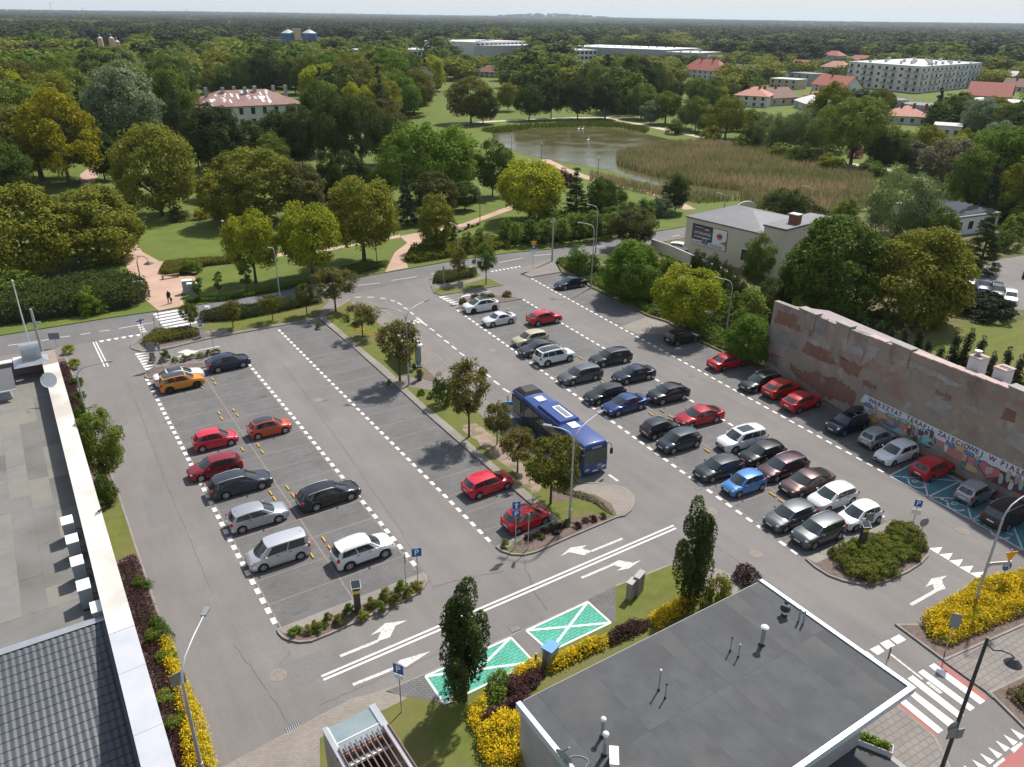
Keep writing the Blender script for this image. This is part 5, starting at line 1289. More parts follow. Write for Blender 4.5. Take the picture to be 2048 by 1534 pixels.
def woodland():
 rs=np.random.RandomState(5)
 P,S,K,Rz=[],[],[],[]
 half=math.radians(42)
 def lam(r):return 11.5*(r/300.0)**0.62
 for ring in range(260):
  r0=300*(1.0155**ring);r1=r0*1.0155
  if r0>16000:break
  s=lam(r0)
  n=int((r1*r1-r0*r0)/2*2*half/(s*s))
  a=YAW+(rs.random(n)*2-1)*half;rr=np.sqrt(r0*r0+rs.random(n)*(r1*r1-r0*r0))
  for ai,ri in zip(a,rr):
   x,y=ri*math.sin(ai),ri*math.cos(ai)
   if ri<1600:
    if blocked(x,y):continue
    if ri<420 and near(x,y,4.0):continue
    px,py=to_px((x,y,0))
    if ri<RMAX and not any(inside(px,py,z)for z in ZONES):continue
   v=noise.noise(Vector((x*0.0016,y*0.0016,3.1)))
   f=noise.noise(Vector((x*0.004,y*0.004,9.7)))
   if ri>650 and f>0.33 and ri<5000:continue
   pine=min(0.9,max(0.05,(ri-500)/900))*(0.55+0.9*v+0.35)
   k=2 if rs.random()<pine else int(rs.random()<0.4)
   right=to_px((x,y,0))[0]>1250
   h=rs.uniform(8,14)if right and ri<800 else rs.uniform(13,21)
   if ri<2000:h=tallest(x,y,h)
   sp=lam(ri)/11.5
   P.append((x,y,far_z(x,y)if ri>3000 else 0.0));S.append((h*1.15/13*min(3.2,sp**0.8),h*1.15/13*min(3.2,sp**0.8),h/14.5));K.append(k);Rz.append(rs.random()*6.28)
 me=bpy.data.meshes.new('woodland')
 me.vertices.add(len(P));me.vertices.foreach_set('co',np.array(P,np.float32).reshape(-1))
 a=me.attributes.new('size','FLOAT_VECTOR','POINT');a.data.foreach_set('vector',np.array(S,np.float32).reshape(-1))
 a=me.attributes.new('sort','INT','POINT');a.data.foreach_set('value',np.array(K,np.int32))
 a=me.attributes.new('turn','FLOAT','POINT');a.data.foreach_set('value',np.array(Rz,np.float32))
 o=stuff(ob('woodland',me))
 ng=bpy.data.node_groups.new('woodland','GeometryNodeTree')
 ng.interface.new_socket('Geometry',in_out='INPUT',socket_type='NodeSocketGeometry')
 ng.interface.new_socket('Geometry',in_out='OUTPUT',socket_type='NodeSocketGeometry')
 N,L=ng.nodes,ng.links
 gi,go=N.new('NodeGroupInput'),N.new('NodeGroupOutput')
 jn=N.new('GeometryNodeJoinGeometry')
 def attr(nm,ty):
  q=N.new('GeometryNodeInputNamedAttribute');q.data_type=ty;q.inputs['Name'].default_value=nm
  return q.outputs['Attribute']
 sz,so,tu=attr('size','FLOAT_VECTOR'),attr('sort','INT'),attr('turn','FLOAT')
 cx=N.new('ShaderNodeCombineXYZ');L.new(tu,cx.inputs['Z'])
 for k,key in enumerate(('farbroad1','farbroad2','farpine')):
  src=bpy.data.objects.new('woodland_crown',PROTO[key]['crown'])
  oi=N.new('GeometryNodeObjectInfo');oi.inputs['Object'].default_value=src;oi.inputs['As Instance'].default_value=True
  ip=N.new('GeometryNodeInstanceOnPoints')
  cm=N.new('FunctionNodeCompare');cm.data_type='INT';cm.operation='EQUAL'
  L.new(so,cm.inputs[2]);cm.inputs[3].default_value=k
  L.new(gi.outputs[0],ip.inputs['Points']);L.new(cm.outputs[0],ip.inputs['Selection']);L.new(oi.outputs['Geometry'],ip.inputs['Instance'])
  L.new(cx.outputs[0],ip.inputs['Rotation']);L.new(sz,ip.inputs['Scale'])
  L.new(ip.outputs[0],jn.inputs[0])
 L.new(jn.outputs[0],go.inputs[0])
 md=o.modifiers.new('woodland','NODES');md.node_group=ng
 return len(P)
print('individual wood trees',made,'woodland',woodland(),'triangles of plants',TRI[0])
# cars
def paint_mat(name,c,metal=0.0,rough=0.32):
 m,n,l,b=base_mat(name)
 b.inputs['Base Color'].default_value=rgba(c)
 b.inputs['Metallic'].default_value=metal;b.inputs['Roughness'].default_value=rough
 b.inputs['Coat Weight'].default_value=0.8;b.inputs['Coat Roughness'].default_value=0.03;b.inputs['Specular IOR Level'].default_value=0.3
 return m
PAINT={'white':paint_mat('car_white',(0.72,0.72,0.71)),'pearl':paint_mat('car_pearl',(0.62,0.63,0.64),.1),'silver':paint_mat('car_silver',(0.42,0.43,0.45),.6,.35),'pale':paint_mat('car_pale_silver',(0.55,0.56,0.58),.5,.35),'grey':paint_mat('car_grey',(0.1,0.105,0.11),.5,.38),'darkgrey':paint_mat('car_dark_grey',(0.03,0.032,0.036),.4,.36),
 'black':paint_mat('car_black',(0.011,0.011,0.013),.0,.3),'navy':paint_mat('car_navy',(0.014,0.02,0.04),.3,.3),'slate':paint_mat('car_slate',(0.035,0.042,0.056),.4,.34),'blue':paint_mat('car_blue',(0.018,0.045,0.16),.4,.3),'sky':paint_mat('car_sky_blue',(0.06,0.2,0.47),.2,.3),'red':paint_mat('car_red',(0.46,0.012,0.02)),'rose':paint_mat('car_rose_red',(0.52,0.018,0.04)),
 'wine':paint_mat('car_wine_red',(0.24,0.015,0.024),.3,.32),'crimson':paint_mat('car_crimson',(0.34,0.012,0.024),.35,.32),'brick':paint_mat('car_orange_red',(0.5,0.06,0.018)),'coral':paint_mat('car_coral_red',(0.48,0.03,0.016)),'orange':paint_mat('car_orange',(0.58,0.22,0.01),.1),'beige':paint_mat('car_beige',(0.48,0.41,0.27),.3,.35),
 'plum':paint_mat('car_plum',(0.06,0.03,0.038),.5,.34),'brown':paint_mat('car_brown',(0.085,0.05,0.048),.55,.34),'umber':paint_mat('car_umber',(0.04,0.03,0.026),.4,.34),'bus':paint_mat('bus_blue',(0.014,0.045,0.2),.0,.35),'tan':paint_mat('car_tan',(0.3,0.27,0.2),.4,.35),
 }
M['car_glass']=mat('car_glass',(0.03,0.038,0.038),None,rough=0.04,spec=1.0)
M['tyre']=mat('tyre_rubber',(0.018,0.018,0.018),None,rough=0.85)
M['rim']=mat('wheel_rim',(0.45,0.45,0.46),None,rough=0.35,metal=0.8)
M['rim_dark']=mat('wheel_rim_dark',(0.05,0.05,0.052),None,rough=0.35,metal=0.5)
M['trim']=mat('black_plastic',(0.022,0.022,0.023),None,rough=0.55)
M['lamp_glass']=mat('headlight_glass',(0.6,0.62,0.64),None,rough=0.08,metal=0.5)
M['tail_red']=mat('tail_light_red',(0.42,0.01,0.012),None,rough=0.12)
M['plate']=mat('number_plate',(0.7,0.7,0.68),None,rough=0.5)
M['chrome']=mat('chrome',(0.7,0.7,0.71),None,rough=0.15,metal=1.0)
def lerp_list(l,u):
 if u<=l[0][0]:return l[0][1]
 for(a,x),(b,y)in zip(l,l[1:]):
  if u<=b:
   t=(u-a)/(b-a);t=t*t*(3-2*t)*0.5+t*0.5
   return x+(y-x)*t
 return l[-1][1]
def wheel_meshes(R,w,dark):
 n=22;ty=MB();ty.cyl((0,-w/2,0),(0,w/2,0),R,R,n)
 ty.cyl((0,-w/2-.012,0),(0,-w/2,0),R*.9,R*.985,n,caps=False)
 ty.cyl((0,w/2,0),(0,w/2+.012,0),R*.985,R*.9,n,caps=False)
 rm=MB()
 for s in(-1,1):
  y=s*(w/2+.014)
  ri=R*.68
  def ring(r0,r1):
   vs=[(r*math.cos(2*math.pi*k/n),y,r*math.sin(2*math.pi*k/n))for r in(r0,r1)for k in range(n)]
   fs=[(k,(k+1)%n,n+(k+1)%n,n+k)for k in range(n)]
   rm.add(vs,fs if s<0 else[f[::-1]for f in fs])
  ring(ri*.86,ri);ring(0.001,ri*.26)
  for k in range(5):
   a=2*math.pi*k/5+.3;d=Vector((math.cos(a),0,math.sin(a)));p=Vector((-d.z,0,d.x))
   q=[d*ri*.2+p*.05,d*ri*.9+p*.038,d*ri*.9-p*.038,d*ri*.2-p*.05]
   q=[(v.x,y+s*.003,v.z)for v in q]
   rm.add(q,[(0,3,2,1)]if s>0 else[(0,1,2,3)])
 return ty.mesh('tyre',M['tyre'],40),rm.mesh('rim',M['rim_dark' if dark else 'rim'])
def car_model(L,W,H,wb,fo,clear,cowl,roof_f,roof_r,tail,sh,top,belt_in=0.05,roof_in=0.2,rdrop=0.1,fdrop=0.07,R=0.31,three=False,rails=False,cladding=False,tall_tail=False,doors=2,bulge=0.13,rimdark=False,spoiler=False,nose=0.26,tailround=0.16):
 """one car body style, nose to +x. cowl/tail: where the glass meets the body, roof_f/roof_r: ends of the roof"""
 xf,xr=L/2,-L/2
 ax=[xf-fo,xf-fo-wb];Ra=R+0.055
 xs=[xr,xr+.035,xr+.1,xr+.22]+[xf-.22,xf-.1,xf-.035,xf]
 for a in ax:
  xs+=[a+Ra*math.cos(t)for t in np.linspace(0,math.pi,9)]
 xs+=list(np.linspace(xr+.3,xf-.3,9))
 xs=sorted(xs);xs2=[xs[0]]
 for x in xs[1:]:
  if x-xs2[-1]>0.022:xs2.append(x)
 if xf-xs2[-1]>1e-6:xs2[-1]=xf
 xs=xs2
 def hw(x):
  w=W/2
  d=xf-x
  if d<.75:w*=1-nose*(1-d/.75)**2.2
  d=x-xr
  if d<.6:w*=1-tailround*(1-d/.6)**2.2
  return w
 def zsh(x):return lerp_list(sh,x)
 def ztop(x):return lerp_list(top,x)
 def ends(x):
  d=min(xf-x,x-xr)
  return max(0.0,1-d/.12)**2 if d<.12 else 0.0
 def zarch(x):
  z=clear
  for a in ax:
   if abs(x-a)<Ra:z=max(z,R+math.sqrt(Ra*Ra-(x-a)**2)-0.0)
  return z
 def sect(x):
  w,e=hw(x),ends(x);zs,zt,zb=zsh(x),ztop(x),zarch(x)
  zb0=clear+.14*e;zb=max(zb,zb0)
  zs-=.07*e;zt-=.06*e
  zm=max(zb+.03,clear+(zs-clear)*.42)
  zu=max(zm+.02,clear+(zs-clear)*.74)
  return[(x,0,clear+.05+.1*e),(x,w-.24,clear+.05+.1*e),(x,w-.23,zb),(x,w-.035,zb),(x,w-.004-.02*e,zm),(x,w-.02,zu),(x,w-.055,(zs*.55+zu*.45)),(x,w-.085,zs),(x,w-.24,(zs*.4+zt*.6)+.006),(x,w*.4,zt),(x,0,zt+.012)]
 S=[sect(x)for x in xs];k=len(S[0])
 body=MB();vs=[]
 for s in S:
  vs+=[(x,y,z)for x,y,z in s]+[(x,-y,z)for x,y,z in s[1:-1]]
 n=len(S[0])*2-2
 order=list(range(k))+list(range(2*k-3,k-1,-1))
 fs=[]
 for i in range(len(S)-1):
  for j in range(n):
   a,b=order[j],order[(j+1)%n]
   fs.append((i*n+a,i*n+b,(i+1)*n+b,(i+1)*n+a))
 fs.append(tuple(order));fs.append(tuple((len(S)-1)*n+q for q in order[::-1]))
 body.add(vs,[f[::-1]for f in fs])
 bw=lambda x:hw(x)-.055-belt_in
 rw=W/2-roof_in
 def zr(s):
  return H-.05-fdrop*max(0,(s-.6)/.4)**2-rdrop*max(0,(.55-s)/.55)**2
 ns,nv=9,7
 def roofp(s,v):
  x=roof_r-bulge*.7*(1-v*v)*(1-s)+(roof_f+bulge*.6*(1-v*v)*s-roof_r)*s+0.0
  ww=rw*(1-.06*abs(2*s-1)**3)
  return Vector((x,v*ww,zr(s)+.05*(1-abs(v)**2.4)))
 def beltp(s,v):
  xa,xb=tail,cowl
  x=xa+(xb-xa)*s
  if s==0:x-=bulge*(1-v*v)
  if s==1:x+=bulge*1.5*(1-v*v)
  z=zsh(xa+(xb-xa)*s)-.015
  if s in(0,1):z=(zsh(x)*(abs(v)**3)+ztop(x)*(1-abs(v)**3))-.02
  return Vector((x,v*bw(xa+(xb-xa)*s),z))
 SS=[i/(ns-1)for i in range(ns)];VV=[-1+2*j/(nv-1)for j in range(nv)]
 g=[[roofp(s,v)for v in VV]for s in SS]
 vs=[p for row in g for p in row]
 fs=[(i*nv+j,(i+1)*nv+j,(i+1)*nv+j+1,i*nv+j+1)for i in range(ns-1)for j in range(nv-1)]
 body.add(vs,fs)
 def wall(f0,f1,n_,cap_=None):
  vs=[f0(i/n_)for i in range(n_+1)]+[f1(i/n_)for i in range(n_+1)]
  return vs,[(i,i+1,n_+2+i,n_+1+i)for i in range(n_)]
 sides={'front':(lambda t:beltp(1,-1+2*t),lambda t:roofp(1,-1+2*t),nv-1),'back':(lambda t:beltp(0,1-2*t),lambda t:roofp(0,1-2*t),nv-1),'left':(lambda t:beltp(1-t,1),lambda t:roofp(1-t,1),ns-1),'right':(lambda t:beltp(t,-1),lambda t:roofp(t,-1),ns-1)}
 for kname,(f0,f1,n_)in sides.items():
  body.add(*wall(f0,f1,n_))
 bm_=body.mesh('body',PAINT['white'],38)
 parts=[('body',bm_,None)]
 def patch(side,u0,u1,v0,v1,off=.012,nu=6,nv2=3,skew=None):
  f0,f1,n_=sides[side]
  rows=[]
  def poly(f,u):
   i=min(n_-1,int(u*n_));t=u*n_-i
   return f(i/n_).lerp(f((i+1)/n_),t)
  for b in range(nv2+1):
   v=v0+(v1-v0)*b/nv2;row=[]
   for a in range(nu+1):
    uu0,uu1=u0,u1
    if skew:uu0,uu1=u0+skew[0]*v,u1+skew[1]*v
    u=min(1,max(0,uu0+(uu1-uu0)*a/nu))
    p,q=poly(f0,u),poly(f1,u)
    e=0.02;du=poly(f0,min(1,u+e))-poly(f0,max(0,u-e));dv=q-p
    nrm=du.cross(dv).normalized()
    row.append(p.lerp(q,v)+nrm*off)
   rows.append(row)
  m_=MB();vs=[p for r in rows for p in r];w_=nu+1
  m_.add(vs,[(b*w_+a,b*w_+a+1,(b+1)*w_+a+1,(b+1)*w_+a)for b in range(nv2)for a in range(nu)])
  return m_
 G=M['car_glass']
 parts.append(('windscreen',patch('front',.07,.93,.05,.95).mesh('windscreen',G,60),None))
 parts.append(('rear_window',patch('back',.09,.91,.16 if tall_tail else.08,.93).mesh('rear_window',G,60),None))
 cuts=[(.13,.53),(.555,.93)]if doors==2 else[(.12,.44),(.46,.74),(.76,.95)]
 if three:cuts=[(.14,.60),(.63,.92)]
 for sd,fl in(('left',False),('right',True)):
  for i,(a,b)in enumerate(cuts):
   if fl:a,b=1-b,1-a
   last=i==len(cuts)-1
   parts.append(('side_window',patch(sd,a,b,.1,.9,nu=5).mesh('side_window',G,60),None))
 def flank(x,t,sg):
  s=sect(x);i=3+t*4;j=min(6,int(i));p=Vector(s[j]).lerp(Vector(s[j+1]),i-j)
  return Vector((p.x,p.y*sg+.006*sg,p.z))
 x0d,x1d=ax[1]+Ra+.06,ax[0]-Ra-.06
 dl=[(x0d,(x0d+x1d)/2-.015),((x0d+x1d)/2+.015,x1d)]if not three else[(x0d+.35,x1d)]
 for sg in(1,-1):
  for a,b in dl:
   vs=[flank(a+(b-a)*i/3,.3+.62*j/4,sg)for j in range(5)for i in range(4)]
   f_=[(j*4+i,j*4+i+1,(j+1)*4+i+1,(j+1)*4+i)for j in range(4)for i in range(3)]
   if sg>0:f_=[f[::-1]for f in f_]
   dm=MB().add(vs,f_).mesh('door',PAINT['white'],60)
   hx=a+.2;hp=flank(hx,.78,sg)
   hm=MB().box((hx-.09,hp.y-.012,hp.z-.014),(hx+.09,hp.y+.03*sg if sg>0 else hp.y+.012,hp.z+.014))if sg>0 else MB().box((hx-.09,hp.y-.03,hp.z-.014),(hx+.09,hp.y+.012,hp.z+.014))
   parts.append(('door',dm,[('handle',hm.mesh('handle',M['trim']))]))
 wy=W/2-.115
 ty,rm=wheel_meshes(R,.2,rimdark)
 for a in ax:
  for sg in(1,-1):
   parts.append(('wheel',('pos',(a,wy*sg,R),ty),[('rim',rm)]))
 zf=zsh(xf-.2)
 for sg in(1,-1):
  y=hw(xf-.22)-.17
  parts.append(('headlight',MB().ball((xf-.25,y*sg,zf-.075),.2,.15,.085,10,6).mesh('headlight',M['lamp_glass'],180),None))
  zt_=zsh(xr+.15)
  y2=hw(xr+.12)-.1
  parts.append(('tail_light',MB().ball((xr+.13,y2*sg,zt_-.1),.13,.11,.17 if tall_tail else.1,10,6).mesh('tail_light',M['tail_red'],180),None))
  mx=cowl-.3-.1
  mz=zsh(mx)+.1
  mm=MB().ball((mx,(W/2+.08)*sg,mz),.07,.1,.07,8,5);mm.obox((mx+.02,(W/2-.04)*sg,mz-.04),(.03,0,0),(0,.07,0),(0,0,.018))
  parts.append(('mirror',mm.mesh('mirror',PAINT['white'],60),None))
 zg=(ztop(xf-.05)+clear)/2
 def front_strip(z0,z1,yy,off=.012,rear=False):
  vs=[]
  for j in range(2):
   for i in range(7):
    y=-yy+2*yy*i/6
    xx=xf if not rear else xr
    for step in range(60):
     x_=(xf-step*.01)if not rear else(xr+step*.01)
     if hw(x_)-.03>abs(y):xx=x_;break
    vs.append((xx+(off if not rear else-off),y,(z0,z1)[j]))
  f_=[(i,i+1,8+i,7+i)for i in range(6)]
  return MB().add(vs,f_ if not rear else[f[::-1]for f in f_])
 zn=ztop(xf)-.06
 parts.append(('grille',front_strip(zn-.19,zn-.07,W*.28).mesh('grille',M['trim'],60),None))
 parts.append(('bumper_intake',front_strip(clear+.17,clear+.27,W*.34,.014).mesh('bumper_intake',M['trim'],60),None))
 parts.append(('number_plate',MB().box((xf+.004,-.26,clear+.28),(xf+.022,.26,clear+.385)).mesh('number_plate',M['plate']),None))
 zp=zsh(xr+.05)-.3 if not tall_tail else zsh(xr+.05)-.33
 parts.append(('number_plate',MB().box((xr-.02,-.26,zp),(xr-.002,.26,zp+.11)).mesh('number_plate',M['plate']),None))
 parts.append(('rear_bumper',front_strip(clear+.16,clear+.25,W*.36,.012,True).mesh('rear_bumper',M['trim'],60),None))
 if rails:
  for sg in(1,-1):
   p=[roofp(.08,sg*.9)+Vector((0,0,.02)),roofp(.15,sg*.9)+Vector((0,0,.06)),roofp(.5,sg*.9)+Vector((0,0,.065)),roofp(.85,sg*.9)+Vector((0,0,.06)),roofp(.92,sg*.9)+Vector((0,0,.02))]
   parts.append(('roof_rail',MB().tube(p,.02,6).mesh('roof_rail',M['zinc'],60),None))
 if cladding:
  for sg in(1,-1):
   mb=MB();mb.box((ax[1]+Ra,W/2-.06 if sg>0 else-W/2-.004,clear-.01),(ax[0]-Ra,W/2+.004 if sg>0 else-W/2+.06,clear+.12))
   for a in ax:
    n_=14
    for q in range(n_):
     t0,t1=math.pi*q/n_,math.pi*(q+1)/n_
     r0,r1=Ra-.01,Ra+.055
     y=(W/2+.006)*sg
     yy=lambda x:sg*(min(W/2,hw(x))+.006)
     P4=[(a+r*math.cos(t),yy(a+r*math.cos(t)),R+r*math.sin(t))for r,t in((r0,t0),(r1,t0),(r1,t1),(r0,t1))]
     mb.add(P4,[(0,1,2,3)]if sg<0 else[(3,2,1,0)])
   parts.append(('sill_cladding',mb.mesh('sill_cladding',M['trim']),None))
 ap=roofp(.12,0)
 parts.append(('aerial',MB().cyl(ap,ap+Vector((-.12,0,.09)),.018,.006,5).mesh('aerial',M['trim']),None))
 rf=MB();ins=[(roofp(.06+.9*i/6,-.82+1.64*j/4)+Vector((0,0,.02)))for i in range(7)for j in range(5)]
 rf.add(ins,[(i*5+j,(i+1)*5+j,(i+1)*5+j+1,i*5+j+1)for i in range(6)for j in range(4)])
 roof_panel=rf.mesh('roof_panel',M['car_glass'],60)
 sr_=MB();ins=[(roofp(.4+.5*i/4,-.66+1.32*j/4)+Vector((0,0,.012)))for i in range(5)for j in range(5)]
 sr_.add(ins,[(i*5+j,(i+1)*5+j,(i+1)*5+j+1,i*5+j+1)for i in range(4)for j in range(4)])
 sunroof=sr_.mesh('sunroof',M['car_glass'],60)
 return dict(parts=parts,L=L,W=W,H=H,ax=ax,roof_panel=roof_panel,sunroof=sunroof,roofp=roofp,R=R,wb=wb)
def hatch(L=4.2,W=1.78,H=1.47,wb=2.6,**k):
 xf,xr=L/2,-L/2;fo=(L-wb)*.53
 d=dict(L=L,W=W,H=H,wb=wb,fo=fo,clear=.19,cowl=xf-1.05,roof_f=xf-1.78,roof_r=xr+.48,tail=xr+.2,sh=[(xr,.88),(xr+.3,.96),(0,.93),(xf-1.1,.88),(xf-.3,.76),(xf,.66)],top=[(xr,.92),(xr+.3,.98),(0,.97),(xf-1.0,.97),(xf-.4,.84),(xf,.68)],tall_tail=True,rdrop=.12)
 d.update(k);return car_model(**d)
def suv(L=4.2,W=1.8,H=1.62,wb=2.55,**k):
 xf,xr=L/2,-L/2;fo=(L-wb)*.51
 d=dict(L=L,W=W,H=H,wb=wb,fo=fo,clear=.24,cowl=xf-1.08,roof_f=xf-1.72,roof_r=xr+.4,tail=xr+.17,sh=[(xr,.98),(xr+.3,1.06),(0,1.03),(xf-1.1,1.0),(xf-.3,.92),(xf,.78)],top=[(xr,1.02),(xr+.3,1.08),(0,1.07),(xf-1.0,1.09),(xf-.35,1.0),(xf,.8)],R=.345,tall_tail=True,rails=True,cladding=True,rdrop=.08)
 d.update(k);return car_model(**d)
def sedan(L=4.65,W=1.81,H=1.44,wb=2.7,**k):
 xf,xr=L/2,-L/2;fo=(L-wb)*.46
 d=dict(L=L,W=W,H=H,wb=wb,fo=fo,clear=.18,cowl=xf-1.2,roof_f=xf-1.98,roof_r=xr+1.32,tail=xr+.58,sh=[(xr,.86),(xr+.3,.93),(0,.91),(xf-1.2,.87),(xf-.3,.74),(xf,.62)],top=[(xr,.94),(xr+.15,1.0),(xr+.6,1.0),(0,.96),(xf-1.1,.95),(xf-.4,.8),(xf,.64)],rdrop=.1,R=.325)
 d.update(k);return car_model(**d)
def estate(L=4.75,W=1.82,H=1.49,wb=2.72,**k):
 xf,xr=L/2,-L/2;fo=(L-wb)*.47
 d=dict(L=L,W=W,H=H,wb=wb,fo=fo,clear=.18,cowl=xf-1.2,roof_f=xf-1.98,roof_r=xr+.5,tail=xr+.16,sh=[(xr,.9),(xr+.3,.97),(0,.93),(xf-1.2,.88),(xf-.3,.75),(xf,.64)],top=[(xr,.94),(xr+.3,.99),(0,.97),(xf-1.1,.96),(xf-.4,.82),(xf,.66)],rdrop=.12,R=.33,rails=True,tall_tail=True,doors=3)
 d.update(k);return car_model(**d)
MODEL={'hatch':hatch(),'hatch3':hatch(L=4.15,W=1.74,wb=2.55,three=True),'mini':hatch(L=3.65,W=1.64,H=1.5,wb=2.38,cowl=.98,roof_f=.32),'mini3':hatch(L=3.62,W=1.66,H=1.5,wb=2.35,cowl=.96,roof_f=.3,three=True),'suv':suv(),'suvbig':suv(L=4.62,W=1.87,H=1.68,wb=2.8,R=.36,doors=3),'suvplain':suv(rails=False,rimdark=True),'crossover':suv(L=4.3,W=1.82,H=1.56,rails=False,roof_r=-1.35,rdrop=.2),
 'sedan':sedan(),'fastback':sedan(L=4.8,W=1.85,wb=2.8,roof_r=-1.0,tail=-2.05,rdrop=.16),'estate':estate(),'coupe':sedan(L=4.15,W=1.82,H=1.36,wb=2.47,cowl=1.0,roof_f=.32,roof_r=-.75,tail=-1.55,rdrop=.14,three=True,R=.335),'suvcoupe':suv(L=4.7,W=1.9,H=1.6,wb=2.88,clear=.19,roof_f=.45,roof_r=-1.2,tail=-2.0,rdrop=.2,rails=False,cladding=False,R=.36,rimdark=True,cowl=1.45),
 'mpv':suv(L=4.16,W=1.76,H=1.72,wb=2.49,clear=.2,R=.31,cowl=1.38,roof_f=.72,roof_r=-1.82,tail=-1.98,rdrop=.04,rails=False,cladding=False,sh=[(-2.08,1.0),(0,1.0),(1.2,.96),(1.8,.82),(2.08,.66)],top=[(-2.08,1.05),(0,1.04),(1.35,1.06),(1.8,.9),(2.08,.68)]),
 'pod':hatch(L=4.0,W=1.775,H=1.58,wb=2.57,R=.345,cowl=1.22,roof_f=.5,sh=[(-2,1.0),(-.5,.97),(1.2,.92),(1.75,.82),(2,.7)],top=[(-2,1.04),(0,1.0),(1.25,1.0),(1.75,.86),(2,.72)]),}
def add_car(model,color,label,p,ang,roof=None,group='parked cars',extras=(),hood=None):
 md=MODEL[model]
 t=thing('parked_car',label,'car',p,ang,group)
 pm=PAINT[color]
 for nm,me,subs in md['parts']:
  if isinstance(me,tuple):
   o=ob(nm,me[2],t,me[1])
  else:
   o=ob(nm,me,t)
  if nm in('body','door','mirror'):
   o.material_slots[0].link='OBJECT';o.material_slots[0].material=pm
  for sn,sm in subs or():
   ob(sn,sm,o)
 if roof=='black':
  ob('roof_panel',md['roof_panel'],t)
 if roof=='sun':
  ob('sunroof',md['sunroof'],t)
 return t
def place_car(model,color,label,front,rear,frame,facing,**k):
 """front / rear: photo points where the two visible near-side tyres meet the ground"""
 md=MODEL[model]
 f,r=at(*front),at(*rear)
 ux=(RX if frame=='R' else Vector((1,0,0)))*facing
 mid=(f+r)/2
 axm=(md['ax'][0]+md['ax'][1])/2
 away=RY if frame=='R' else Vector((0,1,0))
 c=mid+away*(md['W']/2-.05)-ux*axm
 d=(f-r);a0=math.atan2(ux.y,ux.x);a1=math.atan2(d.y,d.x)
 da=(a1-a0+math.pi)%(2*math.pi)-math.pi
 return add_car(model,color,label,Vector((c.x,c.y,0.01)),a0+max(-.05,min(.05,da*.6)),**k)
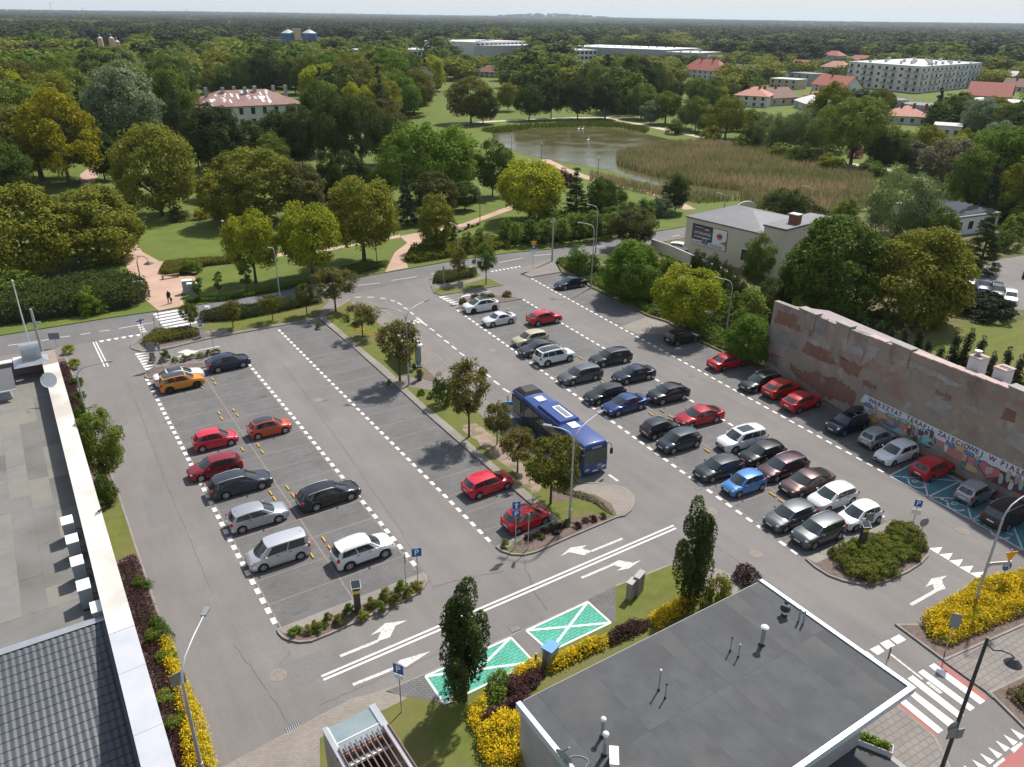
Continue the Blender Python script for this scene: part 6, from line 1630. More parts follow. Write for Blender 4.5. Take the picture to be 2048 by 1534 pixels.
CARS=[('sedan','white','white saloon with dark roof panel, half hidden behind the orange car',cA((505,500))[0],cA((270,548))[0],'L',1,dict(roof='black',dy=2.55)),('suvplain','orange','orange crossover with black roof beside the small islet',cA((512,556))[0],cA((290,606))[0],'L',1,dict(roof='black')),
 ('crossover','navy','dark navy crossover standing alone by the islet shrubs',cA((893,392))[0],cA((680,437))[0],'L',1,{}),('mini3','rose','bright pinkish red three door hatchback above the wine red one',cA((800,1032))[0],cA((558,1083))[0],'L',1,{}),
 ('mini','brick','orange red small car with black fabric roof',cA((1245,927))[0],cA((1005,984))[0],'L',1,dict(roof='black')),('hatch3','wine','wine red hatchback nosing left, next to the blue grey estate',cA((575,1318))[0],cA((800,1262))[0],'L',-1,{}),
 ('estate','slate','dark blue grey estate car between the wine red and the silver hatchbacks',cA((1052,1387))[0],cA((748,1468))[0],'L',1,{}),('hatch','silver','silver hatchback with large sloping rear window in the leftmost row',cB((775,350))[0],cB((475,437))[0],'L',1,{}),
 ('estate','black','long black estate car with silver roof rails in the second left row',cB((1362,167))[0],cB((1080,258))[0],'L',1,{}),('mpv','pale','silver people carrier nosing left, lowest in the leftmost row',cB((650,750))[0],cB((952,654))[0],'L',-1,{}),
 ('suv','white','white compact off-roader nearest to the left parking meter',cB((1640,640))[0],cB((1355,742))[0],'L',1,{}),('hatch3','rose','red three door hatchback in the row along the median, further from the signs',c3_((1003,732))[0],c3_((768,816))[0],'L',1,{}),
 ('mini','red','red five door hatchback behind the blue one-way sign',c3_((1310,1017))[0],c3_((1088,1112))[0],'L',1,{}),('suvcoupe','white','white coupe-roofed electric car with black roof beside the traffic islet',c4_((277,360))[0],c4_((447,332))[0],'R',-1,dict(roof='black')),
 ('coupe','pearl','low white sports coupe next to the white car with black roof',c4_((433,471))[0],c4_((577,441))[0],'R',-1,{}),('crossover','red','red crossover standing alone across from the white coupe',c4_((962,440))[0],c4_((803,462))[0],'R',1,{}),
 ('hatch','beige','pale beige older hatchback at the head of a tight trio',c4_((688,640))[0],c4_((850,604))[0],'R',-1,{}),('sedan','darkgrey','dark grey saloon squeezed between the beige and the white and black car',c4_((750,722))[0],c4_((915,690))[0],'R',-1,{}),
 ('suvbig','white','white seven seater with black roof and bonnet to the right',c4_((1058,752))[0],c4_((880,794))[0],'R',1,dict(roof='black')),('estate','darkgrey','dark grey estate at the far aisle, above the grey hatch-backed estate',c4_((1338,794))[0],c4_((1517,767))[0],'R',-1,{}),
 ('estate','grey','mid grey estate facing the bus lane',c4_((1093,947))[0],c4_((1267,908))[0],'R',-1,{}),('sedan','navy','dark blue saloon with a reddish windscreen reflection at the far aisle',c4_((1527,940))[0],c4_((1708,903))[0],'R',-1,{}),
 ('hatch','black','black hatchback touching the blue saloon beside the bus',c4_((1308,1107))[0],c4_((1470,1066))[0],'R',-1,{}),('sedan','blue','royal blue saloon level with the bus roof',c4_((1452,1205))[0],c4_((1640,1145))[0],'R',-1,{}),('crossover','black','bulky black crossover at the far aisle, above the red saloon',c4_((1825,1108))[0],c4_((1993,1070))[0],'R',-1,{}),
 ('fastback','crimson','metallic red fastback saloon in the middle of the right car park',c5_((545,882))[0],c5_((748,850))[0],'R',-1,{}),('mini','black','black small hatchback with red tail lights, beside the boxy dark electric car',c5_((410,935))[0],c5_((238,986))[0],'R',1,{}),
 ('pod','slate','dark boxy electric hatchback with blue trimmed nose',c5_((400,1102))[0],c5_((577,1047))[0],'R',-1,{}),('suvbig','white','white off-roader with large dark glass roof',c5_((905,1092))[0],c5_((1108,1045))[0],'R',-1,dict(roof='sun')),
 ('hatch','black','small black older hatchback tucked behind the white off-roader',c5_((1100,1200))[0],c5_((1255,1155))[0],'R',-1,{}),('hatch','darkgrey','graphite hatchback left of the sky blue small car',c5_((720,1332))[0],c5_((915,1277))[0],'R',-1,{}),
 ('mini','sky','sky blue small car',c7_((1020,638))[0],c7_((1193,580))[0],'R',-1,{}),('estate','plum','dark plum estate car behind the sky blue one',c7_((1325,511))[0],c7_((1515,446))[0],'R',-1,{}),('fastback','brown','brownish purple liftback between the plum estate and the white saloon-nosed hatch',c7_((1532,637))[0],c7_((1718,570))[0],'R',-1,{}),
 ('hatch','pearl','white hatchback with long bonnet touching the grey small one',c7_((1750,760))[0],c7_((1935,694))[0],'R',-1,{}),('hatch','grey','grey hatchback beside the two tone off-roader',c7_((1405,922))[0],c7_((1590,850))[0],'R',-1,{}),
 ('suv','grey','grey off-roader with silver rails nearest to the right end island',c7_((1635,1064))[0],c7_((1825,985))[0],'R',-1,{}),('mini3','white','small white three door car next to the right parking meter',c6_((672,912))[0],c6_((842,848))[0],'R',-1,{}),
 ('sedan','navy','black saloon alone at the top of the right row',c4_((1000,172))[0],c4_((1180,138))[0],'R',-1,{}),('hatch','black','black hatchback under the yellow green tree in the right row',c5_((570,187))[0],c5_((432,214))[0],'R',1,{}),
 ('sedan','red','red saloon seen from behind at the bushy end of the old wall',c5_((962,384))[0],c5_((812,420))[0],'R',1,{}),('estate','black','black estate car at the far end of the old wall, beside two red cars',c5_((1060,602))[0],c5_((1240,556))[0],'R',-1,{}),
 ('crossover','coral','orange red hatchback against the old wall, beside the black estate',c5_((1415,604))[0],c5_((1245,668))[0],'R',1,{}),('crossover','red','cherry red crossover against the old wall, right of the orange red one',c5_((1575,716))[0],c5_((1415,774))[0],'R',1,{}),
 ('suv','navy','black off-roader carrying a roof box by the mural',c5_((1790,957))[0],c5_((1950,905))[0],'R',-1,dict(box=1)),('mini','silver','silver small hatchback by the mural beside the black off-roader',c6_((975,192))[0],c6_((818,254))[0],'R',1,{}),
 ('hatch3','white','white three door car with grey bumper beside the first blue bay',c6_((978,382))[0],c6_((1142,322))[0],'R',-1,{}),('hatch3','red','dark red three door hatchback on the first blue bay',c6_((1440,446))[0],c6_((1290,508))[0],'R',1,{}),
 ('mini','silver','silver small hatchback on the second blue bay',c6_((1785,645))[0],c6_((1640,718))[0],'R',1,{}),('suvbig','umber','dark brown estate on the third blue bay, cut by the picture edge',c6_((2080,835))[0],c6_((1915,912))[0],'R',1,{}),
 ]
for m_,col_,lb,f,r,fr,face,k in CARS:
 k=dict(k);dy=k.pop('dy',0);box=k.pop('box',0)
 t=place_car(m_,col_,lb,f,r,fr,face,**k)
 if box:
  q=MODEL[m_]['roofp'](.45,0)
  t2=thing('roof_box','black roof box strapped on the off-roader by the mural','roof box',t.matrix_basis@Vector((q.x,q.y,q.z+.1)),t.rotation_euler.z)
  mb=MB().ball((0,0,.2),1.0,.42,.2,14,8);mb.box((-.8,-.36,0.02),(.8,.36,.16))
  mb.build('shell',M['trim'],t2,smooth=60)
  for x in(-.5,.5):
   MB().box((x-.03,-.62,-.03),(x+.03,.62,.02)).build('roof_bar',M['zinc'],t2)
for i,(px,py,col_,md_,lb)in enumerate([(1934,569,'white','hatch','white car in the courtyard car park, leftmost of its row'),(1964,580,'navy','hatch','dark blue car in the courtyard car park beside the white one'),(1992,590,'black','estate','black car in the courtyard car park, second from the right'),(2018,602,'pale','hatch','pale silver car in the courtyard car park, rightmost of its row'),(2060,552,'darkgrey','suv','dark car alone at the right edge of the courtyard')]):
 add_car(md_,col_,lb,at(px,py,.16),math.radians(-150 if i<4 else 20),group='cars in the courtyard')
add_car('hatch','white','white car behind the garden wall left of the cream building',at(1362,503,.14),math.radians(-60),group=None)
# the bus
def make_bus():
 fl,frt=at(1166,957),at(1212,945)
 d=RY*-1.0
 c0=(fl+frt)/2
 t=thing('city_bus','dark blue city bus waiting at the stop','bus',Vector((c0.x,c0.y,0.01))-d*6.0,math.atan2(d.y,d.x))
 L,W,H=12.0,2.5,2.95
 prof=[(-W/2,.32),(-W/2-.0,.9),(-W/2,1.2),(-W/2+.02,2.3),(-W/2+.07,2.72),(-W/2+.16,2.9),(-W/2+.35,H),(0,H+.03)]
 prof=prof+[(-y,z)for y,z in prof[-2::-1]]
 xs=[(-6,.10,0),(-5.94,.03,0),(-5.85,0,0),(-2,0,0),(2,0,0),(5.78,0,0),(5.93,.05,0),(6.0,.14,0)]
 mb=MB();n=len(prof);vs=[]
 for x,ins,_ in xs:
  for y,z in prof:
   vs.append((x-(0.10*max(0,(z-1.2)/1.7)if x>5.7 else 0),y*(1-ins/1.25),z-ins*(1 if z>2 else 0)))
 fs=[(i*n+j,(i+1)*n+j,(i+1)*n+j+1,i*n+j+1)for i in range(len(xs)-1)for j in range(n-1)]
 fs+=[tuple(range(n)),tuple((len(xs)-1)*n+j for j in range(n-1,-1,-1))]
 fs+=[((i+1)*n,i*n,i*n+n-1,(i+1)*n+n-1)for i in range(len(xs)-1)]
 mb.add(vs,[f[::-1]for f in fs])
 mb.build('body',PAINT['bus'],t,smooth=35)
 gl=M['car_glass']
 for y0,y1 in((-1.06,-.01),(.01,1.06)):
  MB().add([(6.02,y0,1.12),(6.02,y1,1.12),(5.925,y1,2.36),(5.925,y0,2.36)],[(0,1,2,3)]).build('windscreen',gl,t)
 MB().add([(5.93,-1.04,2.4),(5.93,1.04,2.4),(5.87,.98,2.78),(5.87,-.98,2.78)],[(0,1,2,3)]).build('destination_display',M['trim'],t)
 for sg in(1,-1):
  for x0 in(-5.6,-4.0,-2.4,-.8,.8,2.4,4.0):
   MB().box((x0,W/2*sg-.02,1.0),(x0+1.5,W/2*sg+.012*sg+(.0),2.45)).build('side_window',gl,t)if sg>0 else MB().box((x0,-W/2-.012,1.0),(x0+1.5,-W/2+.02,2.45)).build('side_window',gl,t)
  MB().box((-5.8,(W/2-.02)if sg>0 else-W/2-.009,.88),(5.75,W/2+.009 if sg>0 else-W/2+.02,2.55)).build('window_band',M['trim'],t)
  for x0 in(-2.55,1.05)if sg<0 else():
   d_=MB().box((x0,-W/2-.02,.36),(x0+1.3,-W/2-.013,2.5)).build('door',gl,t)
   MB().box((x0+.62,-W/2-.03,.36),(x0+.68,-W/2-.021,2.5)).build('door_post',M['trim'],d_)
 ty,rm=wheel_meshes(.48,.28,False)
 for x in(-3.2,3.1):
  for sg in(1,-1):
   w_=ob('wheel',ty,t,(x,(W/2-.16)*sg,.48));ob('rim',rm,w_)
   MB().cyl((x,(W/2-.05)*sg,.5),(x,(W/2+.004)*sg,.5),.56,n=20).build('wheel_arch',M['trim'],t)
 e=MB().add([(-5.8,-1.0,H),(-4.0,-1.0,H),(-4.0,1.0,H),(-5.8,1.0,H),(-5.5,-.62,H+.3),(-4.25,-.72,H+.3),(-4.25,.72,H+.3),(-5.5,.62,H+.3)],[(4,5,6,7),(0,1,5,4),(1,2,6,5),(2,3,7,6),(3,0,4,7)])
 e.build('engine_hood',M['trim'],t)
 for x in(-2.9,2.6):
  MB().prism([(x-.48,-.4),(x+.48,-.4),(x+.48,.4),(x-.48,.4)],H,H+.09).build('roof_hatch',M['frame_white'],t)
 ac=MB().add([(-1.75,-1.0,H-.02),(2.0,-1.0,H-.02),(2.0,1.0,H-.02),(-1.75,1.0,H-.02),(-1.55,-.9,H+.24),(1.9,-.9,H+.24),(1.9,.9,H+.24),(-1.55,.9,H+.24)],[(4,5,6,7),(0,1,5,4),(1,2,6,5),(2,3,7,6),(3,0,4,7)]).build('air_conditioner',PAINT['bus'],t)
 MB().box((-.75,-.1,H+.241),(1.55,.62,H+.27)).build('fan_frame',M['plate'],ac)
 MB().box((-.6,.06,H+.271),(1.4,.46,H+.285)).build('grille',M['trim'],ac)
 for k in range(6):
  mb=MB();x=-.43+.335*k;n_=12
  for r0,r1 in((.10,.145),(.0,.045)):
   vs=[(x+r*math.cos(2*math.pi*q/n_),.26+r*math.sin(2*math.pi*q/n_),H+.292)for r in(r0,r1)for q in range(n_)]
   mb.add(vs,[(q,n_+q,n_+(q+1)%n_,(q+1)%n_)for q in range(n_)])
  mb.build('fan',M['zinc'],ac)
 for sg in(1,-1):
  mb=MB().tube([(5.85,1.1*sg,2.75),(6.15,1.3*sg,2.7),(6.2,1.38*sg,2.3)],.03,6);mb.box((6.12,1.36*sg-.1,1.8),(6.26,1.36*sg+.1,2.3))
  mb.build('mirror',M['trim'],t)
  MB().box((6.0,.78*sg-.2,.62),(6.035,.78*sg+.2,.8)).build('headlight',M['lamp_glass'],t)
  MB().box((-5.75,1.15*sg-.1,2.62),(-5.55,1.15*sg+.12*sg,2.72)).build('marker_light',M['silo_tan'],t)
  MB().box((5.45,1.17*sg-.1,2.6),(5.8,1.17*sg+.06,2.7)).build('marker_light',M['silo_tan'],t)
 MB().box((6.005,-.26,.42),(6.03,.26,.54)).build('number_plate',M['plate'],t)
 tx=ob('fleet_number',text_mesh('8241',.22,'fleet_number',M['plate'],bold=True),t,(6.03,.45,.93));tx.rotation_euler=(math.pi/2,0,math.pi/2)
 MB().add([(5.955,-.35,2.5),(5.955,.55,2.5),(5.935,.55,2.66),(5.935,-.35,2.66)],[(0,1,2,3)]).build('route_text',M['concrete'],t)
make_bus()
# the building along the left edge
M['felt_grey']=mat('roof_felt_grey',(0.15,0.145,0.135),(0.19,0.184,0.17),0.7,0.95,c3=(0.12,0.112,0.1),s3=0.35)
M['felt_grey2']=mat('roof_felt_grey_b',(0.165,0.16,0.148),(0.19,0.185,0.17),0.9,0.95,c3=(0.21,0.195,0.16),s3=0.4)
M['felt_dark']=mat('roof_felt_dark',(0.058,0.06,0.063),(0.078,0.08,0.083),0.8,0.9,c3=(0.1,0.097,0.092),s3=0.3)
M['felt_dark2']=mat('roof_felt_dark_b',(0.068,0.07,0.074),(0.085,0.087,0.09),1.1,0.9,c3=(0.06,0.06,0.062),s3=0.3)
M['coping_white']=mat('coping_white',(0.62,0.595,0.55),(0.54,0.515,0.47),0.5,0.75,c3=(0.42,0.37,0.31),s3=0.3)
M['coping_metal']=mat('coping_metal',(0.55,0.56,0.58),(0.47,0.48,0.5),0.5,0.45,metal=0.2)
M['coping_blue']=mat('coping_bluish',(0.5,0.58,0.64),(0.44,0.52,0.58),0.8,0.4,metal=0.2)
M['wall_brown']=mat('wall_brown_plaster',(0.3,0.24,0.2),(0.26,0.2,0.17),0.8,0.9)
M['roof_tile']=mat('roof_tile_graphite',(0.075,0.083,0.092),(0.09,0.097,0.105),0.6,0.42,spec=0.4)
M['galv']=mat('galvanised_sheet',(0.46,0.48,0.5),(0.38,0.4,0.42),1.2,0.35,metal=0.6)
M['unit_white']=mat('unit_white',(0.74,0.73,0.7),None,rough=0.5)
M['unit_grey']=mat('unit_grey',(0.3,0.31,0.32),None,rough=0.5)
ZP,ZR=5.5,4.0
yN=at(108,700,ZP).y
lb=thing('flat_roofed_building','long building at the left edge with grey felt roof, pale parapet and graphite tiled part','building',(0,40,0))
def lbx(mb,nm,m,smooth=None):
 o=mb.build(nm,m,lb,(0,-40,0),0,smooth);return o
yT=at(216,1236,4.75).y
lbx(MB().box((-34,yT+.1,-.2),(0.55,yN,ZR-.3)),'walls',M['plaster_grey'])
lbx(MB().box((-34,yT+.1,ZR-.296),(-.364,yN-.5,ZR)),'roof_deck',M['felt_grey'])
lbx(MB().box((-.36,8,-.2),(0.6,yN,ZP-.142)),'parapet',M['wall_brown'])
lbx(MB().box((-34,yN-.62,ZR-.296),(-.364,yN-.004,ZP-.3)),'parapet',M['wall_brown'])
ys=[at(170,1265,ZP).y]
caps=[(yN-3.4,yN+.1,'wall_brown')]
a=yN-3.4;b_=at(225,1268,ZP).y
n=5
for i in range(n):
 caps.append((a+(b_-a)*(i+1)/n+.006,a+(b_-a)*i/n-.006,'coping_white'))
cuts=[at(*q,ZP).y for q in((228,1265),(250,1345),(285,1465),(325,1600),(360,1750),(400,1950))]
for y1,y0 in zip(cuts,cuts[1:]):
 caps.append((y0+.008,y1-.008,'coping_metal'))
for y0,y1,m in caps:
 lbx(MB().add([(-.44,y0,ZP-.14),(.76,y0,ZP-.14),(.76,y1,ZP-.14),(-.44,y1,ZP-.14),(-.44,y0,ZP),(.76,y0,ZP+.05),(.76,y1,ZP+.05),(-.44,y1,ZP)],[(0,3,2,1),(4,5,6,7),(0,1,5,4),(1,2,6,5),(2,3,7,6),(3,0,4,7)]),'coping_cap',M[m])
x0=-34
for x0,x1 in((-34,-12),(-12,-6),(-6,-2.6),(-2.6,-.5)):
 z=ZP-.3+(.1 if x1>-1 else 0)
 lbx(MB().box((x0+.01,yN-.72,z),(x1-.01,yN+.1,z+.12)),'coping_cap',M['coping_white'])
rr=random.Random(3)
for i in range(8):
 x1=-.5-1.22*i;x0=x1-1.21
 y=yN-1.2-rr.uniform(0,3)
 while y>41.5:
  y0=max(41.5,y-rr.uniform(4.0,5.2))
  px=to_px((x1,(y+y0)/2,ZR))
  if px[0]>-40:
   z=ZR+rr.uniform(.003,.012)
   lbx(MB().box((x0,y0,ZR-.05),(x1,y-.015,z)),'roof_sheet',M['felt_grey' if rr.random()<.5 else 'felt_grey2'])
  y=y0
te=at(216,1236,4.75);y_top=te.y;slope=math.radians(12)
cw,cl=0.305,0.50
def tile_mesh():
 mb=MB();n=6;vs=[]
 for(yy,dz)in((0.0,0.0),(-cl*.98,.028),(-cl*.985,-.012)):
  for i in range(n+1):
   t=i/n;w=.5-.5*math.cos(2*math.pi*min(1,max(0,(t-.08)/.9)))
   vs.append((t*cw,yy,dz+.034*w+(.006*(1-abs(2*t-1)))))
 k=n+1
 mb.add(vs,[(r*k+i,(r+1)*k+i,(r+1)*k+i+1,r*k+i+1)for r in range(2)for i in range(n)])
 return mb.mesh('roof_tile',M['roof_tile'],50)
tm=tile_mesh()
ridge_x1=-.42
tb=MB();xw=-34
zb=4.75-math.tan(slope)*22
tb.add([(-34,y_top,4.70),(ridge_x1,y_top,4.70),(ridge_x1,y_top-22,zb-.05),(-34,y_top-22,zb-.05)],[(0,3,2,1)])
lbx(tb,'tile_underlay',M['felt_dark'])
lbx(MB().box((-34,y_top-.05,ZR),(ridge_x1,y_top+.22,4.77)),'ridge_wall',M['felt_grey'])
lbx(MB().add([(-34,y_top-.14,4.80),(ridge_x1+.02,y_top-.14,4.80),(ridge_x1+.02,y_top+.3,4.83),(-34,y_top+.3,4.83),(-34,y_top+.32,4.6),(ridge_x1+.02,y_top+.32,4.6)],[(0,1,2,3),(3,2,5,4)]),'ridge_flashing',M['galv'])
count=0
for r in range(26):
 y=y_top-.05-r*cl*math.cos(slope);z=4.73-r*cl*math.sin(slope)
 for c in range(34):
  x=-.62-(c+1)*cw
  px=to_px((x+cw/2,y-cl/2,z))
  if px[0]<-25 or px[1]>1560 or count>=298:continue
  o=ob('roof_tile',tm,lb,(x,y-40,z));o.rotation_euler=(slope,0,0);count+=1
lbx(MB().add([(-.64,y_top-.1,4.735),(-.36,y_top-.1,4.80),(-.36,y_top-20,4.80-math.tan(slope)*20),(-.64,y_top-20,4.735-math.tan(slope)*20)],[(0,3,2,1)]),'valley_flashing',M['roof_tile'])
g=thing('roof_dormer','small grey gabled dormer on the felt roof by the left picture edge','dormer',at(-8,790,ZR))
mb=MB();mb.add([(-6,-1.6,0),(1.2,-1.6,0),(1.2,1.9,0),(-6,1.9,0),(-6,-1.6,1.1),(1.0,-1.6,1.1),(1.0,1.9,1.1),(-6,1.9,1.1),(-6,.1,2.1),(1.0,.1,2.1)],[(0,1,5,4),(1,2,6,9,5),(2,3,7,6)])
mb.build('walls',M['unit_grey'],g)
MB().add([(-6,-2.0,.95),(1.6,-2.0,.95),(1.6,.1,2.16),(-6,.1,2.16),(-6,2.3,.95),(1.6,2.3,.95)],[(0,1,2,3),(3,2,5,4)]).build('roof',M['roof_grey'],g)
MB().box((-6,-2.06,.9),(1.62,-1.99,1.0)).build('fascia',M['frame_white'],g)
def ac_unit(p,w,d,h,rz,label,top='unit_white'):
 t=thing('air_conditioner',label,'air conditioner',p,rz,'air conditioners beside the left parapet')
 MB().box((-w/2,-d/2,.12),(w/2,d/2,h)).build('casing',M['unit_grey'],t)
 MB().box((-w/2-.02,-d/2-.02,h),(w/2+.02,d/2+.02,h+.05)).build('top_panel',M[top],t)
 gmb=MB();n=14
 for k in range(2):
  z=.12+(h-.12)*(.27+.46*k);vs=[(-w/2-.012,.34*d*math.cos(2*math.pi*q/n),z+.19*(h-.1)*math.sin(2*math.pi*q/n))for q in range(n)]
  gmb.add(vs,[tuple(range(n-1,-1,-1))])
 gmb.build('fan_grille',M['trim'],t)
 for y in(-d/2+.08,d/2-.08):
  MB().box((-w/2,y-.04,0),(w/2,y+.04,.12)).build('foot',M['trim'],t)
 MB().tube([(w/2,d*.2,.5),(w/2+.25,d*.25,.45),(w/2+.35,d*.3,.1),(w/2+.45,d*.3,.02)],.025,6).build('pipe',M['trim'],t)
for i,q in enumerate([(135,1041),(145,1078),(155,1122),(168,1170),(196,1213)]):
 h=1.35 if i<4 else 1.05
 p=at(*q,ZR+h)
 ac_unit(Vector((p.x-.03,p.y,ZR+.01)),.62,.95,h,0,('white topped air conditioner farthest along the left parapet','second farthest white topped air conditioner along the left parapet','third white topped air conditioner along the left parapet','fourth white topped air conditioner, next to the tiled roof','low white air conditioner squeezed against the tiled roof edge')[i])
def dish(name,label,p,nrm,r,m,arm_to):
 t=thing(name,label,'satellite dish',p)
 nrm=Vector(nrm).normalized();a=nrm.orthogonal().normalized();b=nrm.cross(a)
 mb=MB();n=24;vs=[]
 rings=[(0,-.18),(.35,-.155),(.7,-.09),(1,0)]
 for f,dz in rings:
  for k in range(n):
   vs.append((a*math.cos(2*math.pi*k/n)+b*math.sin(2*math.pi*k/n)*1.1)*r*max(f,.001)+nrm*dz*r)
 fs=[(i*n+k,i*n+(k+1)%n,(i+1)*n+(k+1)%n,(i+1)*n+k)for i in range(len(rings)-1)for k in range(n)]
 mb.add(vs,fs)
 mb.add([v-nrm*.02 for v in vs],[f[::-1]for f in fs])
 mb.build('reflector',m,t,smooth=60)
 MB().tube([b*-r*1.05,nrm*r*.6-b*r*.8,nrm*r*1.0-b*r*.2],.022,6).build('feed_arm',M['trim'],t)
 MB().cyl(nrm*r*.95-b*r*.25,nrm*r*1.1-b*r*.15,.05,n=8).build('feed_horn',M['zinc'],t)
 MB().tube([-nrm*r*.2,-nrm*r*.4-Vector((0,0,.1)),Vector(arm_to)-p],.035,6).build('mast',M['zinc'],t)
 return t
pd=at(97,760,ZP+.55)
dish('satellite_dish','big white satellite dish on the left parapet',pd,(-.4,-.75,.5),.62,M['unit_white'],Vector((.2,pd.y+.3,ZP+.05)))
v=thing('vent_hood','curved galvanised vent hood on the far left parapet','vent hood',at(66,722,ZP-.1))
mb=MB();prof=[(-.55,0),(-.52,.6),(-.46,1.2),(-.3,1.6),(0,1.75),(.3,1.7)]
w=.75
vs=[(s*w,y,z)for s in(-1,1)for y,z in prof]+[(s*w,.45,z)for s in(-1,1)for z in(0,1.3)]
k=len(prof)
mb.add(vs,[(i,k+i,k+i+1,i+1)for i in range(k-1)]+[tuple(range(k))+(2*k+1,2*k),tuple(range(2*k-1,k-1,-1))+(2*k+2,2*k+3),(2*k,2*k+1,2*k+3,2*k+2)])
mb.build('hood',M['galv'],v,smooth=50)
MB().add([(-1.5,-1.1,-.02),(1.5,-1.1,-.02),(1.5,1.0,-.02),(-1.5,1.0,-.02),(-w,-.55,.35),(w,-.55,.35),(w,.45,.35),(-w,.45,.35)],[(0,1,5,4),(1,2,6,5),(2,3,7,6),(3,0,4,7)]).build('flashing',M['galv'],v)
bp=at(200,1025,ZP+.05)
bird=thing('pigeon','dark pigeon perched on the left parapet','bird',bp,.5)
mb=MB().ball((0,0,.13),.15,.075,.075,12,8);mb.ball((.15,0,.22),.05,.04,.045,8,6)
mb.add([(-.12,-.04,.12),(-.12,.04,.12),(-.32,.05,.07),(-.32,-.05,.07),(-.2,0,.15)],[(0,1,2,3),(0,3,4),(1,4,2),(0,4,1),(3,2,4)])
mb.tube([(.08,0,.17),(.13,0,.2)],.045,8);mb.tube([(.19,0,.22),(.235,0,.21)],[.018,.004],6)
for s in(-1,1):mb.tube([(0,.03*s,.08),(.01,.03*s,0)],.008,5)
mb.build('body',M['felt_dark'],bird,smooth=60)
# the flat-roofed building in front
ZF=4.2
A_=at(1033,1402,ZF);B_=at(1520,1166,ZF);C_=at(1828,1373,ZF)
fx0,fx1=A_.x,(B_.x+C_.x)/2;fy1=(A_.y+B_.y)/2;fy0=C_.y
fb=thing('flat_roofed_building','low building in front with dark felt roof, bluish metal edge and vent pipes','building',(fx0,fy0,0))
W_,D_=fx1-fx0,fy1-fy0
MB().box((.05,1.0,-.2),(W_-1.6,D_-.15,ZF-.42)).build('walls',M['concrete'],fb)
MB().box((0.0,0,ZF-.40),(W_,D_,ZF-.03)).build('roof_slab',M['plaster_grey'],fb)
rr=random.Random(8)
nx=16;seam=0.52
for i in range(nx):
 xa,xb=W_*i/nx,W_*(i+1)/nx
 for ya,yb in((0.02,D_*seam-.003),(D_*seam+.003,D_-.02)):
  z=ZF+rr.uniform(-.003,.003)
  sk=.0
  MB().box((xa+.0015+.1*(i==0),ya,ZF-.028),(xb-.0015-.1*(i==nx-1),yb,z)).build('roof_sheet',M['felt_dark' if rr.random()<.55 else 'felt_dark2'],fb)
def edging(p,q,n,w=.24,h=.09):
 p,q=Vector(p),Vector(q);d=(q-p).normalized();o=Vector((-d.y,d.x,0))*w/2
 for i in range(n):
  a=p.lerp(q,i/n)+d*.006;b=p.lerp(q,(i+1)/n)-d*.006
  mb=MB();mb.add([tuple(v+Vector((0,0,dz)))for dz in(-.30,h)for v in(a-o,b-o,b+o,a+o)],[(0,3,2,1),(4,5,6,7),(0,1,5,4),(1,2,6,5),(2,3,7,6),(3,0,4,7)])
  mb.build('edge_cap',M['coping_blue'],fb)
edging((W_,D_,ZF),(W_,.12,ZF),9);edging((W_+.12,0,ZF),(.12,0,ZF),13);edging((0,0,ZF),(0,D_,ZF),7)
MB().box((.3,D_-.06,ZF-.36),(W_-.2,D_+.02,ZF-.02)).build('gutter',M['unit_grey'],fb)
gm=MB();r=random.Random(2)
for s in range(4):
 pth=[Vector((.035,4.6+s*.28+.2*math.sin(t*1.7+s),2.0+.45*math.cos(t*1.3+s*2)))for t in np.linspace(0,5,14)]
 for i in range(13):
  d=(pth[i+1]-pth[i]).normalized();q=Vector((0,-d.z,d.y))*.035
  gm.add([pth[i]+q,pth[i]-q,pth[i+1]-q,pth[i+1]+q],[(0,1,2,3)])
gm.build('graffiti',M['felt_dark'],fb)
MB().box((W_-6.5,-2.8,.1),(W_-.9,.95,.26)).build('entrance_step',M['felt_dark2'],fb);MB().box((W_-7.2,-3.3,.05),(W_-.5,1.0,.14)).build('entrance_step',M['concrete'],fb)
def vent(px,py,top,r,label,cap=None,cm='unit_white',kind='vent_pipe',m='galv',group='vent pipes on the dark roof',base=True):
 b=at(px,py,ZF);h=rise(b,top)
 t=thing(kind,label,'vent pipe',b,0,group)
 MB().cyl((0,0,-.02),(0,0,h),r,r,14).build('tube',M[m],t,smooth=40)
 if base:MB().cyl((0,0,-.01),(0,0,.14),r*1.7,r*1.25,14).build('collar',M['trim'],t,smooth=40)
 if cap=='hat':
  MB().cyl((0,0,h+.06),(0,0,h+.14),r*1.9,r*1.2,16).build('cap',M[cm],t,smooth=40)
  for k in range(3):
   a=k*2.1;MB().cyl((r*.8*math.cos(a),r*.8*math.sin(a),h-.02),(r*.8*math.cos(a),r*.8*math.sin(a),h+.07),.012,n=4).build('strut',M['trim'],t)
 elif cap=='ball':
  MB().ball((0,0,h+.05),r*1.7,r*1.7,r*1.5,14,8).build('cap',M[cm],t,smooth=180)
 elif cap=='cowl':
  c=MB().cyl((0,0,h*.45),(0,0,h*.55),r*2.2,r*2.2,16);c.cyl((0,0,h*.55),(0,0,h*.8),r*2.6,r*1.6,16);c.ball((0,0,h),r*1.1,r*1.1,r*1.2,10,6)
  c.build('cowl',M['trim'],t,smooth=50)
 return t
vent(1523,1290,1256,.11,'galvanised vent pipe with white hat in the middle of the dark roof','hat')
vent(1568,1231,1206,.11,'short vent with black round cowl near the right roof edge','cowl',m='unit_white')
vent(1597,1242,1217,.055,'thin grey tube by the right roof edge, left of the pair',base=False);vent(1606,1247,1221,.055,'thin grey tube by the right roof edge, right of the pair',base=False)
